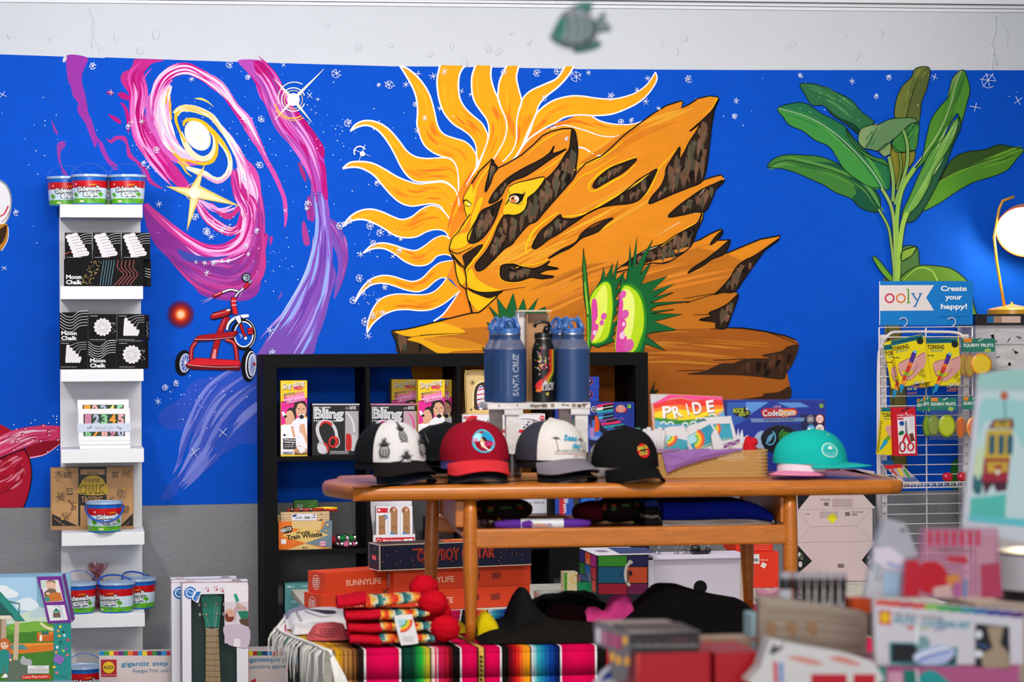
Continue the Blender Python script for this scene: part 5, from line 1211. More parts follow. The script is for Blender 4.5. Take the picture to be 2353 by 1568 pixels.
# ============================================================ BLACK BOOKCASE
YBF = -0.40
bx0, bx1 = W(607, 1000, YBF).x, W(1490, 1000, YBF).x
bzt = W(1040, 813, YBF).z
sz1, sz2, sz3 = W(740, 1049, YBF).z, W(740, 1264, YBF).z, W(740, 1480, YBF).z
BKM = mat('#070606', 'matte')
bc = thing('bookcase', 'large black open cube bookcase standing against the back wall', 'bookcase', ((bx0+bx1)/2, -.2, 0))
def bpart(n, a, b):
 mb = MB(); mb.box(a, b, BKM, .0015); mb.build(n, bc)
bpart('top_board', (bx0, YBF, bzt-.05), (bx1, -.013, bzt)); bpart('base_board', (bx0, YBF, 0), (bx1, -.013, .05))
bpart('side_panel', (bx0, YBF, .05), (bx0+.05, -.013, bzt-.05)); bpart('side_panel', (bx1-.05, YBF, .05), (bx1, -.013, bzt-.05))
dv = [W(p, 1000, YBF).x for p in (846, 1055, 1266)]
for x in dv: bpart('divider', (x-.008, YBF+.001, .05), (x+.008, -.014, bzt-.05))
xs = [bx0+.05] + dv + [bx1-.05]
for z in (sz1, sz2, sz3):
 for i in range(4): bpart('shelf_board', (xs[i]+(.008 if i else 0), YBF+.001, z-.018), (xs[i+1]-(.008 if i < 3 else 0), -.014, z))
e1, e2, e3 = sz1+.0006, sz2+.0006, sz3+.0006
# ---- microphone boxes
def f_mic(x0, y0, bot=None):
 def f(d):
  d.ymax = bot
  d.fr = (x0-45/4.902+0, y0-75, 4.902)     # same frame scale as the crop, shifted
  ox, oy = 45-45, 0
  d.fr = (x0 - 220/4.902, y0 - 367/4.902, 4.902)
  d.q('#f0c414', [(222, 367), (518, 367), (518, 562), (222, 608)]); d.q('#e0208c', [(222, 612), (518, 565), (518, 760), (222, 870)])
  d.q('#1a1414', [(222, 606), (518, 560), (518, 566), (222, 613)])
  d.q('#e8e4e8', [(222, 870), (518, 830), (518, 1200), (222, 1200)])
  rr = random.Random(3)
  for i in range(40): d.k = 6; d.e('#901060', rr.uniform(226, 380), rr.uniform(620, 850), 4, 3, 0, 6)
  d.k = 8
  d.p('#241812', '365,660 380,620 430,598 490,605 512,650 515,780 480,720 400,700 390,800 360,860 350,740')
  d.p('#241812', '280,750 300,690 350,670 385,700 390,790 360,830 330,720')
  d.p('#d9a482', '390,660 410,620 460,612 500,650 510,710 490,770 450,790 410,770 392,720'); d.p('#d9a482', '270,790 280,730 310,705 345,710 370,760 375,810 340,850 290,870 275,830')
  d.p('#241812', '385,680 400,622 450,604 505,640 514,720 500,660 460,622 415,632 398,680')
  d.e('#3a2418', 425, 688, 11, 5); d.e('#3a2418', 478, 684, 11, 5); d.s('#8a5a40', '452,690 450,725 460,728', 4, 4); d.p('#f4eeee', '430,738 465,745 492,735 480,768 455,775 436,760'); d.s('#b04040', '430,738 465,745 492,735', 4)
  d.p('#e9e6ec', '345,840 400,790 470,780 518,790 518,1140 480,1180 400,1110 370,1000', False); d.p('#f2f0f4', '225,880 330,860 360,940 365,1010 350,1060 225,1060', False); d.p('#d9a482', '330,880 360,880 385,1000 360,1010')
  d.p('#d9a482', '430,880 480,850 500,920 518,1010 518,1100 470,980 440,950'); d.s('#d9a482', '440,880 440,940', 18, 14); d.e('#1a1416', 455, 775, 26, 24); d.q('#e6eaf0', [(418, 800), (482, 800), (480, 855), (420, 850)]); d.q('#e6eaf0', [(228, 725), (250, 712), (280, 755), (245, 775)]); d.e('#1a1416', 272, 770, 18, 14)
  d.p('#c08a68', '370,1110 430,1100 518,1140 518,1198 370,1198', False); d.p('#e9e6ec', '400,1110 470,1120 500,1150 470,1175 450,1190 430,1160'); d.p('#5f4a3c', '380,1170 430,1190 518,1180 518,1198 380,1198', False)
  d.r('#1a1618', 248, 1018, 388, 1136); d.t('#f0ecec', 'Works with All', 258, 1040, 122, 18, 3, 0, .03); d.t('#f0ecec', 'Karaoke Apps', 262, 1066, 116, 18, 3, 0, .03); d.lines('#d8d0d0', 262, 1088, 375, 2, 22, 7); d.e('#1a1618', 262, 980, 13); d.lines('#6a6468', 280, 977, 305, 1, 3, 4)
  d.t('#3a3436', 'EMERGE', 245, 1192, 112, 22, 0, .2, .03)
  d.t('#5c3a10', 'Sing-along', 243, 470, 262, 62, -12, .35, .01); d.t('#f4efe6', 'Sing-along', 240, 466, 262, 62, -12, .35, .008)
  d.t('#d8206c', 'PRO', 372, 470, 92, 34, -3, 0, .05); d.t('#2a4a7a', 'BLUETOOTH', 278, 530, 105, 20, -7, 0, .03); d.t('#d878b0', 'KARAOKE', 390, 514, 90, 20, -7, 0, .03); d.e('#2a4a7a', 262, 527, 9, 13)
  d.q('#f0a8d0', [(255, 555), (488, 508), (490, 588), (290, 628), (285, 596), (258, 600)]); d.t('#e0208c', 'MICROPHONE', 260, 580, 228, 36, -10, 0, .01); d.t('#b01870', '& SPEAKER', 292, 622, 196, 32, -9, 0, .01)
 return f
GMIC = 'microphone boxes in the bookcase'
def mic(label, x0, y0, x1, Yf): pack('microphone_box', label, 'box', (x0, y0, x1, 1049), Yf, .07, '#e6c02a', f_mic(x0, y0, 1049 if Yf < -.38 else 1041), None, e1, None, GMIC)
mic('yellow and pink microphone box alone in the top left cube of the bookcase', 645, 875, 706, -.392)
mic('yellow and pink microphone box behind the pink headphone box in the second cube', 900, 872, 957, -.24)
mic('yellow and pink microphone box in front at the right of the second cube', 961, 873, 1021, -.385)
mic('yellow and pink microphone box behind another, only its right edge showing', 977, 873, 1037, -.27)
# ---- headphone boxes
def f_bling(x0, y0, acc, pale, edge):
 def f(d):
  d.fr = (x0 - 575/4.902, y0 - 628/4.902, 4.902)
  d.r(edge, 575, 628, 1110, 645)
  d.r(pale, 948, 712, 1098, 1158)
  d.s('#d8d4d8', '950,725 1000,765 1040,850 1050,950', 12, 26) if acc != '#e0208c' else d.s(acc, '1010,740 1050,800 1068,900 1060,960', 10, 20)
  d.p('#c0bcc0', '1020,1000 1070,990 1090,1060 1070,1140 1020,1155'); d.p(acc, '960,975 985,965 1015,990 1022,1070 1015,1140 985,1160 960,1140 955,1050')
  for y in (1000, 1030, 1060, 1090, 1120): d.s('#7a1018', [(958, y), (1018, y+4)], 4, 4, False)
  d.t('#e8e6e8', 'STEREO', 588, 680, 66, 16, 0, 0, .05); d.t('#e8e6e8', 'BLUETOOTH', 684, 680, 96, 16, 0, 0, .05); d.e('#8a86b8', 668, 672, 8, 11); d.ring('#d8d6d8', 962, 680, 9, 3); d.ring('#d8d6d8', 980, 680, 9, 3); d.lines('#d8d6d8', 998, 658, 1075, 3, 13, 8)
  d.t('#d9d9dc', 'Bling', 592, 790, 340, 100, 0, 0, .05); d.t('#8f8f96', 'Bling', 600, 784, 322, 84, 0, 0, -.02); d.t('#e8e6e8', 'Headphones', 596, 833, 264, 28)
  d.s('#c9c6cc', '690,1080 640,960 640,880 680,835 740,828 800,860 840,930 855,1010', 40, 34); d.s(acc, '668,880 700,840 750,838 800,868', 18, 30)
  d.p('#b8b4ba', '632,1100 660,1060 720,1070 760,1130 740,1185 690,1195 645,1170'); d.p(acc, '700,1070 740,1080 765,1130 750,1175 735,1120'); d.e('#d0ccd2', 682, 1135, 44, 54, -20)
  d.e(acc, 815, 1058, 56, 68, 10); d.ring('#d0ccd2', 830, 1058, 54, 10, ry=66, a0=-80, a1=80); d.e('#3a0c10', 808, 1060, 30, 42, 10); d.e('#0c0808', 806, 1062, 18, 28, 10)
  d.lines('#d8d6d8', 776, 1162, 985, 3, 13, 5)
 return f
h = pack('headphone_box', 'black headphone box with red and silver headphones in the top left cube', 'box', (717, 928, 826, 1049), -.36, .08, '#1a191b', f_bling(717, 928, '#c8201c', '#aaa4a6', '#bdbcc2'), None, e1)
h = pack('headphone_box', 'black headphone box with pink headphones in the second cube, half behind the pineapple cap', 'box', (851, 928, 955, 1049), -.36, .08, '#1a191b', f_bling(851, 928, '#e0208c', '#b89aa4', '#c87a9a'), None, e1)
# ---- toy piano box and gold tin
def f_pia(d):
 d.fr = 'O'
 d.s('#c8b0b4', '205,1238 1140,1238', 6, None, False)
 d.p('#c8141c', '285,1480 330,1340 420,1310 1000,1310 1000,1420 1140,1420 1140,1560 285,1560', False); d.p('#e9e4e6', '415,1300 980,1290 1040,1410 460,1412', False); d.p('#e9e4e6', '415,1300 470,1410 520,1412 500,1300', False)
 d.r('#e9e4e6', 310, 1448, 1015, 1600)
 for i, x in enumerate(range(345, 1010, 54)):
  if i % 7 not in (2, 6): d.r('#1a1416', x, 1448, x+26, 1520)
  d.s('#8a8084', [(x-14, 1448), (x-14, 1600)], 3, None, False)
 d.s('#1a1416', '445,1305 475,1408', 7, 5); d.s('#1a1416', '1010,1300 1050,1405', 7, 5); d.s('#3a3436', '860,1290 960,1290 1040,1310 1078,1340', 4, 9)
 for y in (1315, 1335, 1355, 1375, 1395): d.s('#8a8488', [(470, y), (1020, y)], 2, None, False)
 d.s('#1a1416', '500,1400 505,1330 490,1305 480,1330 510,1360 500,1385 480,1375', 6); d.e('#1a1416', 497, 1404, 9)
 for x, y in ((900, 1385), (970, 1385), (935, 1355)): d.e('#1a1416', x, y, 11, 8); d.s('#1a1416', [(x+9, y), (x+9, y-38)], 4, None, False)
 d.s('#1a1416', '938,1322 970,1322', 8, None, False); d.t('#1a1416', 'b', 1000, 1362, 22, 36)
 d.ring('#d01824', 330, 1345, 75, 36, a0=150, a1=300); d.q('#d01824', [(232, 1380), (300, 1385), (270, 1430)]); d.e('#ece6e8', 342, 1355, 58); d.t('#9a1a22', 'TRY', 312, 1350, 60, 26); d.t('#9a1a22', 'ME!', 314, 1384, 56, 26)
 d.r('#c83444', 218, 1260, 288, 1280); d.t('#f0dede', 'schylling', 224, 1276, 58, 10); d.e('#c8142c', 1103, 1278, 28); d.t('#f2e6e6', '3+', 1082, 1290, 44, 26, 0, 0, .02)
 d.r('#e9e4e6', 1018, 1430, 1140, 1600); d.r('#c8141c', 1018, 1400, 1140, 1428); d.t('#f6eaea', 'FEATURES', 1032, 1420, 104, 15, 0, 0, .02)
 for i, (a, b) in enumerate((('14', 'CLASSIC TUNES'), ('3', 'VOICE TONES'), ('3', 'RHYTHMS'))): d.t('#b81a24', a, 1030, 1470+i*62, 36 if i == 0 else 20, 30); d.lines('#b06a70', 1076, 1448+i*62, 1136, 2, 16, 7)
pack('toy_piano_box', 'white and red toy piano box in the third cube behind the white stand', 'box', (1062, 952, 1253, 1049), -.385, .09, '#e6dfe2', f_pia, None, e1)
zt_ = W(1150, 952, -.385).z + .0006
t = thing('gift_tin', 'gold framed tin with a striped capsule on top of the toy piano box', 'tin', (W(1098, 952, -.35).x, -.34, zt_))
def f_tin(d):
 d.fr = 'O'
 d.p('#3a2c18', '330,1160 335,960 370,890 450,865 700,865 700,1180 360,1190', False); d.s('#f0d8a0', '330,1160 335,970 380,890 460,865 560,870', 16, 16)
 d.e('#e9dfe6', 418, 1050, 48, 140)
 for i, c_ in enumerate(('#3a4aa0', '#c82a3a', '#e9dfe6', '#c82a3a', '#e9dfe6', '#8a1a30', '#e9dfe6', '#c82a3a', '#3a4aa0')):
  y = 930+i*27; hw = 48*math.sqrt(max(.05, 1-((y-1050)/140)**2)); d.s(c_, [(418-hw, y+10), (418, y), (418+hw, y-6)], 13, 13)
 d.s('#d8c8a8', '430,1080 470,1000 520,985 570,1000', 12); d.ring('#8a6a3a', 320, 880, 22, 6); d.e('#2a2018', 322, 882, 10); d.e('#5a4630', 306, 1186, 12); d.t('#8a7040', 'Classic', 432, 802, 110, 22)
mb = MB(); pbox(mb, 1068, 850, 1150, 952, -.36, .05, mat('#d9b87c', 'satin'), zt_); d = Dec(mb, wallsurf(-.3602)); f_tin(d); mb.build('tin_body', t)
mb = MB(); P = [wallsurf(-.361).at(700/1, 0)]; Q = crom([(1068, 868), (1070, 935), (1074, 950), (1110, 951), (1146, 951), (1150, 900), (1148, 856), (1110, 851), (1074, 853)], True, 3)
mb.tube([wallsurf(-.361).at(x, y) for x, y in Q], .0045, mat('#e0b870', 'metal'), 8, closed=True); mb.build('rim', t)
# ---- blue keyboard boxes
def f_blue(d):
 d.fr = 'O'
 cs = ['#d82a5a', '#e9dfd8', '#28a0a0', '#2a5aa8', '#4aa8d8', '#7a4a9a', '#d82a5a', '#2a8a8a', '#3a6ab8', '#6ac0e8']
 for i in range(10):
  y = 1110 + i*34; x0 = 1720 + max(0, i-5)*38; x1 = 1905 + max(0, i-4)*42
  d.q(cs[i], [(x0, y+24), (x1, y-8), (x1+4, y+22), (x0+6, y+52)])
 for i in (0, 1, 3, 4, 5, 7, 8): y = 1120+i*34; x = 1790+max(0, i-4)*42; d.q('#15131c', [(x, y+18), (x+120, y-2), (x+122, y+20), (x+2, y+42)])
 d.p('#14122a', '1640,1260 1720,1240 1780,1380 1860,1430 1980,1480 1900,1600 1640,1600', False); d.p('#3a6ac0', '1640,1350 1700,1300 1740,1400 1800,1470 1880,1520 1640,1520'); d.p('#d84a20', '1705,1250 1745,1310 1750,1400 1720,1440 1695,1420'); d.r('#a878b0', 1645, 1390, 1690, 1500); d.r('#3a2a4a', 1650, 1280, 1668, 1380)
 d.q('#c8242c', [(1925, 1170), (2065, 1170), (2045, 1215), (1940, 1215)]); d.e('#d8a898', 1990, 1175, 50, 44); d.ring('#b83a3a', 1990, 1175, 36, 6); d.lines('#b83a3a', 1965, 1160, 2015, 3, 14, 6); d.e('#8ac84a', 2085, 1147, 23); d.t('#16301a', '6+', 2068, 1156, 34, 22, 0, 0, .03); d.e('#1a1a2a', 1690, 1180, 34); d.ring('#e8e4ec', 1690, 1180, 32, 5); d.t('#e8e4ec', 'Co', 1668, 1192, 44, 26, -10, .2, .02)
 d.s('#8aa8d8', '1960,1300 1990,1270 2010,1290', 4); d.s('#c84a8a', '2000,1310 2030,1280', 6); d.s('#1f3aa0', '2132,1105 2132,1600', 16, None, False); d.r('#3a8a4a', 1450, 1290, 1478, 1480)
 d.lines('#c8d0e8', 1660, 1490, 1760, 2, 20, 8)
pack('keyboard_box', 'dark blue roll-up keyboard box in the fourth cube behind the white stand', 'box', (1275, 925, 1458, 1049), -.385, .09, '#1c2f8a', f_blue, None, e1)
zk = W(1366, 925, -.385).z + .0006
for i, (y0, y1, lb) in enumerate(((896, 925, 'lower of two small blue boxes stacked on the keyboard box'), (866, 895.5, 'upper of two small blue boxes stacked on the keyboard box'))):
 def f_s(d, y0=y0):
  d.e('#1a1540', 1351, y0+11, 12, 10); d.ring('#c83a6a', 1351, y0+11, 11, 1.2, ry=9); d.t('#e8e4f0', 'co', 1342, y0+14, 15, 8, -8, .2, .03); d.s('#2a52c0', [(1322, y0+20), (1376, y0+22)], 2, None, False)
 zz = zk if i == 0 else W(1350, 896, -.37).z + .0006
 pack('small_blue_box', lb, 'box', (1318, y0, 1377 - (1-i)*1, y1), -.37, .07, '#1c3aa0', f_s, None, zz, None, 'small blue boxes in the fourth cube')
# ---- middle shelf, left cube
t = thing('whistle_display', 'orange and grey wooden train whistle display box in the left cube of the middle shelf', 'box', (W(700, 1263, -.37).x, -.34, e2))
def f_wh(d):
 d.fr = 'U'
 d.q('#e2701c', [(190, 370), (330, 370), (480, 600), (480, 610), (190, 676)]); d.q('#dd6a1a', [(190, 570), (470, 605), (280, 676), (190, 676)]); d.q('#6a808a', [(660, 450), (700, 365), (768, 360), (765, 660), (640, 640), (480, 608)]); d.q('#d9b878', [(275, 678), (475, 610), (680, 668), (540, 672)]); d.q('#d9b878', [(330, 370), (660, 365), (640, 470), (335, 445)])
 d.q('#dcb86a', [(225, 525), (478, 440), (732, 515), (478, 606)]); d.t('#1c1410', 'Wooden', 380, 510, 150, 30, -6, 0, .03); d.t('#1c1410', 'Train Whistle', 280, 570, 384, 48, -6, 0, .035)
 d.p('#1a1414', '212,455 260,425 330,420 342,450 330,485 270,500 222,490', False); d.t('#efe8e0', "NEATO!", 216, 492, 118, 36, -14, .1, .03); d.r('#e9e2e4', 215, 563, 270, 613)
 for i in range(12): a = 2*PI*i/12; d.s('#d84a8a', [(668, 612), (668+math.cos(a)*46, 612+math.sin(a)*44)], 10, 2, False)
 d.t('#f0e4e8', 'CHOO', 634, 608, 62, 20, -6, 0, .03); d.t('#f0e4e8', 'CHOO!', 634, 636, 64, 20, -6, 0, .03); d.t('#2a2018', 'Mania', 442, 660, 66, 14, 0, .2, .02)
 for x, y, r_ in ((716, 408, 20), (702, 474, 16), (642, 462, 9), (352, 600, 9)): d.q('#f0b45a', [(x+r_*math.cos(2*PI*k/10-PI/2)*(1 if k % 2 == 0 else .42), y+r_*math.sin(2*PI*k/10-PI/2)*(1 if k % 2 == 0 else .42)) for k in range(10)])
mb = MB(); pbox(mb, 640, 1199, 762, 1264, -.372, .002, mat('#d98a3a'), e2); d = Dec(mb, wallsurf(-.3722), step=.00008); f_wh(d)
xa_, xb_ = W(640, 1230, -.372).x, W(762, 1230, -.372).x; zq = W(700, 1199, -.372).z
mb.box((xa_, -.37, e2), (xa_+.002, -.27, zq), mat('#d98a3a')); mb.box((xb_-.002, -.37, e2), (xb_, -.27, zq), mat('#6a808a')); mb.box((xa_, -.27, e2), (xb_, -.268, zq+.02), mat('#c8a878'))
mb.build('tray', t)
mb = MB(); pbox(mb, 645, 1177, 757, 1255, -.362, .03, mat('#d2b184', 'wood'), e2+.004)
d = Dec(mb, wallsurf(-.3622)); d.fr = 'U'
for y in (300, 330, 352, 385, 400, 415, 430): d.s('#8a6a44', [(212, y), (745, y-3)], 2, None, False)
d.q('#5a3a20', [(640, 282), (662, 290), (655, 305)]); d.q('#5a3a20', [(610, 365), (662, 340), (662, 372)]); d.r('#dfdde8', 330, 290, 600, 360); d.t('#22242e', 'Train Whistle', 374, 345, 70, 22, -8, 0, .02); d.e('#22346a', 362, 308, 26, 12, -15)
for i in range(9): d.r('#22242e', 468+i*7, 316, 472+i*7, 342)
d.lines('#22242e', 545, 325, 590, 1, 8, 6); d.e('#22242e', 574, 303, 8)
mb.build('whistle_block', t)
mb = MB()
for px in (671, 692, 714):
 p = W(px, 1172, -.345); p.z = W(px, 1176, -.345).z + .004
 mb.ell(p, (.0085, .0085, .0085), mat('#26181a', 'plastic'), 12, 8); mb.ell(p + Vector((0, -.003, .004)), (.005, .005, .005), mat('#d8d4d4', 'metal'), 8, 6)
pz = W(690, 1176, -.345).z
mb.tube([(W(660, 1174, -.345).x, -.345, pz+.0005+.006), (W(745, 1174, -.345).x, -.345, pz+.0065)], .0055, mat('#a8281c', 'plastic'), 10)
tag(mb.build('bell_stick'), 'red bell stick with silver and black bells lying on the whistle block', 'toy instrument')
mb = MB(); a = Vector((W(748, 1176, -.30).x, -.31, pz+.008)); b = Vector((W(774, 1176, -.30).x, -.31, pz+.006))
mb.tube([a - Vector((.04, 0, 0)), a, b], [.004, .007, .007], mat('#e8c81c', 'plastic'), 12); mb.tube([a + Vector((.0, -.002, -.004)), b + Vector((0, -.002, -.004))], .0065, mat('#c8301c', 'plastic'), 12)
tag(mb.build('maraca'), 'yellow and red toy handle sticking out right behind the whistle box', 'toy instrument')
pack('green_card', 'small green printed card standing at the back above the whistle box', 'card', (676, 1150, 730, 1240), -.2, .05, '#4a8a34', lambda d: (d.fr.__class__, d.s('#8ab03a', [(700, 1172), (722, 1158)], 4, 1), d.s('#1e3a14', [(690, 1168), (715, 1172)], 3, 2), d.r('#a8b89a', 682, 1160, 696, 1174)), None, e2)
def bells(label, cx, cz, col, n, rx):
 t = thing('jingle_bells', label, 'toy instrument', (cx, -.33, e2))
 mb = MB(); P = [(cx+math.cos(2*PI*i/20)*rx, -.33+math.sin(2*PI*i/20)*rx, cz) for i in range(20)]
 mb.tube(P, .009, mat(col, 'fabric'), 8, closed=True); mb.build('strap', t)
 for i in range(n):
  a = 2*PI*(i+.5)/n; mb = MB(); c = Vector((cx+math.cos(a)*(rx+.006), -.33+math.sin(a)*(rx+.006), cz+.002))
  mb.ell(c, .0115, mat('#cfc9c4', 'metal'), 12, 8); mb.build('bell', t)
bells('pink strap of silver jingle bells in front, right of the whistle box', W(798, 1253, -.33).x, e2+.0135, '#d86a9a', 7, .032)
bells('green strap of silver jingle bells stacked on the pink one', W(796, 1235, -.33).x, e2+.0375, '#1c7a3a', 6, .03)
mb = MB(); c = Vector((W(771, 1244, -.28).x, -.255, e2+.0215)); mb.ell(c, (.018, .018, .021), mat('#c01c30', 'plastic'), 14, 10); tag(mb.build('castanet'), 'round red toy shaker half hidden behind the jingle bells', 'toy instrument')
# ---- harmonica display
t = thing('harmonica_display', 'white and red harmonica display tray with three slim boxes in the second cube', 'box', (W(905, 1258, -.37).x, -.34, e2))
mb = MB(); pbox(mb, 857, 1229, 954, 1259, -.375, .002, mat('#e6e2e8'), e2)
xa_, xb_ = W(857, 1240, -.375).x, W(954, 1240, -.375).x; zq = W(900, 1229, -.375).z
for x in (xa_, xb_-.0015): mb.face([(x, -.375, e2), (x, -.28, e2), (x, -.28, zq+.09), (x, -.30, zq+.09), (x, -.375, zq)], mat('#e6e2e8'))
mb.box((xa_, -.282, e2), (xb_, -.28, W(900, 1152, -.28).z), mat('#e6e2e8'))
d = Dec(mb, wallsurf(-.3752)); d.fr = 'U'
d.q('#cc2030', [(1240, 550), (1658, 540), (1655, 612), (1240, 628)]); d.t('#f2e8ea', 'Blues Harmonica', 1320, 584, 205, 19, -1, 0, .02); d.t('#f2e8ea', 'Mundharmonika', 1320, 606, 130, 13, -1); d.q('#b81828', [(1240, 546), (1302, 544), (1302, 628), (1240, 628)]); d.ring('#f2e8ea', 1271, 582, 20, 5, ry=22, a0=150, a1=390); d.t('#f2e8ea', 'Hape', 1248, 622, 46, 18); d.r('#f0ecee', 1540, 560, 1588, 598); d.r('#f0ecee', 1594, 558, 1642, 597)
mb.build('tray', t)
for i, (x0, x1) in enumerate(((864, 891.5), (892, 919.5), (920, 948))):
 mb = MB(); pbox(mb, x0, 1164, x1, 1250, -.365, .03, mat('#e9e6ea'), e2+.003); d = Dec(mb, wallsurf(-.3652))
 if i == 0: d.r('#cc2030', x0+2, 1168, x1-1, 1179); d.e('#f0e4e6', x0+7, 1173, 3); d.e('#2a7ac0', x0+20, 1189, 6); d.e('#dfe8f0', x0+20, 1189, 3)
 else: d.e('#8a5a40', x0+12, 1174, 8.5, 9); d.e('#d8a888', x0+14, 1172, 4); d.ring('#d8a090', x0+12, 1174, 9, 1.2)
 d.r('#a87850', x0+6, 1185 if i == 0 else 1176, x1-6, 1231); d.t('#6a4a2c', ('81', '19', 'TS')[i], x0+9, 1216, 9, 7); d.q('#3a8ac8', [(x0+4, 1229), (x0+6, 1222), (x1-4, 1231)]) if i else None
 mb.build('slim_box', t)
mb = MB(); a = W(1003, 1190, -.3); b = W(1044, 1190, -.3); zz = e2+.108
mb.box((a.x-.04, -.33, e2), (dv[1]-.012, -.2, zz-.0006), mat('#2a1c18')); tag(mb.build('dark_box'), 'plain dark box under the red harmonica in the second cube', 'box')
mb = MB(); mb.box((a.x, -.325, zz), (b.x, -.30, zz+.024), mat('#a8201c', 'metal'), .003); mb.box((a.x-.001, -.327, zz+.008), (b.x+.001, -.32, zz+.016), mat('#e0cfc0', 'plastic'))
for i in range(9): mb.box((a.x+.004+i*.0075, -.3275, zz+.009), (a.x+.008+i*.0075, -.326, zz+.015), mat('#4a2a20'))
tag(mb.build('harmonica'), 'red toy harmonica lying on the dark box beside the table leg', 'harmonica')
mb = MB(); mb.box((a.x-.04, -.36, e2+.0), (a.x-.022, -.335, e2+.098), mat('#b0301c')); tag(mb.build('slim_red_box'), 'slim red box standing left of the red harmonica', 'box')
# right-hand cubes of the middle shelf
pack('recorder_box', 'grey lettered box just under the table edge in the third cube', 'box', (1150, 1146, 1257, 1264), -.36, .06, '#c6c4ce', lambda d: d.t('#3a3a44', 'player no blare', 1178, 1159, 72, 6, -1, .25), None, e2)
pack('drum_box', 'blue box with red lettering standing upright in the fourth cube', 'box', (1275, 1130, 1318, 1264), -.36, .05, '#2a4aa8', lambda d: (d.r('#c82a3a', 1285, 1132, 1298, 1240), d.t('#f0e0e0', 'Drum', 1295, 1139, 40, 9, 90, 0, .02), d.lines('#e0e4f0', 1301, 1142, 1306, 4, 4, 2)), None, e2)
pack('blue_pouch_box', 'bright blue box under the table edge in the fourth cube', 'box', (1336, 1140, 1368, 1264), -.36, .05, '#1f66c8', None, None, e2)
pack('blue_pouch_box', 'lilac blue box right of the bright blue one in the fourth cube', 'box', (1378, 1138, 1452, 1264), -.36, .05, '#5a6ad0', None, None, e2)
# teal carton on the lower shelf
pack('teal_box', 'teal box with white line emblems low at the left, beside the orange boxes', 'box', (655, 1342, 712, 1480), -.37, .1, '#4f8a8c', lambda d: (d.lines('#b8d0d0', 660, 1347, 676, 1, 4, 4), d.t('#c8dcdc', 'LUMI', 692, 1350, 16, 5), [(d.ring('#b8d4d4', x, 1369, 6, 1), d.ring('#b8d4d4', x-2.5, 1369, 2.5, .8), d.ring('#b8d4d4', x+2.5, 1369, 2.5, .8), d.lines('#b8d4d4', x-9, 1381, x+9, 2, 3, 1.6)) for x in (678, 703)]), None, e3)
# ============================================================ TEAK TABLE (stands on the striped cloth table)
TA = math.radians(-3.4)
EX = Vector((math.cos(TA), math.sin(TA), 0)); EY = Vector((-math.sin(TA), math.cos(TA), 0))
TP = DP(1450, 1112, 6.0); TZ = TP.z; TP0 = Vector((TP.x, TP.y, 0))
def TL(a, e, z): return TP0 + EX*a + EY*e + Vector((0, 0, z))
def TS(e): return Surf(TP0 + EY*e, -EY)
def TX(px, e, py=1110): return (TS(e).at(px, py) - TP0).dot(EX)
def TZp(px, py, e): return TS(e).at(px, py).z
ZL = TS(0).at(1075, 1476).z        # striped cloth surface
TEAK = mat('#b8691f', 'wood')
def tbox(mb, a0, a1, e0, e1, z0, z1, m, bev=0.001):
 X = Matrix.Translation(TP0) @ Matrix((EX, EY, Vector((0, 0, 1)))).transposed().to_4x4()
 mb.box((a0, e0, z0), (a1, e1, z1), m, bev, X)
tt = thing('side_table', 'long teak table with round legs, caps and a basket on its top', 'table', TL(0, .28, ZL))
out = [(-.655, -.004), (-.20, -.007), (.20, -.007), (.60, -.004), (.672, .006), (.70, .05), (.705, .27), (.69, .50), (.65, .535), (0, .55), (-.64, .535), (-.70, .42), (-.752, .26), (-.72, .12), (-.672, .008)]
out = crom(out, True, 4)
mb = MB(); th = .035; n = len(out)
prof = [(-.012, -th+.003), (-.004, -th), (0, -th+.004), (.004, -.018), (.002, -.006), (-.003, 0), (-.03, .001)]
cx_, cy_ = 0, .27
rings = []
for off, z in prof:
 R_ = []
 for i, (a, e) in enumerate(out):
  a0, e0 = out[i-1]; a1, e1 = out[(i+1) % n]; dx, dy = a1-a0, e1-e0; l = math.hypot(dx, dy)
  R_.append(TL(a + dy/l*off, e - dx/l*off, TZ + z))
 rings.append(R_)
b0 = len(mb.v)
V = [p for r in rings for p in r]; F = []
for k in range(len(rings)-1):
 for i in range(n): j = (i+1) % n; F.append([k*n+i, k*n+j, (k+1)*n+j, (k+1)*n+i])
mb.add(V, F, TEAK, True)
mb.face(rings[-1], TEAK); mb.face(rings[0][::-1], TEAK)
mb.build('tabletop', tt)
def leg(a, e, ta, te):
 mb = MB(); P = []; R_ = []
 for i in range(9):
  f = i/8; P.append(TL(a + ta*f, e + te*f, TZ - th - (TZ-th-ZL)*f)); R_.append(.0155 + .0035*math.sin(PI*min(1, f*1.25)) - .005*max(0, f-.5))
 mb.tube(P, R_, TEAK, 20); mb.build('leg', tt)
FA, FB = TX(1080, .03), TX(1815, .03)
leg(FA, .03, .0, .0); leg(FB, .03, .0, .0); leg(-.452, .50, -.01, 0); leg(.395, .50, .008, 0)
def bar(name, a0, a1, e, z, h, d, e2_=None):
 mb = MB(); tbox(mb, a0, a1, e-d/2, e+d/2, z-h/2, z+h/2, TEAK, .006); mb.build(name, tt)
zr = TZp(1450, 1233, .03)
bar('front_rail', FA, FB, .03, zr, .048, .022)
bar('back_rail', -.45, .395, .50, zr, .04, .022)
mb = MB(); tbox(mb, -.435, -.40, .03, .5, TZ-th-.07, TZ-th-.004, TEAK, .004); mb.build('apron', tt)
mb = MB(); tbox(mb, .385, .41, .03, .5, TZ-th-.07, TZ-th-.004, TEAK, .004); mb.build('apron', tt)
mb = MB(); zs = zr + .017
tbox(mb, -.42, .40, .035, .49, zs-.012, zs, TEAK, .002); mb.build('lower_shelf', tt)
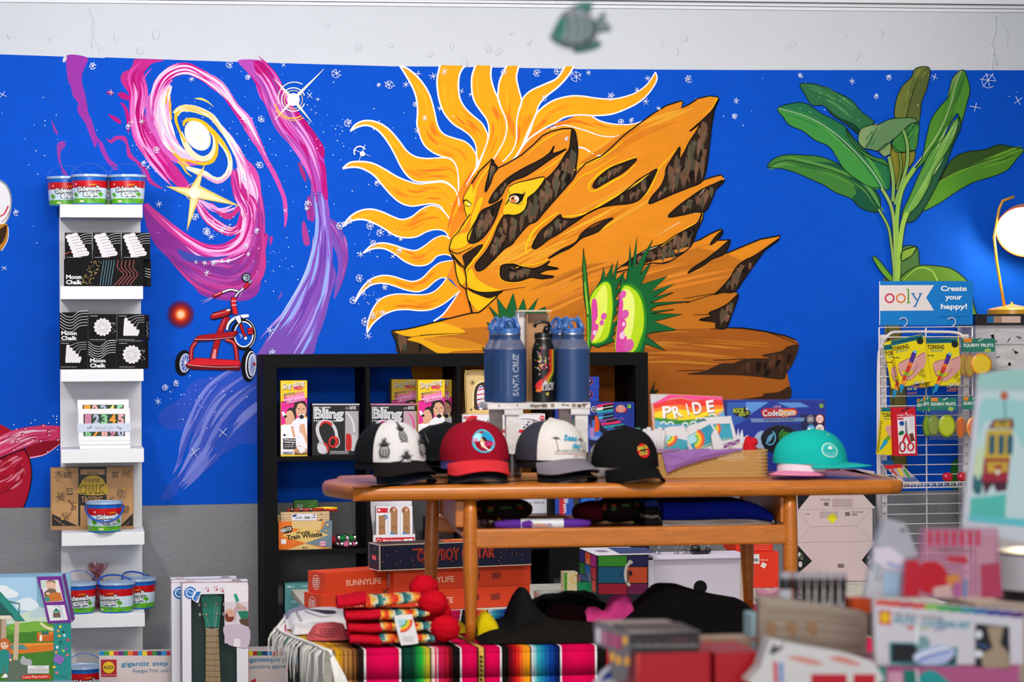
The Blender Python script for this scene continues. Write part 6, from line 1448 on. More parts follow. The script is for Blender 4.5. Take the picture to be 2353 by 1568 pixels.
# ============================================================ CAPS
def crown(a, v, sx=.088, sy=.098, H=.1):
 v = max(0.0, min(1.0, v))
 f = max(0.0, 1 - v**2.5)**(1/2.1)
 fr = max(0, -math.sin(a))
 return Vector((sx*f*math.cos(a), sy*f*math.sin(a)*(1 - .10*fr*v), H*v*(1 + .05*fr) - (.0 if v > .2 else 0)))
class CapSurf:
 def __init__(s, loc, H=.1, up=.036): s.loc = Vector(loc); s.H = H; s.up = up
 def at(s, u, v, lift=0):
  v *= s.H/.118; a = -PI/2 + u/1000/.088; vv = 1 - v/1000/s.H
  p = crown(a, vv, H=s.H); nrm = Vector((p.x, p.y, p.z*.35)).normalized()
  return s.loc + p + nrm*(lift + .0009) + Vector((0, 0, s.up))
def make_cap(label, loc, rot, front, back, brim, fn=None, group='baseball caps on the teak table', H=.1, flat=False, backkind='mesh', button=None, under=None, scale=1.0):
 t = thing('cap', label, 'cap', loc, group)
 L = Vector(loc); up = Vector((0, 0, .036 if not flat else .02))
 def inf(u): a = 2*PI*u; d = abs((a - 1.5*PI + PI) % (2*PI) - PI); return d < math.radians(60)
 mF, mB_ = mat(front, 'fabric'), mat(back, backkind)
 mb = MB()
 def skirt(mb, sel, mm):
  nu, nv = 48, 12
  for i in range(nu):
   if not sel((i+.5)/nu): continue
   for j in range(nv):
    q = [crown(2*PI*i/nu, j/nv, H=H), crown(2*PI*(i+1)/nu, j/nv, H=H), crown(2*PI*(i+1)/nu, (j+1)/nv, H=H), crown(2*PI*i/nu, (j+1)/nv, H=H)]
    mb.add([p + L + up for p in q], [[0, 1, 2, 3]], mm, True)
 skirt(mb, lambda u: not inf(u), mB_); mb.build('mesh_back' if backkind == 'mesh' else 'crown', t)
 mb = MB(); skirt(mb, inf, mF)
 if fn: d = Dec(mb, CapSurf(loc, H, up.z), None, 'matte', step=.00015); fn(d)
 mb.build('front_panel', t)
 mb = MB(); amx = math.radians(62)
 def bf(u, v, dz=0):
  a = -amx + 2*amx*u; p = crown(a - PI/2, .02, H=H)
  ext_ = .072*max(0, math.cos(a*1.42))**.55
  q = Vector((p.x*(1 + .02*v), p.y - ext_*v, 0))
  x2 = (q.x/.085)**2
  z = (.023 - .006*x2 - .006*v if flat else .040 - .022*v - (.012 + .012*v)*x2) + dz
  return L + Vector((q.x, q.y, max(z, .001 + dz + .003)))
 mb.grid(lambda u, v: bf(u, v), 20, 6, mat(brim, 'fabric')); mb.grid(lambda u, v: bf(u, v, -.003), 20, 6, mat(under or brim, 'fabric'))
 ed = [bf(i/20, 1, -.0015) for i in range(21)]; mb.tube(ed, .0022, mat(brim, 'fabric'), 6)
 mb.build('brim', t)
 mb = MB(); mb.lathe([(.0001, .004), (.005, .003), (.0065, 0)], L + up + Vector((0, 0, H)), mat(button or front, 'fabric'), 12); mb.build('button', t)
 t.rotation_euler = (0, 0, rot)
 return t
def capup(px, e): return TL(TX(px, e), e, TZ + .0202)
def capat(px, e): return TL(TX(px, e), e, TZ + .0012)
def pine(d, x, y, s):
 d.e('#2a2a2c', x, y, s*.5, s*.62); d.e('#e6e3e4', x, y, s*.43, s*.55)
 for i in range(-2, 3): d.s('#2a2a2c', [(x-s*.4, y+i*s*.22-s*.18), (x+s*.4, y+i*s*.22+s*.18)], s*.08, None, False); d.s('#2a2a2c', [(x-s*.4, y+i*s*.22+s*.18), (x+s*.4, y+i*s*.22-s*.18)], s*.08, None, False)
 for a in (-60, -38, -16, 8, 30, 55): r_ = math.radians(a); d.s('#2a2a2c', [(x, y-s*.5), (x+math.sin(r_)*s*.35, y-s*.5-math.cos(r_)*s*.35), (x+math.sin(r_)*s*.75, y-s*.5-math.cos(r_)*s*.62)], s*.26, .6)
 for a in (-30, 0, 24): r_ = math.radians(a); d.s('#3a3a3c', [(x, y-s*.7), (x+math.sin(r_)*s*.5, y-s*.7-math.cos(r_)*s*.8)], s*.24, .6, False)
make_cap('white cap printed with black pineapples, leftmost on the teak table', capup(896, .165), .40, '#d9d6d8', '#15161a', '#1d1a1a', lambda d: (pine(d, -8, 46, 27), pine(d, -62, 88, 27), pine(d, 44, 84, 27), pine(d, -12, 122, 27), pine(d, 80, 58, 24), pine(d, 84, 124, 24)))
def f_red(d):
 d.e('#3a4a70', 8, 62, 33.5, 33.5); d.e('#4ab8cf', 8, 62, 32, 32); d.p('#1f8fc0', '-2,44 20,38 36,50 34,62 18,60 6,54'); d.p('#9adcea', '-18,46 0,40 4,54 -6,62 -20,60'); d.s('#f0ece8', [(0, 66), (14, 84), (26, 88)], 5, 2); d.p('#d9a48a', '-2,60 6,56 10,66 8,78 2,80 -2,70'); d.p('#2a1a1c', '0,54 8,50 16,56 14,62 6,60'); d.e('#d9a48a', 2, 57, 3)
 d.t('#e0408c', 'Oh', -22, 66, 14, 11, -10, .3, .03); d.t('#e0408c', 'Chica', 8, 76, 28, 11, -6, .3, .03)
make_cap('red cap with a round turquoise surfer badge, second from left on the teak table', capup(1090, .165), .04, '#8f1226', '#8f1226', '#d8343c', f_red, backkind='fabric', button='#c02a36')
def f_seas(d):
 for x, y in ((-42, 58), (38, 64)):
  d.s('#8a7458', [(x, y+2), (x+4, y+34)], 2, 3)
  for a in (-70, -30, 10, 50, 90): r_ = math.radians(a); d.s('#5a5248', [(x, y), (x+math.sin(r_)*8, y-math.cos(r_)*7), (x+math.sin(r_)*13, y-math.cos(r_)*4)], 3, .6)
 d.t('#2f9ac0', 'Seas', -22, 62, 46, 15, 4, .3, .03); d.t('#2f9ac0', 'day', 0, 84, 32, 15, 6, .3, .03); d.s('#5a8a5a', '-46,92 0,90 50,96', 1.5); d.s('#c87a70', '-48,98 0,100 50,104', 1.5); d.s('#6a6a6a', '-30,97 -20,94 -10,98 0,94 10,99 20,95 30,100', 1); d.lines('#d07a6a', 0, 106, 14, 1, 4, 2)
make_cap('white cap with palm trees and blue lettering, third from left on the teak table', capup(1266, .17), .42, '#d8d2d0', '#3a3a46', '#7a7480', f_seas, button='#d8d2d0')
def f_sc(d):
 d.e('#c8141c', 16, 70, 20, 20); d.t('#141414', 'SANTA', -3, 69, 37, 10, -8, .2, .05); d.t('#e0cf4a', 'SANTA', -3, 69, 36, 9.5, -8, .2, .015); d.t('#141414', 'CRUZ', 2, 83, 28, 10, -8, .2, .05); d.t('#e0cf4a', 'CRUZ', 2, 83, 27, 9.5, -8, .2, .015)
make_cap('black cap with a small round red and yellow badge beside the basket', capat(1436, .11), .2, '#161616', '#161616', '#121212', f_sc, backkind='fabric').scale = (.95, .95, 1)
make_cap('pale grey cap mostly hidden behind the black badge cap', capat(1405, .36), .1, '#c8bfc0', '#b8b2b8', '#a8a2a8', None, H=.085).scale = (.7, .7, .8)
def f_teal(d):
 d.ring('#d8f0ee', -42, 72, 23, 2.4); d.e('#3ab8b4', -42, 72, 21.5); d.p('#d8f0ee', '-48,68 -42,58 -34,62 -36,70 -42,68'); d.lines('#8ad0cc', -54, 78, -30, 3, 4, 1.6)
 for x, y in ((-18, 22), (52, 24)): d.e('#e8f4f2', x, y, 2.5)
 d.s('#2a9a96', '-4,4 -2,60 0,117', .8); d.s('#2a9a96', '-45,30 -55,117', .8)
make_cap('turquoise cap with a flat brim at the right end of the teak table', TL(TX(1862, .165), .165, TZ+.0192), .75, '#18b0a8', '#18b0a8', '#20b0aa', f_teal, backkind='fabric', H=.085, flat=True, button='#e8f4f2')
make_cap('pink and white cap half hidden behind the turquoise cap', capat(1858, .165), -.75, '#d8cdd6', '#e08ab0', '#e88ab4', None, backkind='fabric', H=.075, flat=True).scale = (.9, .9, .9)
# nested dark caps
GS = 'nested dark caps behind the red cap'
k0 = make_cap('plain dark mesh cap, lowest of the nested stack behind the red cap', capat(1024, .448), .15, '#16181c', '#1b1c20', '#15161a', None, GS, flat=True, H=.085)
for i, lb in enumerate(('plain dark mesh cap in the middle of the nested stack behind the red cap', 'plain dark mesh cap, topmost of the nested stack behind the red cap')):
 dup(k0, TL(TX(1024, .448), .448, TZ+.0012+.017*(i+1)), .15, lb).scale = ((1.03, 1.03, 1.0), (1.06, 1.06, 1.0))[i]
GK = 'caps tucked under other caps'
make_cap('lilac and black cap tucked under the red cap', TL(TX(1089, .165), .166, TZ+.0008), .04, '#4a4a8a', '#5a5aa0', '#26262e', None, GK).scale = (.965, .965, .965)
make_cap('black cap tucked under the palm tree cap', TL(TX(1266, .17), .171, TZ+.0008), .42, '#1a1a1c', '#1a1a1c', '#16161a', None, GK).scale = (.965, .965, .965)
make_cap('dark navy cap tucked under the pineapple cap', TL(TX(895, .165), .166, TZ+.0008), .50, '#14161e', '#14161e', '#1a1e2a', None, GK).scale = (.965, .965, .965)
# ============================================================ WHITE STAND WITH BOTTLES
SE0, SE1 = .30, .50
sa, sb = TX(1121, SE0), TX(1358, SE0)
szt = TZp(1240, 926, SE0)
st = thing('bottle_stand', 'small chipped white wooden stand carrying water bottles on the teak table', 'stand', TL((sa+sb)/2, .36, TZ+.001))
WP = mat('#d9d4d4', 'oldwood')
mb = MB(); tbox(mb, sa, sb, SE0, SE1, szt-.017, szt, WP, .003)
rr = random.Random(2)
for k in range(16): a = rr.uniform(sa+.02, sb-.01); tbox(mb, a, a+rr.uniform(.003, .014), SE0-.0006, SE0+.002, szt-rr.uniform(.006, .016), szt-rr.uniform(.002, .005), mat('#8a7a70', 'oldwood'), 0)
mb.build('top_board', st)
la = [(TX(1163, SE0+.01), TX(1193, SE0+.01), SE0+.008), (TX(1322, SE0+.01), TX(1352, SE0+.01), SE0+.008), (TX(1127, SE1-.04), TX(1156, SE1-.04), SE1-.04), (TX(1287, SE1-.04), TX(1316, SE1-.04), SE1-.04)]
for a0, a1, e0 in la:
 mb = MB(); tbox(mb, a0, a1, e0, e0+.032, TZ+.001, szt-.017, WP, .003); lg = mb.build('leg', st)
 if e0 < .4:
  c = TL((a0+a1)/2, e0+.016, TZ+.001); mb = MB()
  mb.lathe([(.024, 0), (.0255, .01), (.024, .012), (.026, .03), (.0245, .032), (.027, .06), (.0285, .062), (.0275, .064), (.0255, .064)], c, mat('#8f9296', 'metal'), 20); mb.build('metal_sleeve', st)
for a0, a1 in ((TX(1160, SE0), TX(1203, SE0)), (TX(1313, SE0), TX(1357, SE0))):
 mb = MB(); tbox(mb, a0, a1, SE0+.002, SE0+.05, szt-.032, szt-.017, WP, .002); mb.build('bracket', st)
mb = MB(); a0, a1 = TX(1126, SE1-.01), TX(1150, SE1-.01)
q = [TL(a0, SE1-.008, szt), TL(a1, SE1-.008, szt), TL(a1, SE1-.008, TZp(1145, 742, SE1)), TL(a0+.008, SE1-.008, TZp(1135, 742, SE1)), TL(a0, SE1-.008, TZp(1126, 775, SE1))]
mb.prism(q, EY*.012, WP); mb.build('picket', st)
# cardboard sleeve behind the black bottle
cb = thing('cardboard_sleeve', 'open white and brown cardboard sleeve standing behind the black bottle', 'carton', TL(TX(1235, .45), .45, szt+.0006))
ca, cb_, ce = TX(1192, .43), TX(1272, .43), .43; czt = TZp(1230, 716, .43)
mb = MB(); tbox(mb, ca, ca+.003, ce, ce+.05, szt+.001, czt, mat('#d9d6da'), 0); tbox(mb, ca+.02, ca+.0225, ce-.03, ce+.05, szt+.001, czt-.008, mat('#a87850'), 0); tbox(mb, ca, ca+.022, ce+.02, ce+.0225, szt+.001, czt, mat('#dcd9dc'), 0); tbox(mb, ca, cb_, ce+.05, ce+.052, szt+.001, czt-.004, mat('#b98a60'), 0)
mb.build('wall', cb)
mb = MB(); tbox(mb, ca-.002, cb_-.005, ce-.01, ce+.052, czt, czt+.003, mat('#e9d6c0'), 0); mb.build('flap', cb)
NAVY = '#274270'
def bottle_body(mb, c, prof, m, n=36): mb.lathe(prof, c, m, n)
class CylS:
 def __init__(s, c, r, rot=0): s.c = Vector(c); s.r = r; s.rot = rot
 def at(s, u, v, lift=0):
  a = -PI/2 + s.rot + u/1000/s.r
  return s.c + Vector(((s.r+lift)*math.cos(a), (s.r+lift)*math.sin(a), v/-1000 + .2))
def make_blue(label, loc, txt=True):
 t = thing('water_bottle', label, 'bottle', loc, 'navy water bottles on the white stand'); c = Vector(loc)
 mb = MB(); mb.lathe([(.001, 0), (.043, 0), (.0445, .003), (.0445, .139), (.0435, .1415), (.0315, .163), (.0305, .167), (.0305, .178), (.001, .178)], c, mat(NAVY, 'satin'), 40)
 mb.lathe([(.0447, .1385), (.0437, .1417), (.0318, .1632)], c, mat('#5a5f7c', 'satin'), 40)
 if txt:
  d = Dec(mb, CylS(c + Vector((0, 0, 0)), .0447, .1), None, 'satin')
  d.t('#aab2c4', 'SANTA CRUZ', 14, 184, 112, 16, -90, .2, .03); d.t(NAVY, 'SANTA CRUZ', 14.6, 183.4, 111, 15, -90, .2, -.02); d.t('#aab2c4', 'SANTA CRUZ', 12.5, 183, 110, 12.5, -90, .2, -.025)
  for i in range(34): d.k = 3; d.r('#6f80a4', -16, 92+i*2.6, -14.6, 93.6+i*2.6)
  for i in range(30): d.k = 3; d.r('#6f80a4', -34, 92+i*2.8, -32.8, 93.6+i*2.8)
 mb.build('body', t)
 mb = MB(); mb.lathe([(.0306, .176), (.0318, .177), (.0318, .1795), (.0306, .18)], c, mat('#d8d4d0', 'metal'), 32); mb.build('steel_ring', t)
 mb = MB(); LB = mat('#3a68b0', 'plastic')
 mb.lathe([(.001, .180), (.030, .180), (.0305, .182), (.0305, .191), (.029, .193), (.001, .194)], c, LB, 32)
 for s_ in (-1, 1):
  P = []
  for i in range(13):
   a = PI*i/12; P.append(c + Vector((s_*(.0235 - .010*math.sin(a)), -math.cos(a)*.019, .19 + .031*math.sin(a))))
  mb.tube(P, [.006 - .002*math.sin(PI*i/12) for i in range(13)], LB, 10)
 P = [c + Vector((math.cos(PI*i/12)*.02, 0, .192 + .024*math.sin(PI*i/12))) for i in range(13)]
 mb.tube(P, .0045, LB, 10)
 mb.build('lid', t)
 return t
zB = szt + .0006
bl1 = make_blue('navy water bottle with sideways lettering at the front left of the stand', TL(TX(1171, .35), .348, zB))
bl2 = make_blue('plain navy water bottle at the front right of the stand', TL(TX(1317, .35), .348, zB), False)
dup(bl2, TL(TX(1152, .445), .441, zB), .4, 'navy water bottle behind the lettered one at the left of the stand')
dup(bl2, TL(TX(1291, .445), .441, zB), .5, 'navy water bottle behind the plain one at the right of the stand')
loc = TL(TX(1250, .35), .348, zB); c = Vector(loc)
t = thing('water_bottle', 'slim black water bottle with colourful stripes in the middle of the stand', 'bottle', loc)
mb = MB(); mb.lathe([(.001, 0), (.0285, 0), (.0295, .002), (.0295, .028), (.0305, .03), (.0305, .125), (.0295, .138), (.026, .150), (.0225, .158), (.0215, .166), (.001, .166)], c, mat('#121213', 'satin'), 40)
d = Dec(mb, CylS(c, .0307, .06), None, 'satin')
for i, c_ in enumerate(('#a81c1c', '#c8481c', '#c8a01c', '#4a6a1c')): d.s(c_, [(10+i*5, 62), (10+i*5, 112), (10+i*5-2, 122), (-4+i*6, 136), (-14+i*8, 150)], 4.6, 4.6)
rr = random.Random(5)
for i in range(46): d.k = 6 + i % 5; d.e(rr.choice(['#e0307a', '#e8c0d0', '#d8d040', '#d83a3a', '#e8e4e0', '#a8c83a']), rr.gauss(-12, 9), rr.gauss(92, 14), rr.uniform(1, 2.6), None, 0, 7)
d.k = 13; d.p('#d83038', '-30,160 -24,148 -12,140 -10,152 -20,164'); d.p('#e8703a', '-28,168 -14,156 -8,160 -14,172 -26,172')
d.t('#c8c4c8', 'KROV', -10, 168, 34, 17, -4, .1, .06); d.t('#1a1a1c', 'KROV', -8, 167, 31, 14, -4, .1, -.01); d.q('#c8c4c8', [(-8, 150), (-2, 140), (2, 152)]); d.p('#b8b83a', '-2,176 6,174 4,182 1,183'); mb.build('body', t)
mb = MB(); mb.lathe([(.023, .164), (.0245, .165), (.0245, .167), (.023, .168)], c, mat('#b09a80', 'metal'), 32); mb.build('steel_ring', t)
mb = MB(); BM = mat('#0d0d0e', 'plastic'); mb.lathe([(.001, .167), (.0235, .167), (.0235, .180), (.021, .182), (.001, .183)], c, BM, 32); mb.tube([c + Vector((.006, 0, .182)), c + Vector((.012, 0, .198))], .009, BM, 12); mb.tube([c + Vector(q) for q in ((.018, 0, .196), (.012, 0, .208), (-.004, 0, .211), (-.018, 0, .207), (-.024, 0, .196))], .0045, BM, 10); mb.build('lid', t)
# ============================================================ BASKET AND ITS GOODS
be0, be1 = .20, .435; ba, bb = TX(1489, be0), TX(1771, be0); bzt = TZp(1630, 1036, be0)
bk = thing('basket', 'long woven rope basket on the right half of the teak table', 'basket', TL((ba+bb)/2, (be0+be1)/2, TZ+.001))
mb = MB(); nr = 15; r_ = (bzt-TZ-.001)/nr/2
def rrect(inset, z, rad=.028, n=7):
 P = []
 for cx, cy, a0 in ((bb-inset-rad, be1-inset-rad, 0), (ba+inset+rad, be1-inset-rad, 90), (ba+inset+rad, be0+inset+rad, 180), (bb-inset-rad, be0+inset+rad, 270)):
  for k in range(n+1): a = math.radians(a0 + 90*k/n); P.append((cx+math.cos(a)*rad, cy+math.sin(a)*rad))
 Q = []
 for i, p in enumerate(P):
  q = P[(i+1) % len(P)]; L_ = math.hypot(q[0]-p[0], q[1]-p[1]); m_ = max(1, int(L_/.007))
  for j in range(m_): f = j/m_; Q.append((p[0]+(q[0]-p[0])*f, p[1]+(q[1]-p[1])*f))
 return [TL(x, y, z) for x, y in Q]
ROPE = mat('#c69c62', 'fabric')
for i in range(nr):
 P = rrect(r_ + (0.0015 if i % 2 else 0), TZ+.001+r_+2*r_*i)
 R_ = [r_*(1.06 if (j + i) % 2 else .82) for j in range(len(P))]
 mb.tube(P, R_, ROPE, 6, closed=True)
mb.face([TL(ba+.02, be0+.02, TZ+.004), TL(bb-.02, be0+.02, TZ+.004), TL(bb-.02, be1-.02, TZ+.004), TL(ba+.02, be1-.02, TZ+.004)], ROPE)
mb.build('woven_body', bk)
# purple tissue
mb = MB(); S1 = TS(be0-.004)
def tri(P, e_, m, amp=.004, seed=1):
 P = pts2(P); S_ = TS(e_); r2 = random.Random(seed)
 c = (sum(q[0] for q in P)/len(P), sum(q[1] for q in P)/len(P))
 for i in range(len(P)):
  a, b = P[i], P[(i+1) % len(P)]; mid = ((a[0]+b[0]+c[0])/3, (a[1]+b[1]+c[1])/3)
  A, B, Cc, Mm = S_.at(*a), S_.at(*b), S_.at(*c) - EY*amp, S_.at(*mid) - EY*r2.uniform(0, amp)
  mb.face([A, B, Mm], m, True); mb.face([B, Cc, Mm], m, True); mb.face([Cc, A, Mm], m, True)
PU = mat('#8d62a4', 'matte')
tri('1521,1041 1560,1038 1640,1034 1700,1034 1640,1052 1590,1066 1560,1076 1533,1088 1527,1066', be0-.007, PU, .006)
S_b = TS(be0-.006); S_c = TS(be0+.03)
for a, b in ((1500, 1560), (1560, 1630), (1630, 1705)): mb.face([S_b.at(a+6, 1041), S_b.at(b, 1036), S_c.at(b+2, 1031), S_c.at(a, 1034)], PU)
tag(mb.build('tissue_paper'), 'purple tissue paper folded over the front rim of the basket', 'paper')
mb = MB(); mb.ell(TL(TX(1482, .25), .25, TZp(1482, 1030, .25)), (.016, .014, .022), PU, 12, 8, nz=.5, ns=60); mb.ell(TL(TX(1476, .25), .25, TZp(1476, 1024, .25)), (.012, .01, .008), PU, 10, 8, nz=.5, ns=60)
mb.v = [v for v in mb.v]; tag(mb.build('tissue_paper'), 'crumpled purple tissue at the left rim of the basket', 'paper')
# goods inside
def card(name, label, cat, outline, e_, th_, m, fn=None, fr=None, group=None, sm=0):
 P = pts2(outline)
 if fr: x0, y0, f = FR[fr]; P = [(x0+a/f, y0+b/f) for a, b in P]
 if sm: P = crom(P, True, sm)
 mb = MB(); S_ = TS(e_); mb.prism([S_.at(*q) for q in P], EY*th_, mat(m) if isinstance(m, str) else m)
 if fn: d = Dec(mb, TS(e_-.0003), fr, 'card', step=.00008); fn(d)
 return tag(mb.build(name), label, cat, group)
def f_pride(d):
 d.q('#c9c6cc', [(246, 121), (440, 123), (340, 180), (270, 215), (250, 215)]); d.p('#ec4a8e', [(440, 123), (992, 148), (996, 200), (900, 170), (800, 175), (700, 185), (560, 150), (450, 170), (380, 200), (275, 232), (270, 218), (350, 178)], False)
 d.p('#e8322a', [(275, 228), (420, 185), (560, 160), (690, 190), (820, 172), (997, 180), (1004, 240), (860, 235), (700, 265), (560, 225), (420, 235), (285, 275)], False); d.p('#f07a1c', [(285, 272), (420, 235), (560, 225), (700, 262), (860, 235), (1004, 232), (1008, 275), (900, 280), (740, 330), (600, 280), (440, 275), (288, 310)], False)
 d.p('#f4cf14', [(288, 308), (440, 272), (600, 280), (740, 325), (900, 278), (1009, 270), (1010, 275), (900, 345), (740, 380), (560, 390), (400, 370), (290, 365)], False); d.p('#3a8f3a', [(290, 362), (400, 372), (560, 390), (740, 375), (880, 330), (940, 355), (780, 390), (640, 440), (420, 420), (291, 390)], False); d.p('#5aa0c8', [(291, 388), (420, 420), (640, 440), (780, 388), (960, 340), (1012, 290), (1020, 360), (1030, 470), (294, 480)], False)
 for col, bo, ox in (('#7a4a5a', .05, 4), ('#f4efee', .025, 0)):
  d.t(col, 'P', 376+ox, 366+ox, 96, 118, -4, 0, bo); d.t(col, 'R', 500+ox, 370+ox, 84, 118, -18, 0, bo); d.t(col, 'I', 640+ox, 335+ox, 14, 116, -14, 0, bo); d.t(col, 'D', 695+ox, 326+ox, 92, 118, -10, 0, bo); d.t(col, 'E', 838+ox, 308+ox, 78, 118, -8, 0, bo)
 d.t('#2a5a3a', 'of the rainbow', 500, 425, 250, 16, -6)
 for x, y in ((380, 430), (455, 430), (608, 438), (690, 425), (745, 390), (890, 345)): d.ring('#dfe6ea', x, y, 28, 14, ry=22, a0=170, a1=380)
card('picture_book', 'rainbow striped picture book with big white lettering standing in the basket', 'book', '246,118 440,118 992,143 1010,275 1032,560 290,700 268,430', .405, .014, '#d8a08a', f_pride, 'T', sm=0)
def f_sock(ox, oy, ang):
 pass
def sockpack(label, outline, e_, fn): card('sock_pack', label, 'socks', outline, e_, .012, '#d9d4d8', fn, 'T', 'rainbow sock packs in the basket', 2)
def rainb(d, cx, cy, r0, w, a0, a1):
 for i, c_ in enumerate(('#e0442c', '#ee8a2a', '#f0d030', '#7ab83a')): d.ring(c_, cx, cy, r0-i*w, w*1.06, n=14, a0=a0, a1=a1)
sockpack('white sock pack with a blue rainbow card at the back right of the basket', '770,372 800,362 1060,350 1088,370 1150,600 1180,760 900,760 860,420', .385, lambda d: (d.p('#3a9ab4', '890,430 1075,422 1110,585 980,605 930,500', False), rainb(d, 900, 480, 72, 14, -50, 60), d.lines('#1a6a8a', 985, 434, 1065, 1, 8, 5), d.t('#d8e060', 'CRUZ SOCKS', 990, 592, 100, 14, -4)))
sockpack('white sock pack with a tilted blue rainbow card in the middle of the basket', '622,470 740,425 870,400 985,600 1060,760 700,760 640,640', .365, lambda d: (d.p('#2a90b0', '622,565 868,428 978,622 700,715', False), d.p('#a8d8e8', '625,570 730,512 770,590 660,640', False), rainb(d, 690, 590, 110, 20, -65, 75), d.t('#e0e068', 'RAINBOW SOCKS', 735, 702, 220, 22, -22, 0, .01), d.lines('#1a6080', 790, 470, 860, 1, 8, 6)))
sockpack('white and purple patterned sock pack in front of the rainbow packs', '940,500 1000,640 1175,585 1245,720 1230,800 960,800 880,560', .345, lambda d: ([d.q('#8a2a8a' if (i+j) % 2 else '#9a98a2', [(1005+i*42, 640-i*14+j*22), (1047+i*42, 626-i*14+j*22), (1052+i*42, 648-i*14+j*22), (1010+i*42, 662-i*14+j*22)]) for i in range(4) for j in range(2)], d.s('#a82a3a', '1050,700 1070,680 1110,690 1130,680', 6), d.lines('#a88a90', 1040, 668, 1120, 1, 8, 4)))
sockpack('white striped sock pack with a small rainbow card at the left of the basket', '370,690 390,560 400,470 560,452 612,470 650,720 640,800 380,800', .33, lambda d: (d.p('#3a9ab0', '402,560 520,575 630,600 640,718 405,722', False), d.p('#a8d4e4', '400,545 470,550 470,610 402,620', False), rainb(d, 420, 560, 98, 18, -5, 90), [d.s('#3a2a7a', [(375, 672+k*18), (408, 676+k*18)], 7, None, False) for k in range(3)], [d.s('#3a2a7a', [(612, 676+k*18), (646, 672+k*18)], 7, None, False) for k in range(3)]))
card('sock_pack', 'teal edged white sock bundle at the far left of the basket', 'socks', '55,490 140,472 150,560 150,690 110,690 70,600', .355, .01, '#4a9a9a', lambda d: d.s('#c8b83a', '128,490 135,560 130,600', 6), 'T', None, 2)
mb = MB(); S_ = TS(.31)
for k in range(7):
 x = 1472 + k*8; mb.tube([S_.at(x+random.Random(k).uniform(-2, 2), 1044) + EY*.004*(k % 2), S_.at(x+1, 1015), S_.at(x+2+k*.6, 990 - (k % 3)*4)], [.008, .0075, .006], mat('#d3ced4', 'fabric'), 8)
tag(mb.build('sock_bundle'), 'folded plain white socks with soft creases at the left of the basket', 'socks')
mb = MB(); mb.ell(TL(TX(1722, .33), .33, TZp(1722, 1030, .33)), (.017, .015, .03), mat('#c8202c', 'fabric'), 14, 10, nz=.35, ns=40); mb.ell(TL(TX(1731, .33), .33, TZp(1731, 1016, .33)), (.013, .012, .012), mat('#c8202c', 'fabric'), 12, 8, nz=.3, ns=50)
tag(mb.build('red_cloth'), 'crumpled red knitted cloth at the right rim of the basket', 'cloth')
# black and coral cloth behind the black cap
mb = MB(); S_ = TS(.46)
mb.tube([S_.at(1398, 994), S_.at(1412, 1005), S_.at(1422, 1018), S_.at(1440, 1034), S_.at(1450, 1060), S_.at(1450, 1085)], [.008, .017, .014, .016, .02, .02], mat('#131315', 'fabric'), 12)
tag(mb.build('black_headband'), 'black knotted headband rising behind the black badge cap', 'headband')
mb = MB(); mb.tube([S_.at(1431, 1003) + EY*.05, S_.at(1434, 1015)+EY*.05, S_.at(1445, 1025)+EY*.05, S_.at(1458, 1030)+EY*.05, S_.at(1466, 1040)+EY*.05, S_.at(1466, 1082)+EY*.05], [.001, .006, .010, .010, .012, .014], mat('#e0503e', 'fabric'), 10)
tag(mb.build('coral_headband'), 'coral red knotted headband between the black cap and the basket', 'headband')
mb = MB(); mb.ell(S_.at(1462, 1062) + EY*.07, (.016, .014, .03), mat('#8d62a4', 'fabric'), 10, 8, nz=.3, ns=40); tag(mb.build('purple_headband'), 'purple knotted headband behind the coral one beside the basket', 'headband')
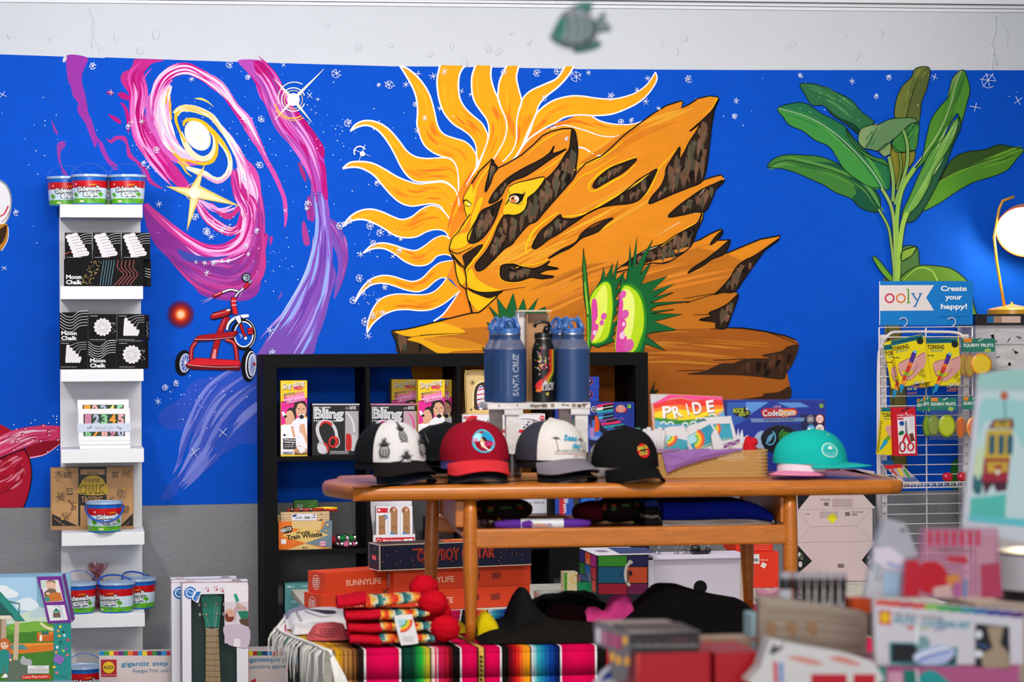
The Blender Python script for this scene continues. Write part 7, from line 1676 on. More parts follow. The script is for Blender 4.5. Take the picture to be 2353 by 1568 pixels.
# drum kit box
def f_drum(d):
 d.fr = 'T'
 d.p('#2a5ab0', '1045,205 1400,205 1300,330 1180,420 1045,470', False); d.p('#5a90d8', '1240,200 1480,200 1280,330 1230,300'); d.p('#5a90d8', '1560,205 1800,205 1900,250 1700,260'); d.p('#1a2a78', '1500,420 1860,430 1860,690 1500,690', False); d.p('#16184a', '1800,330 2060,330 2060,720 1860,720', False)
 for i in range(9): a = math.radians(200+i*16); d.k = 6; d.s('#4a7ac8', [(1620, 300), (1620+math.cos(a)*260, 300+math.sin(a)*120)], 4, 1, False)
 d.k = 8; d.p('#dfe6f2', '1110,690 1140,560 1160,470 1170,560 1200,480 1215,570 1260,540 1250,690', False); d.p('#9ab4d8', '1330,560 1420,500 1440,640 1400,720 1330,720')
 d.e('#0c0c14', 1590, 590, 195, 150); d.ring('#2a3a6a', 1590, 590, 195, 8, ry=150, a0=180, a1=360); d.p('#5a9ac0', '1455,615 1465,570 1500,535 1530,530 1490,610'); d.ring('#5ab0d8', 1490, 570, 55, 12, ry=75, a0=-60, a1=140); d.e('#2a7a1c', 1660, 555, 55, 45, 30); d.ring('#3a9a2a', 1670, 560, 80, 12, ry=82, a0=60, a1=240)
 d.p('#0c0c10', '1100,262 1180,258 1225,262 1240,235 1256,280 1290,300 1280,340 1240,372 1200,350 1150,345 1105,320', False); d.t('#c8dc3a', 'ROCK', 1110, 312, 110, 44, -2, 0, .02); d.t('#c8dc3a', 'ROLL IT!', 1172, 352, 105, 32, -14, 0, .02); d.q('#e8e4ea', [(1238, 280), (1246, 240), (1254, 285)])
 d.p('#b81a24', '1395,290 1440,265 1600,270 1740,262 1780,300 1760,345 1600,360 1430,365 1405,340', False); d.p('#e8a03a', '1600,290 1740,285 1760,320 1700,345 1600,350'); d.t('#1a1030', 'CodeDrum', 1416, 352, 340, 64, -2, 0, .05); d.t('#f2ecf0', 'CodeDrum', 1416, 348, 336, 62, -2, 0, .01); d.t('#f0a8b8', 'COLOR', 1525, 258, 78, 18, -2, 0, .02)
 d.q('#6a86b8', [(1280, 372), (1850, 362), (1840, 402), (1300, 412)]); d.t('#1a2040', 'FLEXIBLE ROLL-UP DRUM KIT', 1420, 398, 330, 22, -1, 0, .02)
 d.e('#8ac83a', 2022, 240, 21); d.t('#16301a', '6+', 2006, 250, 32, 20, 0, 0, .03)
 for x, y, c_, c2 in ((1908, 378, '#6a6672', '#d8d4da'), (2005, 376, '#e0703a', '#f0e4de'), (1915, 480, '#4a9ad0', '#d8e8f2'), (2006, 478, '#ece6e8', '#a85a50')): d.e(c_, x, y, 42, 46); d.e('#e8e2e6' if c_ == '#e0703a' else c_, x, y, 34, 38); d.lines(c2 if c_ != '#e0703a' else '#c8402a', x-24, y-16, x+24, 3, 14, 7)
 d.q('#c83a4a', [(1900, 575), (2022, 568), (2005, 600), (1915, 605)]); d.e('#c87a4a', 1962, 562, 42, 36); d.e('#8a4a2a', 1962, 562, 26, 22)
t = thing('drum_kit_box', 'large dark blue roll-up drum kit box behind the basket and turquoise cap', 'box', TL(TX(1782, .455), .47, TZ+.001))
S_ = TS(.455); mb = MB(); mb.prism([S_.at(1672, 920), S_.at(1897, 920), Vector((S_.at(1897, 920).x, S_.at(1897, 920).y, TZ+.001)), Vector((S_.at(1672, 920).x, S_.at(1672, 920).y, TZ+.001))], EY*.07, mat('#1c2f92'))
d = Dec(mb, TS(.4547), None, 'card', step=.00008); f_drum(d); mb.build('carton', t)
# ============================================================ STRIPED CLOTH TABLE
PINE = mat('#b98a52', 'wood')
dt = thing('cloth_table', 'low pine table under the striped blanket at the bottom of the picture', 'table', TL(.2, .3, 0))
ZT = ZL - .011
mb = MB(); tbox(mb, -.72, .62, -.08, .72, ZT-.03, ZT, PINE, .003); mb.build('tabletop', dt)
for n_, a0, a1 in (('side_panel', -.715, -.69), ('side_panel', .59, .615)):
 mb = MB(); tbox(mb, a0, a1, -.06, .70, 0, ZT-.03, PINE, .002); mb.build(n_, dt)
bl = thing('striped_blanket', 'multicoloured striped woven blanket with white fringe draped over the low table', 'blanket', TL(.2, .3, ZT))
MG = '#d3064c'
ST = [(770, '#c8981c'), (780, '#b9821e'), (788, '#8a5a2a'), (792, '#b98a4a'), (797, '#8a5a2a'), (802, '#a8743a'), (808, '#6a4020'), (814, '#8a5a30'), (818, '#3a2214'), (824, '#241a16'), (836, '#e6dfe2'), (841, MG), (917, '#e6dfe2'), (922, '#0c1f1a'), (927, '#0d3c2e'), (950, '#145a38'), (957, '#1c8a3c'), (965, '#2aa83c'), (972, '#7ab030'), (978, '#b8b030'), (988, '#1a1a14'), (991, '#d8b8a0'), (995, '#e8d0d4'), (999, MG), (1003, '#e0a8b4'), (1007, '#c0184a'), (1020, '#a8142c'), (1032, '#5c0c16'), (1040, '#15100f'), (1057, '#e6dfe2'), (1061, MG), (1096, '#15100f'), (1100, '#d8a850'), (1112, '#15100f'), (1115, MG), (1149, '#e6dfe2'), (1153, '#15100f'), (1169, '#6a0a18'), (1178, '#a8101c'), (1186, '#d8281c'), (1194, '#ea5a24'), (1201, '#f08a20'), (1209, '#ee9a1c'), (1218, '#2a2418'), (1221, '#c8d0d4'), (1227, '#8ac0cc'), (1233, '#2a9aac'), (1243, '#1a7aa8'), (1252, '#155a9c'), (1262, '#0e3a8c'), (1274, '#0c1f5c'), (1284, '#120f1c'), (1287, '#e6dfe2'), (1291, MG), (1367, '#e6dfe2'), (1372, '#15100f'), (1392, '#8a0c20')]
ST2 = [(1400+i*14, c_) for i, c_ in enumerate(['#c8281c', '#ea6a24', '#ee9a1c', '#e8d0b0', '#3a9a3c', '#0d3c2e', '#15100f', MG, MG, MG, MG, '#e6dfe2', '#15100f', '#155a9c', '#2a9aac', '#8ac0cc', '#e6dfe2', MG, MG, MG, MG, MG, '#15100f', '#c8981c', '#d8a850', MG, MG])]
ST = ST + ST2 + [(1790+i*20, c_) for i, c_ in enumerate(['#15100f', '#c8281c', '#ee9a1c', '#0d3c2e', MG, MG, MG, '#15100f', '#155a9c', '#2a9aac', MG])]; EF = -.095
mb = MB()
def cl(a, t):  # t 0..1 top back->front edge, 1..1.3 rounding and hang
 if t <= 1: e = .74 + (EF+.012-.74)*t; z = ZL - .003; sh = -.105*min(1-t, .55) + max(0, .45-t)*.09
 else:
  k = (t-1)/.3; sh = 0
  if k < .2: q = k/.2*PI/2; e = EF + .012 - .012*math.sin(q); z = ZL - .003 - .012*(1-math.cos(q))
  else: e = EF; z = ZL - .015 - .30*(k-.2)/.8
  e += .003*math.sin(a*38)*max(0, k-.2)
 return TL(a + sh, e, z + .0012*math.sin(a*55 + t*7)*(1 if t < 1 else 0))
TT = [i/8 for i in range(9)] + [1+.3*.2*i/4 for i in range(1, 5)] + [1.06 + .24*i/5 for i in range(1, 6)]
edges = [TX(p, EF, 1495) for p, _ in ST] + [TX(2010, EF, 1495)]
ext0 = [(-.905, '#b98a4a'), (-.88, '#e9e4e6'), (-.872, '#c83a7a'), (-.866, '#c8981c')]
A0 = edges[0]
for i in range(len(ST)):
 m_ = mat(ST[i][1], 'fabric')
 for j in range(len(TT)-1):
  mb.add([cl(edges[i], TT[j]), cl(edges[i+1], TT[j]), cl(edges[i+1], TT[j+1]), cl(edges[i], TT[j+1])], [[0, 3, 2, 1]], m_, True)
# the left margin: gold band, pink line and white edge
for w0, w1, c_ in ((0, -.016, '#a8743a'), (-.016, -.05, '#c8981c'), (-.05, -.056, '#d8cfc0'), (-.056, -.060, '#c83a7a'), (-.060, -.072, '#e9e4e6')):
 for j in range(8):
  f = lambda t: .35 + .65*min(1, (1-t)*2.2)
  q = [cl(A0 + w0*f(TT[j]), TT[j]), cl(A0 + w1*f(TT[j]), TT[j]), cl(A0 + w1*f(TT[j+1]), TT[j+1]), cl(A0 + w0*f(TT[j+1]), TT[j+1])]
  mb.add(q, [[0, 1, 2, 3]], mat(c_, 'fabric'))
for k in range(26):  # small woven marks in the patterned bands
 zq = ZL - .02 - k*.011; a0 = (edges[32]+edges[33])/2
 mb.add([TL(a0-.004, EF-.0012, zq), TL(a0+.004, EF-.0012, zq-.004), TL(a0+.002, EF-.0012, zq-.008), TL(a0-.005, EF-.0012, zq-.005)], [[0, 1, 2, 3]], mat('#3a2a14', 'fabric'))
mb.build('woven_cloth', bl, mods=[('SOLIDIFY', dict(thickness=.003, offset=-1))])
mb = MB(); rr = random.Random(9); FRG = mat('#f0ebe6', 'fabric')
pr = None
for i in range(84):
 t = .12 + .88*i/83; f = .35 + .65*min(1, (1-t)*2.2); p = cl(A0 - .07*f, t); l = rr.uniform(.05, .115)*(.8 + .4*(t > .7))
 d0 = -EX*rr.uniform(.0, .022)
 mb.tube([p + Vector((0, 0, .003)), p + d0 - Vector((0, 0, .015)), p + d0*1.3 + EY*rr.uniform(-.012, .008) - Vector((0, 0, l*.6)), p + d0*1.2 + EY*rr.uniform(-.025, .01) - Vector((0, 0, l))], [.002, .0017, .0013, .0005], FRG, 5)
P = [cl(A0 - .072*(.35 + .65*min(1, (1-i/20)*2.2)), i/20) + Vector((0, 0, .002)) for i in range(21)] + [cl(A0 - .01, 1+.02*i) for i in range(1, 4)]
mb.tube(P, .0045, FRG, 8)
for k in range(9): mb.tube([cl(A0-.012, 1.02), cl(A0 - .002 + k*.003, 1.1) - EY*.006, cl(A0 + .015 + k*.007, 1.2) - EY*.008], [.004, .003, .001], FRG, 5)
mb.build('fringe', bl)
# ============================================================ CLOTHES ON THE BLANKET
def drape(name, label, cat, prof, e0, e1, m, zb=None, nz=.007, seed=1, group=None, N_=44, M_=16, pw=.55, parts=None):
 zb = ZL + .001 if zb is None else zb; prof = crom(pts2(prof), False, 6); em = (e0+e1)/2
 mb = MB(); mm = mat(m, 'fabric') if isinstance(m, str) else m
 def at(u):
  x = u*(len(prof)-1); i = min(int(x), len(prof)-2); f = x-i
  return (prof[i][0]*(1-f)+prof[i+1][0]*f, prof[i][1]*(1-f)+prof[i+1][1]*f)
 def fn(u, v):
  px, py = at(u); h = max(.002, TZp(px, py, em) - zb); ph = PI*v
  s_ = max(0, math.sin(ph))**pw
  p = TL(TX(px, em), em - math.cos(ph)*(e1-e0)/2*(.75 + .25*min(1, h/.04)), zb + h*s_)
  k = min(1, s_)*min(1, h/.03)
  n1 = mnoise.noise(p*14 + Vector((seed*3.1, 0, 0))); n2 = mnoise.noise(p*38 + Vector((0, seed*1.7, 0)))
  q = p + (Vector((0, 0, 1))*.6 - EY*.8)*(n1*nz*1.5 + n2*nz*.8)*k
  return Vector((q.x, q.y, max(q.z, zb)))
 mb.grid(fn, N_, M_, mm)
 mb.face([fn(i/N_, 0) for i in range(N_+1)] + [fn(i/N_, 1) for i in range(N_, -1, -1)], mm)
 o = mb.build(name); tag(o, label, cat, group); return o
drape('black_hoodie', 'charcoal black hoodie bunched into a peak in front of the left table leg', 'clothing', '1095,1470 1120,1452 1140,1440 1160,1430 1176,1380 1190,1354 1205,1356 1222,1385 1240,1405 1262,1420 1280,1440 1300,1470', .06, .30, '#17191c', nz=.012, seed=2)
drape('black_shirt', 'folded black shirt with a brown sheen lying along the blanket edge', 'clothing', '1095,1478 1110,1462 1140,1450 1180,1446 1230,1430 1262,1424 1300,1428 1340,1430 1380,1432 1425,1436 1450,1478', -.065, .12, '#191715', nz=.006, seed=3)
drape('black_trousers', 'big pile of folded black trousers on the right of the blanket', 'clothing', '1380,1476 1400,1440 1430,1420 1470,1385 1505,1350 1520,1342 1560,1345 1600,1356 1640,1366 1680,1374 1710,1388 1724,1410 1726,1440 1728,1476', .03, .38, '#0d0d0e', nz=.006, seed=4)
drape('black_jumper', 'flat folded black jumper under the trousers at the right', 'clothing', '1440,1480 1470,1430 1520,1424 1600,1425 1680,1428 1728,1432 1736,1478', -.07, .06, '#0c0c0d', nz=.004, seed=5)
drape('black_scarf', 'loose black cloth lying behind the hoodie', 'clothing', '1140,1430 1200,1400 1240,1372 1270,1366 1300,1362 1340,1362 1370,1372 1400,1400 1420,1430', .34, .5, '#0b0b0c', nz=.014, seed=6)
drape('dark_red_shirt', 'dark maroon shirt among the black clothes', 'clothing', '1235,1425 1260,1395 1290,1387 1330,1392 1370,1410 1390,1430', .26, .33, '#2a1216', nz=.008, seed=7)
drape('pink_cloth', 'crumpled bright pink cloth beside the pile of black trousers', 'clothing', '1340,1412 1352,1396 1372,1400 1388,1402 1402,1372 1415,1368 1430,1372 1448,1380 1440,1400 1420,1412', .18, .28, '#c83a80', nz=.016, seed=8)
drape('yellow_shirt', 'bright yellow cloth tucked behind the foot of the left table leg', 'clothing', '1092,1432 1102,1412 1118,1408 1132,1420 1140,1434', .1, .2, '#d8c010', nz=.006, seed=9)
drape('yellow_cloth', 'yellow patterned cloth on the blanket behind the red pompons', 'clothing', '1015,1452 1030,1436 1050,1430 1068,1440 1072,1456', .16, .3, '#d0a81c', nz=.008, seed=10)
mb = MB(); S_ = TS(.115); mb.prism([S_.at(1236, 1411), S_.at(1258, 1418), S_.at(1258, 1426), S_.at(1240, 1427)], EY*.002, mat('#b8bac4')); tag(mb.build('clothing_tag'), 'small white paper tag on the black hoodie', 'tag')
WT = '#dcdade'
sh = drape('folded_shirt', 'white folded shirt with dark print at the left corner of the blanket', 'clothing', '655,1450 668,1418 690,1408 720,1402 760,1400 795,1406 812,1412 815,1455', .30, .58, WT, nz=.004, seed=11)
mb = MB(); d = Dec(mb, TS(.272), None, 'matte')
d.t('#2a2430', 'PAZZAZZ', 678, 1408, 26, 6, 62, 0, .03); d.p('#3a3246', '705,1400 725,1406 750,1412 772,1410 768,1404 740,1402'); d.s('#3a3246', '700,1404 712,1410 740,1418 765,1416', 2.5, 1)
mb.build('printed_motif', sh)
drape('folded_shirt', 'second white folded shirt lying under the printed one, nearer the fringe', 'clothing', '668,1452 676,1434 700,1440 740,1444 775,1446 780,1462', .2, .34, WT, nz=.003, seed=12)
drape('folded_shirt', 'grey printed shirt behind the white shirts at the back left corner', 'clothing', '650,1422 660,1406 680,1398 695,1396 715,1402', .56, .68, '#8a88a0', nz=.004, seed=13)
sh = drape('folded_shirt', 'salmon pink folded shirt with black print lying before the red beanies', 'clothing', '704,1470 714,1450 726,1436 750,1431 775,1433 790,1440 795,1475', .07, .24, '#cc5c62', nz=.006, seed=14)
mb = MB(); d = Dec(mb, TS(.062), None, 'matte'); d.lines('#4a1c24', 734, 1446, 768, 3, 5, 2); d.s('#4a1c24', '722,1458 745,1464 770,1462', 1.6); mb.build('printed_motif', sh)
# pom-pom beanies
STR = ['#2f6a72', '#4a8a8a', '#d8c8a0', '#e8a03a', '#e05a30', '#d8382a', '#e8b04a', '#c8d0b8']
BZ = [1482, 1458, 1434, 1408]
def beanie(label, px0, py, e, h, tilt, seed, cw=92, po=0):
 s_ = 1/ (FPX/5.95); z = py; L = Vector(TL(TX(px0, e), e, z)); t = thing('beanie', label, 'hat', L, 'striped pom-pom beanies')
 X = Matrix((EX, EY, Vector((0, 0, 1)))).transposed(); H = h*s_
 def sl(mb, x0, x1, r0, r1, m, mf=None, nz=.002):
  def fn(u, v):
   a = 2*PI*v; x = (x0 + (x1-x0)*u)*s_; r = r0 + (r1-r0)*u
   p = Vector((x, math.copysign(abs(math.cos(a))**.8, math.cos(a))*.075*r, H/2 + math.copysign(abs(math.sin(a))**.75, math.sin(a))*H/2*r + math.sin(u*3+seed)*.002))
   q = L + X @ p + X @ Vector((0, 0, tilt*u)); n_ = mnoise.noise(q*45 + Vector((seed, 0, 0)))
   return q + (Vector((0, 0, .5)) - EY)*n_*nz
  mb.grid(fn, 22, 20, m, True, mf)
  for u in (0, 1): mb.face([fn(u, j/20) for j in (range(20) if u else range(19, -1, -1))], m)
 mb = MB(); sl(mb, 0, cw, 1.0, 1.05, mat('#c8142c', 'knit'), None, .004); mb.build('cuff', t)
 mb = MB(); sl(mb, cw-3, 192, 1.02, .8, mat('#2f6a72', 'knit'), lambda u, v: mat(STR[int((u*17 + math.sin(v*12)*.5 + seed)) % 8], 'knit'), .004); mb.build('knit_body', t)
 mb = MB(); c = L + X @ Vector(((228+po)*s_, .031*(-1)**int(seed), max(.034, H*.62) + tilt)); mb.ell(c, (34*s_, 32*s_, 29*s_), mat('#cc1024', 'knit'), 26, 18, nz=.13, ns=120); mb.build('pompom', t)
 return t
b1 = beanie('striped beanie with red cuff and pompon, lowest of the stack on the blanket', 800, ZL+.004, .0, 22, 0, 1, 70, -10)
beanie('striped beanie with red cuff, second from the bottom of the stack', 796, ZL+.0315, .02, 22, 0, 2.4, 76, -19)
b3 = beanie('striped beanie with red cuff, second from the top of the stack', 790, ZL+.059, .035, 22, .004, 3.1, 80, -26)
beanie('striped beanie with red cuff, topmost of the stack, its pompon the highest', 772, ZL+.0865, .06, 25, .006, 4.6, 66, -24)
mb = MB(); S_ = TS(-.078); P = crom(pts2('906,1420 912,1415 942,1413 948,1418 961,1472 956,1480 928,1483 920,1478'), True, 3); mb.prism([S_.at(*q) for q in P], EY*.0015, mat('#e6e2e4')); d = Dec(mb, TS(-.0783))
d.p('#a8cfe0', '914,1424 936,1424 934,1442 918,1444', False)
for i, c_ in enumerate(('#e0442c', '#ee8a2a', '#f0d030', '#5aaa3a')): d.ring(c_, 922, 1428, 24-i*4, 4.2, n=14, a0=-10, a1=95)
d.lines('#b0a8ac', 926, 1464, 950, 3, 4, 1.4); mb.build('paper_tag', b1)
# ============================================================ GOODS ON THE TABLE'S LOWER SHELF
zq = zs + .0008
mb = MB(); a0, a1 = TX(1137, .06), TX(1356, .06); mb.tube([TL(a0 + (a1-a0)*i/14, .065 + .002*math.sin(i), zq+.0135) for i in range(15)], [.008 + .005*min(1, i/2, (14-i)/2) for i in range(15)], mat('#5c2f96', 'fabric'), 14)
t = tag(mb.build('rolled_cloth'), 'purple rolled cloth with a white paper band on the lower shelf of the teak table', 'cloth')
mb = MB(); mb.tube([TL(TX(1196, .06), .065, zq+.0135), TL(TX(1294, .06), .065, zq+.0135)], .0142, mat('#d3d8de'), 16, caps=False)
d = Dec(mb, TS(.049)); d.lines('#8a6aa0', 1220, 1204, 1270, 2, 4, 2); d.p('#c88a70', '1218,1206 1240,1203 1262,1208 1250,1211'); mb.build('paper_band', t)
def lump(name, label, px, py, e, rx, ry, rz, col, kind='knit', nz=.16, seed=1, cat='hat', mf=None):
 c = TL(TX(px, e), e, max(zq + rz*1.02, TZp(px, py, e))); mb = MB(); mb.ell(c, (rx, ry, rz), mat(col, kind), 26, 16, nz=nz, ns=22, power=.8)
 zmin = min(v.z for v in mb.v); mb.v = [Vector((v.x, v.y, max(zq, v.z - max(0, zmin-zq)))) for v in mb.v]
 if mf: mb.m = [mb.mi(mat(mf(i), kind)) if mf(i) else k for i, k in enumerate(mb.m)]
 return tag(mb.build(name), label, cat)
rr = random.Random(4); rc = lambda i: ['#7a2a1c', '#3a5a2a', '#8a3a24'][i % 3] if 150 < i < 200 and i % 2 else None
lump('knit_hat', 'dark brown knitted hat with red and green band, left on the lower shelf', 1152, 1168, .28, .08, .07, .032, '#241a18', 'knit', .12, 1, 'hat', rc)
lump('knit_hat', 'dark knitted hat with a patterned edge right of the wine red cloth', 1425, 1166, .24, .06, .07, .036, '#1c1614', 'knit', .12, 2, 'hat', rc)
lump('wine_red_cloth', 'wine red cloth heaped between the dark knitted hats', 1358, 1176, .26, .045, .06, .028, '#4a1018', 'fabric', .2, 3, 'cloth')
for i, (px, w_, c_, lb) in enumerate(((1128, .04, '#b8a8b0', 'clear bag of striped socks at the left end of the lower shelf'), (1235, .075, '#b8a890', 'clear bag of brown and yellow socks behind the purple roll'))):
 t = lump('sock_bag', lb, px, 1192, .15, w_, .045, .017, c_, 'clear', .15, 5+i, 'bag')
 mb = MB()
 for k, (dx, c2) in enumerate(((-.6, '#8a7a8c'), (-.15, '#6a4a3a'), (.3, '#4a3430'), (.65, '#c8a020'))): mb.ell(TL(TX(px, .15) + dx*w_*.8, .15 + (k % 2)*.012, zq+.013), (w_*.2, .022, .011), mat(c2, 'fabric'), 10, 8, nz=.1, ns=40)
 mb.build('sock', t)
def fold(name, label, px0, px1, py0, py1, e, dep, col, stripes):
 mb = MB(); a0, a1 = TX(px0, e), TX(px1, e); n_ = len(stripes); z0 = zq; h = TZp((px0+px1)/2, py0, e) - zq
 k0 = 0
 for c_, f in stripes:
  z1 = z0 + h*f; r = (z1-z0)/2; P = []
  for side, aa in ((0, a0), (1, a1)): pass
  S2 = []
  for i in range(9): q = -PI/2 + PI*i/8; S2.append((e - r*math.cos(q)*.9, z0 + r + r*math.sin(q)))
  V = []
  for i in range(15):
   u = i/14; a = a0 + (a1-a0)*u; tp = 1 - .5*max(0, (u-.75)/.25)**2; V.append([TL(a, ee, zq + .0014 + (zz - zq)*tp + .0012*math.sin(u*9 + k0)) for ee, zz in S2] + [TL(a, e+dep, zq + (z1-zq)*tp), TL(a, e+dep, zq + (z0-zq)*tp)])
  m_ = mat(c_, 'knit'); nn = len(V[0])
  for i in range(14):
   for j in range(nn): mb.add([V[i][j], V[i+1][j], V[i+1][(j+1) % nn], V[i][(j+1) % nn]], [[0, 1, 2, 3]], m_, True)
  mb.face(V[0], m_); mb.face(V[-1][::-1], m_); z0 = z1; k0 += 1
 return tag(mb.build(name), label, 'clothing')
fold('folded_jumper', 'royal blue folded jumper with pale ribbed edges on the lower shelf', 1522, 1772, 1152, 1208, .085, .2, '', [('#b0aaa4', .08), ('#a09a96', .08), ('#b8b2aa', .08), ('#0e1f86', .72)])
fold('folded_jumper', 'grey and black ribbed folded jumper left of the royal blue one', 1482, 1519, 1150, 1208, .10, .18, '', [('#2a2a2a', .3), ('#8a8680', .12), ('#1c1c1e', .3), ('#20306a', .28)])
mb = MB(); tbox(mb, TX(1786, .09), TX(1800, .09), .09, .13, zq, TZp(1790, 1165, .09), mat('#8f9096'), .002); tag(mb.build('small_box'), 'small grey box at the right end of the lower shelf', 'box')
# ============================================================ WHITE BENCH AND GOODS BEHIND THE TABLE
ZB = .593; BY0, BY1 = -1.42, -.43
bxa, bxb = W(700, 1400, -1.0).x, W(2012, 1400, -.6).x
bn = thing('display_bench', 'low pale display bench behind the teak table carrying boxes', 'bench', ((bxa+bxb)/2, -.9, 0))
mb = MB(); mb.box((bxa, BY0, ZB-.025), (bxb, BY1, ZB), mat('#b9b4a8', 'oldwood'), .003); mb.build('bench_top', bn)
for x in (bxa+.03, (bxa+bxb)/2, bxb-.06):
 mb = MB(); mb.box((x, BY0+.03, 0), (x+.03, BY1-.03, ZB-.025), mat('#b9b4a8', 'oldwood'), .002); mb.build('bench_leg', bn)
OG = '#d4401c'
class LocS:   # box face in its own millimetres
 def __init__(s, o, ux, n): s.o = Vector(o); s.ux = Vector(ux); s.n = Vector(n)
 def at(s, u, v, lift=0): return s.o + s.ux*(u/1000) - Vector((0, 0, v/1000)) + s.n*lift
def rotbox(name, label, cat, corner, th_, L_, D_, H_, m, fr=None, en=None, tp=None, group=None):
 # corner: bottom front-left corner; long face in front, left end visible
 c, s_ = math.cos(th_), math.sin(th_); ux = Vector((c, s_, 0)); uy = Vector((-s_, c, 0)); o = Vector(corner); up = Vector((0, 0, 1))
 X = Matrix.Translation(o) @ Matrix((ux, uy, up)).transposed().to_4x4(); mb = MB(); mb.box((0, 0, 0), (L_, D_, H_), mat(m), .001, X)
 if fr: fr(Dec(mb, LocS(o + up*H_ - uy*.0003, ux, -uy)))
 if en: en(Dec(mb, LocS(o + up*H_ + uy*D_ - ux*.0003, -uy, -ux)))
 if tp:
  class TS_:
   def at(s2, u, v, lift=0): return o + up*(H_+.0003+lift) + ux*(u/1000) + uy*(v/1000)
  tp(Dec(mb, TS_()))
 return tag(mb.build(name), label, cat, group)
def f_sun(d): d.t('#f0c0aa', 'SUNNYLIFE', 84, 50, 142, 20, 0, 0, .012)
def e_sun(d): d.ring('#f6d8cc', 58, 37, 25, 2.2); [d.lines('#f6dcd4', 58-w_, 22+i*7, 58+w_, 1, 4, 4) for i, w_ in enumerate((14, 19, 21, 19, 13))]
def t_sun(d): d.lines('#e8907a', 120, 30, 220, 2, 12, 5); d.q('#6a3020', [(300, 10), (480, 10), (480, 40), (300, 40)])
def obox(label, px, py, z, th_, group='orange boxes behind the teak table', L_=.48):
 p = G(px, py, z) if z is None else None
 q = W(px, py, -1.36) if z is None else None
 return None
def at_z(px, z, Y): p = W(px, 1400, Y); return Vector((p.x, Y, z))
hb = .0735; gS = 'orange boxes on the display bench'
c1 = at_z(738, ZB+.0008, -1.36); c2 = at_z(747, ZB+.0012+hb, -1.345)
rotbox('orange_box', 'orange box with round emblem, lower of the left pair behind the red beanies', 'box', c1, .42, .25, .12, hb, OG, f_sun, e_sun, None, gS)
rotbox('orange_box', 'orange box with round emblem, upper of the left pair', 'box', c2, .42, .25, .12, hb, OG, f_sun, e_sun, t_sun, gS)
c3 = at_z(903, ZB+.0008, -1.30); c4 = at_z(905, ZB+.0012+hb, -1.295)
def f_s2(d): f_sun(d); [d.q('#8a2c20', [(x, 26), (x+34, 24), (x+34, 46), (x, 48)]) for x in (290, 370)]
rotbox('orange_box', 'long orange box, lower of the pair under the guitar box', 'box', c3, .22, .52, .12, hb, OG, f_s2, e_sun, None, gS)
rotbox('orange_box', 'long orange box carrying the dark guitar box', 'box', c4, .22, .52, .12, hb, OG, f_s2, e_sun, None, gS)
def f_gt(d):
 d.s('#c8b090', [(0, 2), (570, 2)], 3); d.s('#c8b090', [(0, 90), (570, 90)], 3); d.s('#c8b090', [(2, 0), (2, 92)], 4)
 for col, b_, o_ in (('#b8381c', .04, 0), ('#5a1018', .005, 1.5)): d.t(col, 'COWBOY GUITAR', 140+o_, 62, 290, 36, -1, 0, b_)
 d.t('#d8481c', 'original', 122, 24, 40, 8, 0, .2, .02); rr = random.Random(6)
 for i in range(34): d.e('#c8641c', rr.uniform(12, 560), rr.uniform(8, 86), 1.8)
def e_gt(d):
 d.s('#d8d0c8', [(2, 1), (116, 1), (116, 91), (2, 91), (2, 1)], 4, None, False); d.r('#e8303a', 36, 40, 82, 56); d.t('#f4c8c0', 'schylling', 40, 53, 38, 9); rr = random.Random(3)
 for i in range(12): d.e('#b85a50', rr.uniform(8, 110), rr.uniform(8, 84), 2.4)
def t_gt(d):
 d.q('#6a5a50', [(0, 0), (570, 0), (570, 118), (0, 118)]); d.q('#1a1214', [(20, 20), (250, 30), (250, 90), (20, 100)]); d.p('#d8541c', [(250, 15), (420, 10), (430, 105), (260, 110)]); d.p('#e8a03a', [(300, 90), (470, 84), (480, 116), (310, 116)], False); d.lines('#c83a2c', 280, 40, 400, 3, 14, 8); d.ring('#d8b090', 490, 60, 50, 5, ry=34); d.e('#1a1416', 490, 60, 40, 26)
cg = at_z(872, ZB+.0018+2*hb, -1.335)
rotbox('guitar_box', 'long dark blue cowboy guitar box with cream edges on the orange boxes', 'box', cg, .20, .57, .115, .092, '#14142c', f_gt, e_gt, t_gt)
# right half of the bench
def f_cols(d):
 g_ = [['#2f7a1c', '#1c1440'], ['#0f4a6a', '#b0401c'], ['#8a0c24', '#5c0c3c']]
 for i, (y0, y1) in enumerate(((1278, 1302), (1304, 1340), (1342, 1366))):
  for j, (x0, x1) in enumerate(((1375, 1440), (1442, 1487))): d.r(g_[i][j], x0, y0, x1, y1)
 d.s('#b0a8a0', '1453,1291 1441,1300 1437,1320 1440,1336 1447,1347', 7); d.s('#b0a8a0', '1444,1289 1452,1294', 6); d.t('#2a2420', 'Bright Set', 1443, 1340, 30, 4, -82, 0, .03); d.e('#15101a', 1449, 1318, 4, 6); d.s('#15101a', '1429,1315 1426,1328', 1.5, 1)
px_ = lambda x, Y: W(x, 1350, Y).x
t = thing('rainbow_box', 'cube box with dark rainbow coloured panels and a white lid on the display bench', 'box', (px_(1430, -1.25), -1.2, ZB+.001))
mb = MB(); x0, x1 = px_(1371, -1.27), px_(1490, -1.27); zt1 = W(1430, 1276, -1.27).z; mb.box((x0, -1.27, ZB+.001), (x1, -.97, zt1), mat('#17121a'), .001)
d = Dec(mb, wallsurf(-1.2703)); f_cols(d)
class LeftS:
 def at(s, u, v, lift=0): return Vector((x0 - .0003 - lift, -1.27 + u/1000, zt1 - v/1000))
d = Dec(mb, LeftS())
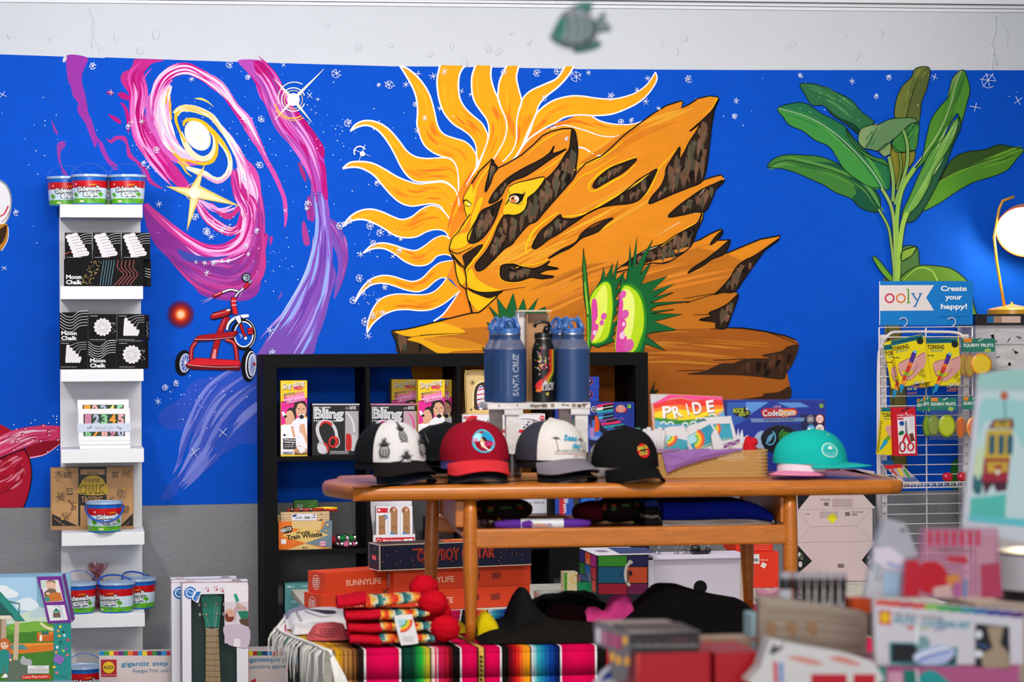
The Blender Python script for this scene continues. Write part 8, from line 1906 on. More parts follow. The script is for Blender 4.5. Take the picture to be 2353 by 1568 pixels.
for j, (u0, u1) in enumerate(((6, 96), (102, 196), (202, 296))):
 for i, c_ in enumerate((['#a8187a', '#b82030', '#c83030'], ['#d8541c', '#1a5a9c', '#2a6aa8'], ['#2a2470', '#0f6a2c', '#1a4a8a'])[j]): d.r(c_, u0, 4+i*44, u1, 44+i*44)
d.ring('#e8e4e8', 148, 28, 14, 4, a0=-20, a1=200)
mb.build('carton', t)
mb = MB(); mb.box((x0-.0005, -1.271, zt1), (x1, -.97, zt1+.0025), mat('#dcd6da'))
for q, c_ in ((((.09, .02), (.22, .02), (.24, .26), (.10, .28)), '#3a4a70'), (((.03, .1), (.07, .1), (.07, .18), (.03, .18)), '#8a868c')): mb.face([(x0 + a, -1.27 + b, zt1+.003) for a, b in q], mat(c_))
mb.build('lid', t)
t = thing('cream_card_box', 'small cream and green box behind the clear tape dispenser', 'box', (px_(1309, -.8), -.8, ZB+.001))
mb = MB(); x0, x1 = px_(1297, -.8), px_(1328, -.8); mb.box((x0, -.8, ZB+.001), (x1, -.73, W(1310, 1316, -.8).z), mat('#c8b890')); d = Dec(mb, wallsurf(-.8003)); d.r('#3a8a1c', 1297, 1316, 1303, 1370); d.ring('#d8a81c', 1321, 1332, 9, 2); mb.build('carton', t)
def tub_(name, label, px, Y, r, h, col, kind, lid=None, art=None):
 c = Vector((px_(px, Y), Y, ZB+.001)); t = thing(name, label, 'tub', c); mb = MB(); mb.lathe([(.001, 0), (r, 0), (r*1.04, h), (r*1.0, h), (r*.96, .003), (.001, .003)], c, mat(col, kind), 28); mb.build('tub_wall', t)
 if art: mb = MB(); mb.lathe([(r*1.01, h*.03), (r*1.025, h*.45)], c, mat(art[0], 'plastic'), 28); mb.lathe([(r*1.026, h*.45), (r*1.04, h*.78)], c, mat(art[1], 'plastic'), 28); mb.build('label_wrap', t)
 return t, c
tub_('clear_tub', 'tall clear tub with a blue swimming label left of the rainbow box', 1343, -1.3, .026, .118, '#dfe8f0', 'clear', None, ('#2a7ac0', '#0f7a4c'))
t, c = tub_('round_tape', 'clear round tub of pink tape lying open on the bench', 1262, -1.2, .055, .05, '#e6ecee', 'clear')
mb = MB(); mb.lathe([(.02, .006), (.042, .006), (.042, .03), (.02, .03), (.02, .006)], c, mat('#c87a80', 'plastic'), 24); mb.build('tape_roll', t)
# white framed panel box
t = thing('white_panel_box', 'white cabinet box with a round black hole, standing behind the black trousers', 'box', (px_(1600, -1.15), -1.1, ZB+.001))
Yw = -1.22; x0, x1 = px_(1486, Yw), px_(1727, Yw); zt1 = W(1600, 1280, Yw).z; m_ = mat('#c6bfcc', 'matte')
mb = MB(); mb.box((x0, Yw, ZB+.001), (x1, Yw+.22, zt1), m_, .002); mb.box((x0, Yw-.008, ZB+.001), (px_(1500, Yw), Yw, zt1), mat('#d6d0dc', 'matte'), .001); mb.box((x0, Yw-.008, zt1-.008), (x1, Yw, zt1), mat('#d6d0dc', 'matte'), .001); mb.box((px_(1700, Yw), Yw-.006, ZB+.001), (x1, Yw, zt1), mat('#b8a898', 'matte'), .001)
mb.build('carcass', t)
mb = MB(); p = wallsurf(Yw-.001).at(1609, 1350); mb.lathe([(.0001, .001), (.0245, .001), (.0245, 0)], p, mat('#050505', 'matte'), 28, Matrix.Rotation(PI/2, 3, 'X')); mb.build('round_hole', t)
for i, (px, h, c_) in enumerate(((1512, .045, '#c8c8cc'), (1555, .05, '#c8c8cc'), (1575, .03, '#b8a0a0'), (1625, .045, '#d0d0d4'))):
 mb = MB(); cz = zt1 + .001; x = px_(px, -1.1); mb.lathe([(.001, 0), (.012, .002), (.007, .012), (.006, .02), (.016, h), (.014, h), (.004, .022), (.001, .02)], (x, -1.1, cz), mat(c_, 'clear'), 16); tag(mb.build('plastic_goblet'), ('clear plastic goblet at the far left on the white cabinet box', 'tallest clear goblet, second from left on the white cabinet box', 'pinkish clear goblet, third on the white cabinet box', 'clear goblet at the right beside the black toy on the white cabinet box')[i], 'goblet', 'clear goblets on the white cabinet box')
mb = MB(); x = px_(1606, -1.1); mb.box((x-.03, -1.13, zt1+.001), (x+.03, -1.07, zt1+.012), mat('#151517', 'plastic'), .003); mb.ell((x+.035, -1.1, zt1+.012), (.012, .012, .011), mat('#151517', 'plastic'), 12, 8); mb.ell((x-.012, -1.1, zt1+.02), (.02, .02, .014), mat('#1c1c1e', 'plastic'), 12, 8); tag(mb.build('black_toy'), 'small black toy with round wheel on the white cabinet box', 'toy')
def f_or(d): d.r('#e0dcd8', 1728, 1274, 1745, 1296); [d.r('#2a2624', 1731+i*1.6, 1284, 1732+i*1.6, 1291) for i in range(7)]; d.lines('#f0b0a0', 1748, 1286, 1764, 1, 3, 3); d.q('#e8d8d0', [(1752, 1292), (1762, 1297), (1757, 1307), (1747, 1302)]); d.lines('#e86a50', 1708, 1300, 1740, 6, 4, 1)
pack('red_carton', 'bright red orange carton with a white barcode label, lower of two', 'box', (1700, 1269, 1789, 1340), -.78, .2, '#e23418', f_or, None, ZB+.001)
pack('red_carton', 'bright red orange carton stacked on the labelled one, half behind the teak rail', 'box', (1690, 1225, 1776, 1268), -.76, .18, '#d83018', lambda d: d.lines('#f08a70', 1700, 1252, 1770, 3, 5, 1), None, W(1740, 1269, -.78).z+.001)
# carton stack
t0 = ZB + .001; Yc = -.62
ys = [(1246, 1350), (1171, 1246), (1085, 1171)]
prev = t0
def f_ct(k):
 def f(d):
  x0, x1 = 1832, 2006
  if k == 0:
   d.q('#17151a', [(1832, 1252), (1866, 1290), (1832, 1320)]); d.q('#17151a', [(2008, 1252), (1980, 1288), (2008, 1318)])
   rr = random.Random(2)
   for i in range(9): d.e(rr.choice(['#3a4030', '#5a5a48', '#d8d0cc', '#20241c']), 1833+rr.random()*16, 1268+rr.random()*34, rr.uniform(3, 6), rr.uniform(3, 7))
   for i in range(6): d.e(rr.choice(['#3a4030', '#d8d0cc', '#20241c']), 2003-rr.random()*10, 1270+rr.random()*30, rr.uniform(2, 5), rr.uniform(3, 6))
   [d.r('#3a3030', 1925+i*1.8, 1296, 1926+i*1.8, 1305) for i in range(8)]
  elif k == 1:
   d.s('#a8928e', [(1834, 1176), (1862, 1211), (1968, 1209), (2003, 1171)], .9, None, False); d.s('#b8a29e', [(1862, 1211), (1838, 1240)], .8, None, False); d.s('#b8a29e', [(1968, 1209), (2002, 1240)], .8, None, False)
   d.q('#e8e010', [(1899, 1190), (1914, 1179), (1924, 1191), (1913, 1204)]); d.lines('#8a7470', 1884, 1177, 1926, 4, 4, 1.2); [d.r('#3a3030', 1942+i*1.6, 1177, 1943+i*1.6, 1186) for i in range(7)]; d.t('#4a3c3c', 'CE X & M', 1957, 1179, 26, 4); d.lines('#6a5a58', 1958, 1181, 1970, 2, 2.5, 1.2); d.lines('#6a5a58', 1849, 1181, 1860, 1, 2, 1.2)
  else:
   d.q('#14121c', [(1832, 1130), (1868, 1130), (1834, 1172)]); d.q('#14121c', [(1977, 1130), (2012, 1128), (2012, 1164), (2008, 1164)]); d.t('#5a4a4a', 'MADE', 1885, 1151, 22, 4); [d.r('#3a3030', 1893+i*1.6, 1155, 1894+i*1.6, 1163) for i in range(7)]; d.lines('#a8908c', 1912, 1147, 1960, 6, 3.4, 1.2)
   d.q('#14121c', [(1985, 1110), (2012, 1088), (2012, 1112)])
 return f
for k, (y0, y1) in enumerate(ys):
 zt1 = W(1920, y0, Yc).z
 pack('white_carton', ('pale pink carton with camouflage corners, lowest of the stack by the rack', 'pale pink carton with a yellow sticker, middle of the stack by the rack', 'pale pink carton with barcode, topmost of the stack and level with the teak table')[k], 'box', (1832, y0, 2007 + (3 if k != 1 else -2), y1), Yc, .19, '#d2bcba', f_ct(k), None, prev + .0006, zt1, 'pale cartons by the wire rack')
 prev = zt1
mb = MB(); Yk = -1.3
for k in range(3):
 P = [at_z(1740 + q*14, ZB + .012 + .014*k + .008*math.sin(q*1.7 + k), Yk + .03*math.sin(q + k)) for q in range(8)]; mb.tube(P, [.01, .016, .014, .017, .013, .016, .012, .006], mat('#c8809a', 'film'), 8)
tag(mb.build('film_wrap'), 'crumpled pinkish clear film heaped below the red cartons', 'wrap')
# ============================================================ WIRE RACK WITH HANGING PACKS
YR = -.34; RS = wallsurf(YR); WW = mat('#dcd4d4', 'powder')
gx0, gx1 = W(2022, 980, YR).x, W(2236, 980, YR).x
gr = thing('wire_rack', 'white wire grid rack with slotted posts hung with small toy packs', 'rack', ((gx0+gx1)/2, YR, 0))
zt = W(2130, 752, YR).z; dz = .0398; mb = MB()
k = 0
while zt - k*dz > .12: mb.tube([(gx0, YR, zt-k*dz), (gx1, YR, zt-k*dz)], .0024, WW, 6); k += 1
for x in (gx0, (gx0+gx1)/2, gx1): mb.tube([(x, YR+.004, zt), (x, YR+.004, .02)], .003, WW, 8)
mb.build('wire_grid', gr)
for px in (2037, 2227):
 x = W(px, 980, YR).x; mb = MB(); mb.box((x-.012, YR+.03, 0), (x+.012, YR+.05, zt-.03), WW, .001)
 for i in range(34):
  z = zt - .12 - i*.0398
  if z > .1: mb.ell((x, YR+.0295, z), (.0035, .001, .0045), mat('#1a1818', 'matte'), 8, 6)
 mb.build('slotted_post', gr)
mb = MB(); mb.tube([W(x, y, YR+.02) for x, y in crom([(2018, 1200), (2018, 860), (2024, 800), (2044, 768), (2070, 763), (2140, 763), (2200, 766), (2216, 785), (2222, 820)], False, 5)], .006, WW, 8); mb.build('frame_tube', gr)
# tray
mb = MB(); tz, tY = W(2130, 1116, YR-.1).z, YR-.11
A = [Vector((gx0+.004, YR, tz+.085)), Vector((gx0+.06, tY, tz+.012)), Vector((gx1, tY, tz+.012)), Vector((gx1, YR, tz+.085))]
B = [Vector((gx0+.05, YR, tz)), Vector((gx0+.06, tY, tz-.008)), Vector((gx1, tY, tz-.008)), Vector((gx1, YR, tz))]
mb.tube(A, .0026, WW, 6); mb.tube(B, .0026, WW, 6)
for i in range(13): x = gx0+.06+(gx1-gx0-.06)*i/12; mb.tube([(x, tY, tz+.012), (x, tY, tz-.008), (x, YR, tz)], .0018, WW, 6)
mb.tube([A[0], B[0]], .002, WW, 6); mb.tube([(gx0+.03, (YR+tY)/2, tz+.05), (gx0+.055, (YR+tY)/2, tz-.004)], .002, WW, 6); mb.build('wire_tray', gr)
def hung(name, label, cat, outline, Y, th_, m, fn, fr, group=None, sm=0, kind='card'):
 P = pts2(outline)
 if fr: x0, y0, f = FR[fr]; P = [(x0+a/f, y0+b/f) for a, b in P]
 if sm: P = crom(P, True, sm)
 S_ = wallsurf(Y); mb = MB(); mb.prism([S_.at(*q) for q in P], (0, th_, 0), mat(m, kind))
 if fn: fn(Dec(mb, wallsurf(Y-.0003), fr, 'card', step=.00007))
 return tag(mb.build(name), label, cat, group)
def f_sign(d):
 d.q('#e9dcd8', [(302, 176), (912, 174), (824, 315), (912, 460), (302, 464)]); d.s('#f2ece8', '300,130 300,625', 8, None, False)
 d.ring('#c8143c', 413, 322, 47, 17); d.ring('#e0742a', 539, 322, 47, 17); d.s('#5a9a2c', '624,220 624,375', 17, None, False); d.s('#5a9a2c', '604,220 624,220', 14, None, False); d.s('#5a9a2c', '604,372 646,372', 13, None, False)
 d.s('#1f78b8', '672,272 718,345', 17, None, False); d.s('#1f78b8', '764,272 700,412', 17, None, False); d.s('#1f78b8', '655,270 695,270', 13, None, False); d.s('#1f78b8', '742,270 778,270', 13, None, False); d.s('#1f78b8', '678,413 715,413', 14, None, False)
 for s_, x, y, w_ in (('Create', 988, 238, 292), ('your', 1038, 334, 192), ('happy!', 988, 440, 296)): d.t('#f2f6f8', s_, x, y, w_, 54, 0, 0, .03)
 d.lines('#0f4a8a', 970, 526, 1120, 1, 8, 6); d.t('#0f4a8a', 'Create your happy', 1150, 532, 150, 14)
sg = hung('shop_sign', 'bright blue sign with white ribbon and coloured lettering on top of the wire rack', 'sign', '302,130 1352,128 1348,622 302,626', YR-.012, .006, '#0f7ac8', f_sign, 'c')
for cx in (566, 1110):
 mb = MB(); mb.tube([wallsurf(YR-.02).at(1960+(cx+46*math.cos(math.radians(a)))/4.9008, 620+(588+48*math.sin(math.radians(a)))/4.9008) for a in range(-150, 100, 18)], .0022, WW, 6); mb.build('ring_hook', gr)
def f_tork(ox, oy, sk):
 def f(d):
  T = lambda s: [(ox + x*.99 - y*sk*.0 , oy + y + x*sk) for x, y in pts2(s)]
  d.p('#0f6a74', T('0,0 360,0 362,50 2,62'), False); [d.e('#0a2f3a', *T('%d,%d' % (14+i*26, 30))[0], 9) for i in range(13)]
  d.t('#1a1a16', 'TORKING', *T('14,122')[0], 190, 46, math.degrees(math.atan(sk)), 0, .02); d.t('#1f8a9a', 'Awesome', *T('50,150')[0], 140, 24, math.degrees(math.atan(sk)), .3); d.lines('#3a3414', *T('18,190')[0], T('90,190')[0][0], 1, 8, 10)
  [d.r('#1a1a16', ox+4+i*4*(1 if sk else .3), oy+220+i*20, ox+20+i*4*(1 if sk else .3), oy+229+i*20) for i in range(16)]
  d.e('#16241f', *T('326,66')[0], 38)
  d.p('#d89a94', T('90,270 190,240 260,250 380,205 385,340 330,400 250,470 190,485 185,455 260,400 200,380 120,360 140,420 110,410 80,330')); d.s('#3a2018', T('90,275 190,242 260,252 375,208'), 5); d.s('#3a2018', T('185,480 185,455 255,405 300,330'), 5); d.s('#3a2018', T('82,330 112,412 140,422'), 5)
  for c_, a in (('#4a2a8a', '262,180 225,290'), ('#e8702a', '222,290 205,330'), ('#c8382a', '205,325 180,400'), ('#6aa02a', '180,395 165,430'), ('#c83a2a', '165,425 145,480'), ('#e8902a', '142,480 130,520')): d.s(c_, T(a), 52, 50, False)
  d.s('#1a8ab8', T('125,520 105,610'), 56, 14, False); d.s('#6ab8d0', T('275,165 262,190'), 30, 46, False); d.s('#f0e8a0', T('300,200 240,330 150,500'), 5)
  for x, y in ((330, 440), (355, 410), (370, 470)): d.ring('#2a2a14', *T('%d,%d' % (x, y))[0], 15, 5)
  d.t('#2a2a14', 'Gear Up', *T('256,540')[0], 116, 34, -6, .2, .05); d.t('#f0ecd0', 'Gear Up', *T('258,538')[0], 112, 32, -6, .2, .02); d.lines('#e0782a', *T('260,560')[0], T('370,0')[0][0], 2, 16, 6); d.t('#2a2a14', 'Mania', *T('200,628')[0], 60, 14)
 return f
GT = 'yellow pen packs on the wire rack'; YL_ = '#e8cf10'
def tork(lb, o, Y, ox, oy, sk, fr='c'): hung('pen_pack', lb, 'pen', o, Y, .008, YL_, f_tork(ox, oy, sk), fr, GT)
tork('tilted yellow pen pack with a hand picture, front at the upper left of the rack', '428,800 778,726 800,745 878,1248 866,1262 532,1322 500,1150', YR-.075, 430, 800, -.2)
tork('yellow pen pack behind the tilted front one, its left strip showing', '345,835 425,800 700,780 800,1280 440,1340', YR-.055, 350, 850, -.12)
tork('yellow pen pack hanging straight, second in the upper row of the rack', '812,775 1192,768 1212,1288 1200,1300 845,1310', YR-.07, 822, 772, 0)
tork('yellow pen pack behind the straight one, its lower left corner showing', '790,800 1100,790 1140,1290 752,1332', YR-.05, 795, 790, 0)
hung('pen_pack', 'yellow pen pack in the lower row, half covered by the red scissors packs', 'pen', '258,302 420,305 420,735 212,722', YR-.05, .008, YL_, lambda d: (d.q('#0f6a74', [(259, 303), (420, 305), (420, 340), (255, 338)]), d.t('#1a1a16', 'TORKING', 264, 388, 130, 38, 0, 0, .02), d.t('#1f8a9a', 'Awesome', 270, 412, 100, 18, 0, .3), d.p('#d89a94', '290,480 340,460 400,470 400,560 330,560'), d.s('#6aa02a', '330,560 290,610', 36, 36), d.s('#1aa0c8', '300,600 245,680', 44, 16), [d.r('#1a1a16', 214+(15-i)*2.3, 425+i*19, 228+(15-i)*2.3, 433+i*19) for i in range(15)]), 'd', GT)
def f_sci(d):
 d.t('#f4dcd8', 'FABER CASTELL', 398, 380, 155, 18); d.p('#f4dcd8', '468,358 480,345 490,352 482,362'); d.p('#e9e2e4', '398,390 555,382 562,715 415,718', False); d.r('#c8142c', 402, 397, 455, 412); d.e('#1a4a9a', 440, 445, 22); d.p('#1a6a3a', '410,545 420,520 450,510 460,535 430,552'); d.p('#6a3a24', '505,540 540,530 558,600 520,610')
 d.p('#7a7e8a', '468,420 484,422 492,530 472,545', False); d.s('#c8202c', '478,535 500,590 515,620', 26, 20); d.s('#c8202c', '470,550 450,610', 22, 18); d.ring('#c8202c', 520, 655, 26, 15, ry=34); d.ring('#b81c28', 445, 655, 24, 15, ry=44); d.lines('#b8aeb2', 508, 400, 545, 7, 14, 4); d.q('#2a2024', [(435, 330), (500, 300), (506, 312), (440, 340)])
for i, lb in enumerate(('red scissors pack in front, lower left of the rack', 'red scissors pack directly behind the front one', 'red scissors pack rearmost of the three')):
 hung('scissors_pack', lb, 'scissors', ' '.join('%g,%g' % (x-i*16*(x < 400), y-i*2) for x, y in pts2('358,306 562,302 582,735 372,740')), YR-.075+i*.016, .006, '#cc1226', f_sci if i == 0 else None, 'd', 'red scissors packs on the wire rack')
GF = 'fruit toy packs on the wire rack'
def fruit(lb, x0, y0, x1, y1, Y, discs, col, rim_, fr, full=True):
 t = thing('fruit_pack', lb, 'toy pack', wallsurf(Y).at(FR[fr][0]+(x0+x1)/2/FR[fr][2], FR[fr][1]+y1/FR[fr][2], 0), GF)
 f0 = FR[fr]; PX = lambda x, y: (f0[0]+x/f0[2], f0[1]+y/f0[2]); w_ = x1-x0; h = y1-y0; S_ = wallsurf(Y); mb = MB()
 mb.prism([S_.at(*PX(*q)) for q in ((x0, y0), (x1, y0), (x1, y1), (x0, y1))], (0, .004, 0), mat('#2c7a68')); d = Dec(mb, wallsurf(Y-.0003), fr)
 d.r('#e8842a', x0+w_*.06, y0, x0+w_*.3, y0+h*.3); d.t('#e6efe6', 'SQUISHY FRUITS', x0+w_*.05, y0+h*.62, w_*.9, h*.22, 0, 0, .03); d.e('#a8c05a', x0+w_*.78, y0+h*.92, w_*.1, h*.18); d.s('#d8dcd8', [(x0+w_*.5, y0+h*.2), (x0+w_*.66, y0+h*.02)], 10, 8, False); mb.build('header_card', t)
 for cx, cy, rx, ry, dd in discs:
  mb = MB(); p = S_.at(*PX(cx, cy)) + Vector((0, dd, 0)); s_ = 9.15/FPX/f0[2]
  mb.lathe([(.0001, .007), (.8, .007), (1, .004), (1, -.004), (.0001, -.005)], p, mat(col, 'plastic'), 26, Matrix(((rx*s_, 0, 0), (0, 0, -1), (0, ry*s_, 0))))
  mb.lathe([(.88, .0074), (1.01, .004), (1.01, -.004)], p, mat(rim_, 'plastic'), 26, Matrix(((rx*s_, 0, 0), (0, 0, -1), (0, ry*s_, 0)))); mb.build('fruit_slice', t)
 if full: mb = MB(); yb = discs[0][1]+discs[0][3]*1.15; mb.prism([S_.at(*PX(*q)) + Vector((0, -.0085, 0)) for q in ((x0-10, y1), (x1+5, y1), (x1+5, yb), (x0-10, yb))], (0, .0005, 0), mat('#eef0ee', 'clear')); mb.build('clear_bag', t)
fruit('green headed toy pack with yellow fruit slices at the upper right of the rack', 1225, 775, 1600, 925, YR-.045, [(1435, 1065, 130, 130, -.01), (1320, 1085, 70, 135, .006), (1250, 1075, 60, 130, .014)], '#e8c42a', '#e8902a', 'c')
fruit('toy pack with lime green slice in front, middle row of the rack', 690, 212, 935, 325, YR-.06, [(838, 468, 86, 108, -.008)], '#b8c42a', '#8aa01c', 'd')
fruit('toy pack with lime slices behind the front one', 630, 203, 700, 330, YR-.04, [(730, 462, 60, 100, 0)], '#a8b828', '#7a941a', 'd', False)
fruit('toy pack with a lime slice, leftmost in the middle row', 575, 222, 650, 335, YR-.025, [(668, 470, 45, 100, 0)], '#8aa82a', '#6a8a1c', 'd', False)
fruit('toy pack with orange slices at the right of the middle row', 985, 206, 1170, 318, YR-.05, [(1080, 480, 70, 105, -.008), (975, 480, 55, 100, .006)], '#e8742a', '#e8a03a', 'd')
hung('toy_pack', 'red topped toy pack with coloured pencils lying slanted in the wire tray', 'toy pack', '275,822 435,812 560,930 630,1002 470,1002', YR-.06, .012, '#b8a8a8', lambda d: (d.q('#c8202c', [(275, 822), (435, 812), (455, 840), (310, 860)]), d.s('#e8c82a', '410,850 450,920', 26, 22), d.s('#c83a3a', '350,860 400,930', 24, 20), d.s('#3a9a3a', '460,860 510,930', 22, 18), d.q('#5a6a9a', [(440, 935), (570, 930), (585, 965), (470, 970)])), 'd')
mb = MB(); mb.box(W(2029, 1068, YR-.01), W(2050, 1058, YR+.01), mat('#1f6ab0')); tag(mb.build('toy_pack'), 'small blue card at the back left of the wire tray', 'toy pack')
for i, px in enumerate((2178, 2212)):
 mb = MB(); c = W(px, 1097, YR-.06); mb.lathe([(.0001, .016), (.012, .0155), (.018, .01), (.02, 0), (.018, -.02), (.0001, -.02)], c, mat('#c0142c', 'plastic'), 20, Matrix.Rotation(PI/2, 3, 'X')); tag(mb.build('red_stamp'), ('red round toy stamp at the left in the wire tray', 'red round toy stamp at the right in the wire tray')[i], 'toy', 'red stamps in the wire tray')
# ============================================================ LAMP ON THE DISTRESSED CABINET
Yq = -.27; q0, q1 = W(2243, 800, Yq).x, W(2500, 800, Yq).x; zc = W(2300, 722, Yq).z
t = thing('cabinet', 'white cabinet with chipped paint and a dark top behind the wire rack', 'cabinet', ((q0+q1)/2, -.15, 0))
mb = MB(); mb.box((q0, Yq, zc-.045), (q1, -.03, zc), mat('#2a2624', 'satin'), .002); d = Dec(mb, wallsurf(Yq-.0003))
for x0, x1, c_ in ((2268, 2283, '#1f6aa0'), (2283, 2302, '#b08a6a'), (2302, 2345, '#d8b8a8')): d.r(c_, x0, 727, x1, 742)
mb.build('dark_top', t)
mb = MB(); mb.box((q0+.005, Yq+.02, 0), (q1, -.04, zc-.045), mat('#d2cccc', 'oldwood'), .002); d = Dec(mb, wallsurf(Yq+.0197), None, 'matte'); rr = random.Random(12)
for i in range(46): x, y = 2246+rr.random()*105, 765+rr.random()*330; d.p('#3a2c24', [(x+rr.uniform(-7, 7)*k_, y+rr.uniform(-6, 6)) for k_ in (1, 1.4, 1, -1, -1.3)])
for y in (790, 850, 930): d.r('#b0a8a8', 2246, y, 2360, y+2)
mb.build('carcass', t)
lp = thing('desk_lamp', 'yellow desk lamp with a glowing white shade at the right edge', 'lamp', (W(2320, 722, -.16).x, -.16, zc))
BR = mat('#c8901c', 'plastic'); c = Vector((W(2325, 722, -.16).x, -.16, zc+.0008))
mb = MB(); mb.lathe([(.001, 0), (.1, 0), (.1, .018), (.09, .024), (.02, .038), (.006, .042), (.004, .05), (.001, .051)], c, BR, 40); mb.build('base', lp)
LS = wallsurf(-.16); top = LS.at(2283, 560)
mb = MB(); mb.tube([LS.at(2308, 703), LS.at(2300, 660), LS.at(2290, 600), LS.at(2284, 545), LS.at(2296, 480), LS.at(2304, 462), LS.at(2330, 452)], .006, BR, 10); mb.build('arm', lp)
ax = (CAM - LS.at(2345, 530)).normalized(); ax = (ax + Vector((-.12, 0, -.62))).normalized(); Rx = ax.to_track_quat('Z', 'Y').to_matrix(); cc = LS.at(2350, 534) + Vector((0, -.03, 0))
mb = MB(); mb.lathe([(.02, -.172), (.045, -.168), (.05, -.13), (.085, -.09), (.112, -.038), (.12, 0), (.117, 0), (.109, -.038), (.08, -.09), (.04, -.13)], cc, BR, 40, Rx)
for i in range(24): a = 2*PI*i/24; mb.ell(cc + Rx @ Vector((math.cos(a)*.049, math.sin(a)*.049, -.15)), .003, mat('#fff0c0', 'emit2'), 6, 4)
mb.build('shade', lp)
mb = MB(); mb.lathe([(.1195, .001), (.1215, .0005), (.1215, -.003), (.119, -.003)], cc, mat('#c81c3a', 'plastic'), 40, Rx); mb.build('shade_rim', lp)
mb = MB(); mb.lathe([(.0001, -.004), (.06, -.005), (.116, -.007)], cc, mat('#fff4e4', 'emit3'), 40, Rx); mb.build('diffuser', lp)
pl_ = bpy.data.lights.new('lamp_glow', 'POINT'); pl_.energy = 9; pl_.color = (1, .78, .5); pl_.shadow_soft_size = .05; po = bpy.data.objects.new('lamp_glow', pl_); po.location = cc + ax*.07; C.objects.link(po)
# ============================================================ NEAR, OUT-OF-FOCUS DISPLAY
ZN = 1.085
def near(name, label, cat, outline, Y, th_, m, fn=None, fr='b', sm=0, kind='card', group=None): return hung(name, label, cat, outline, Y, th_, m, fn, fr, group, sm, kind)
n0, n1 = W(1330, 1568, -6.9).x, W(2520, 1568, -6.9).x
nt_ = thing('near_table', 'display table below the frame carrying the blurred goods at lower right', 'table', ((n0+n1)/2, -6.75, 0))
mb = MB(); mb.box((n0, -7.15, ZN-.03), (n1, -6.56, ZN), PINE, .003); mb.build('tabletop', nt_)
for x in (n0+.02, n1-.06):
 for y in (-7.12, -6.62): mb = MB(); mb.box((x, y, 0), (x+.04, y+.04, ZN-.03), PINE, .002); mb.build('leg', nt_)
def nbox(name, label, cat, rect, Y, dep, m, fn=None, z0=ZN+.0008, z1=None, group=None, fr=None): return pack(name, label, cat, rect, Y, dep, m, fn, fr, z0, z1, group, .0006)
# red boxes and the dark toy box on them
zr_ = W(1550, 1500, -6.75).z
for i, (x0, x1) in enumerate(((1462, 1632), (1644, 1746))): nbox('red_box', ('wide red box under the dark toy box', 'narrower red box right of the wide one')[i], 'box', (x0, 1500, x1, 1600), -6.75, .11, '#b8061e', (lambda d: d.q('#d8483c', [(1462, 1502), (1470, 1502), (1462, 1590)])) if i == 0 else None, group='red boxes in the foreground')
def f_dk(d):
 for i in range(7): d.e('#5a4a4a', 1470+i*20, 1480, 6, 4)
 d.s('#8a8684', '1450,1485 1605,1484', 4); d.e('#4a2a2e', 1560, 1472, 24, 8)
tb_ = nbox('toy_box', 'dark blurred toy box with pictured ends lying on the red boxes', 'box', (1447, 1453, 1608, 1500), -6.75, .1, '#2a2628', f_dk, zr_+.0008)
def under(o, n_):
 o.name = n_; o.parent = tb_; o.location = o.location - tb_.location
 del o['category']
under(near('end_panel', 'pink and yellow pictured end panel at the left of the dark toy box', 'box', '1365,1428 1447,1455 1448,1502 1440,1566 1408,1566 1398,1492 1368,1482', -6.752, .004, '#6a6468', lambda d: ([d.q(c_, [(x, 1442+(x-1366)*.35), (x+9, 1444+(x-1366)*.35), (x+9, 1478+(x-1366)*.3), (x, 1476+(x-1366)*.3)]) for x, c_ in ((1370, '#d8d4dc'), (1383, '#b86a90'), (1396, '#a83a70'), (1408, '#b84a80'), (1419, '#a82a60'))], [d.e('#e8a43a', x, y, 6, 11) for x, y in ((1436, 1472), (1407, 1510), (1421, 1518), (1440, 1520))]), None), 'end_panel')
zt_ = W(1500, 1453, -6.75).z
mb = MB(); q = [wallsurf(-6.75).at(1447, 1453), wallsurf(-6.75).at(1608, 1451), W(1530, 1424, -6.55), W(1368, 1426, -6.55)]
mb.prism(q, (0, 0, -.003), mat('#a8a09c')); mb.face([p + Vector((0, 0, .0006)) for p in (q[0]*.75+q[2]*.25, q[1]*.7+q[3]*.3, q[2]*.8+q[0]*.2)], mat('#c89a70')); o = mb.build('lid'); o.parent = tb_; o.location = o.location - tb_.location
nbox('kraft_box', 'tan speckled box behind the narrow red box in the foreground', 'box', (1610, 1467, 1726, 1600), -6.6, .04, '#b89a80', lambda d: [d.e('#d8803a', 1630+i*16, 1474+(i % 3)*5, 6, 4) for i in range(6)])
nbox('pale_blue_box', 'small pale blue box beside the wooden crate', 'box', (1728, 1412, 1746, 1600), -6.6, .04, '#a8ccd6', lambda d: (d.r('#c8143c', 1728, 1466, 1746, 1474), d.e('#d0506a', 1737, 1440, 3, 4)))
mb = MB(); p = W(1444, 1606, -6.62); mb.lathe([(.0001, .004), (.044, .004), (.0475, .008), (.0515, .006), (.0515, 0), (.0001, 0)], p, mat('#dfe2ee', 'plastic'), 40, Matrix.Rotation(PI/2, 3, 'X')); mb.lathe([(.0001, .0045), (.0462, .0085)], p, mat('#0f4aa0', 'plastic'), 40, Matrix.Rotation(PI/2, 3, 'X'))
mb.prism([p + Vector((-.05+.0*i, -.009, 0)) + Vector(v) for i, v in enumerate(((0, 0, -.02), (0, 0, .022), (.05, 0, .034), (.05, 0, -.02)))], (0, .003, 0), mat('#d8d4e0')); tag(mb.build('blue_disc'), 'blue round toy with a white rim at the bottom edge, left of the red boxes', 'toy')
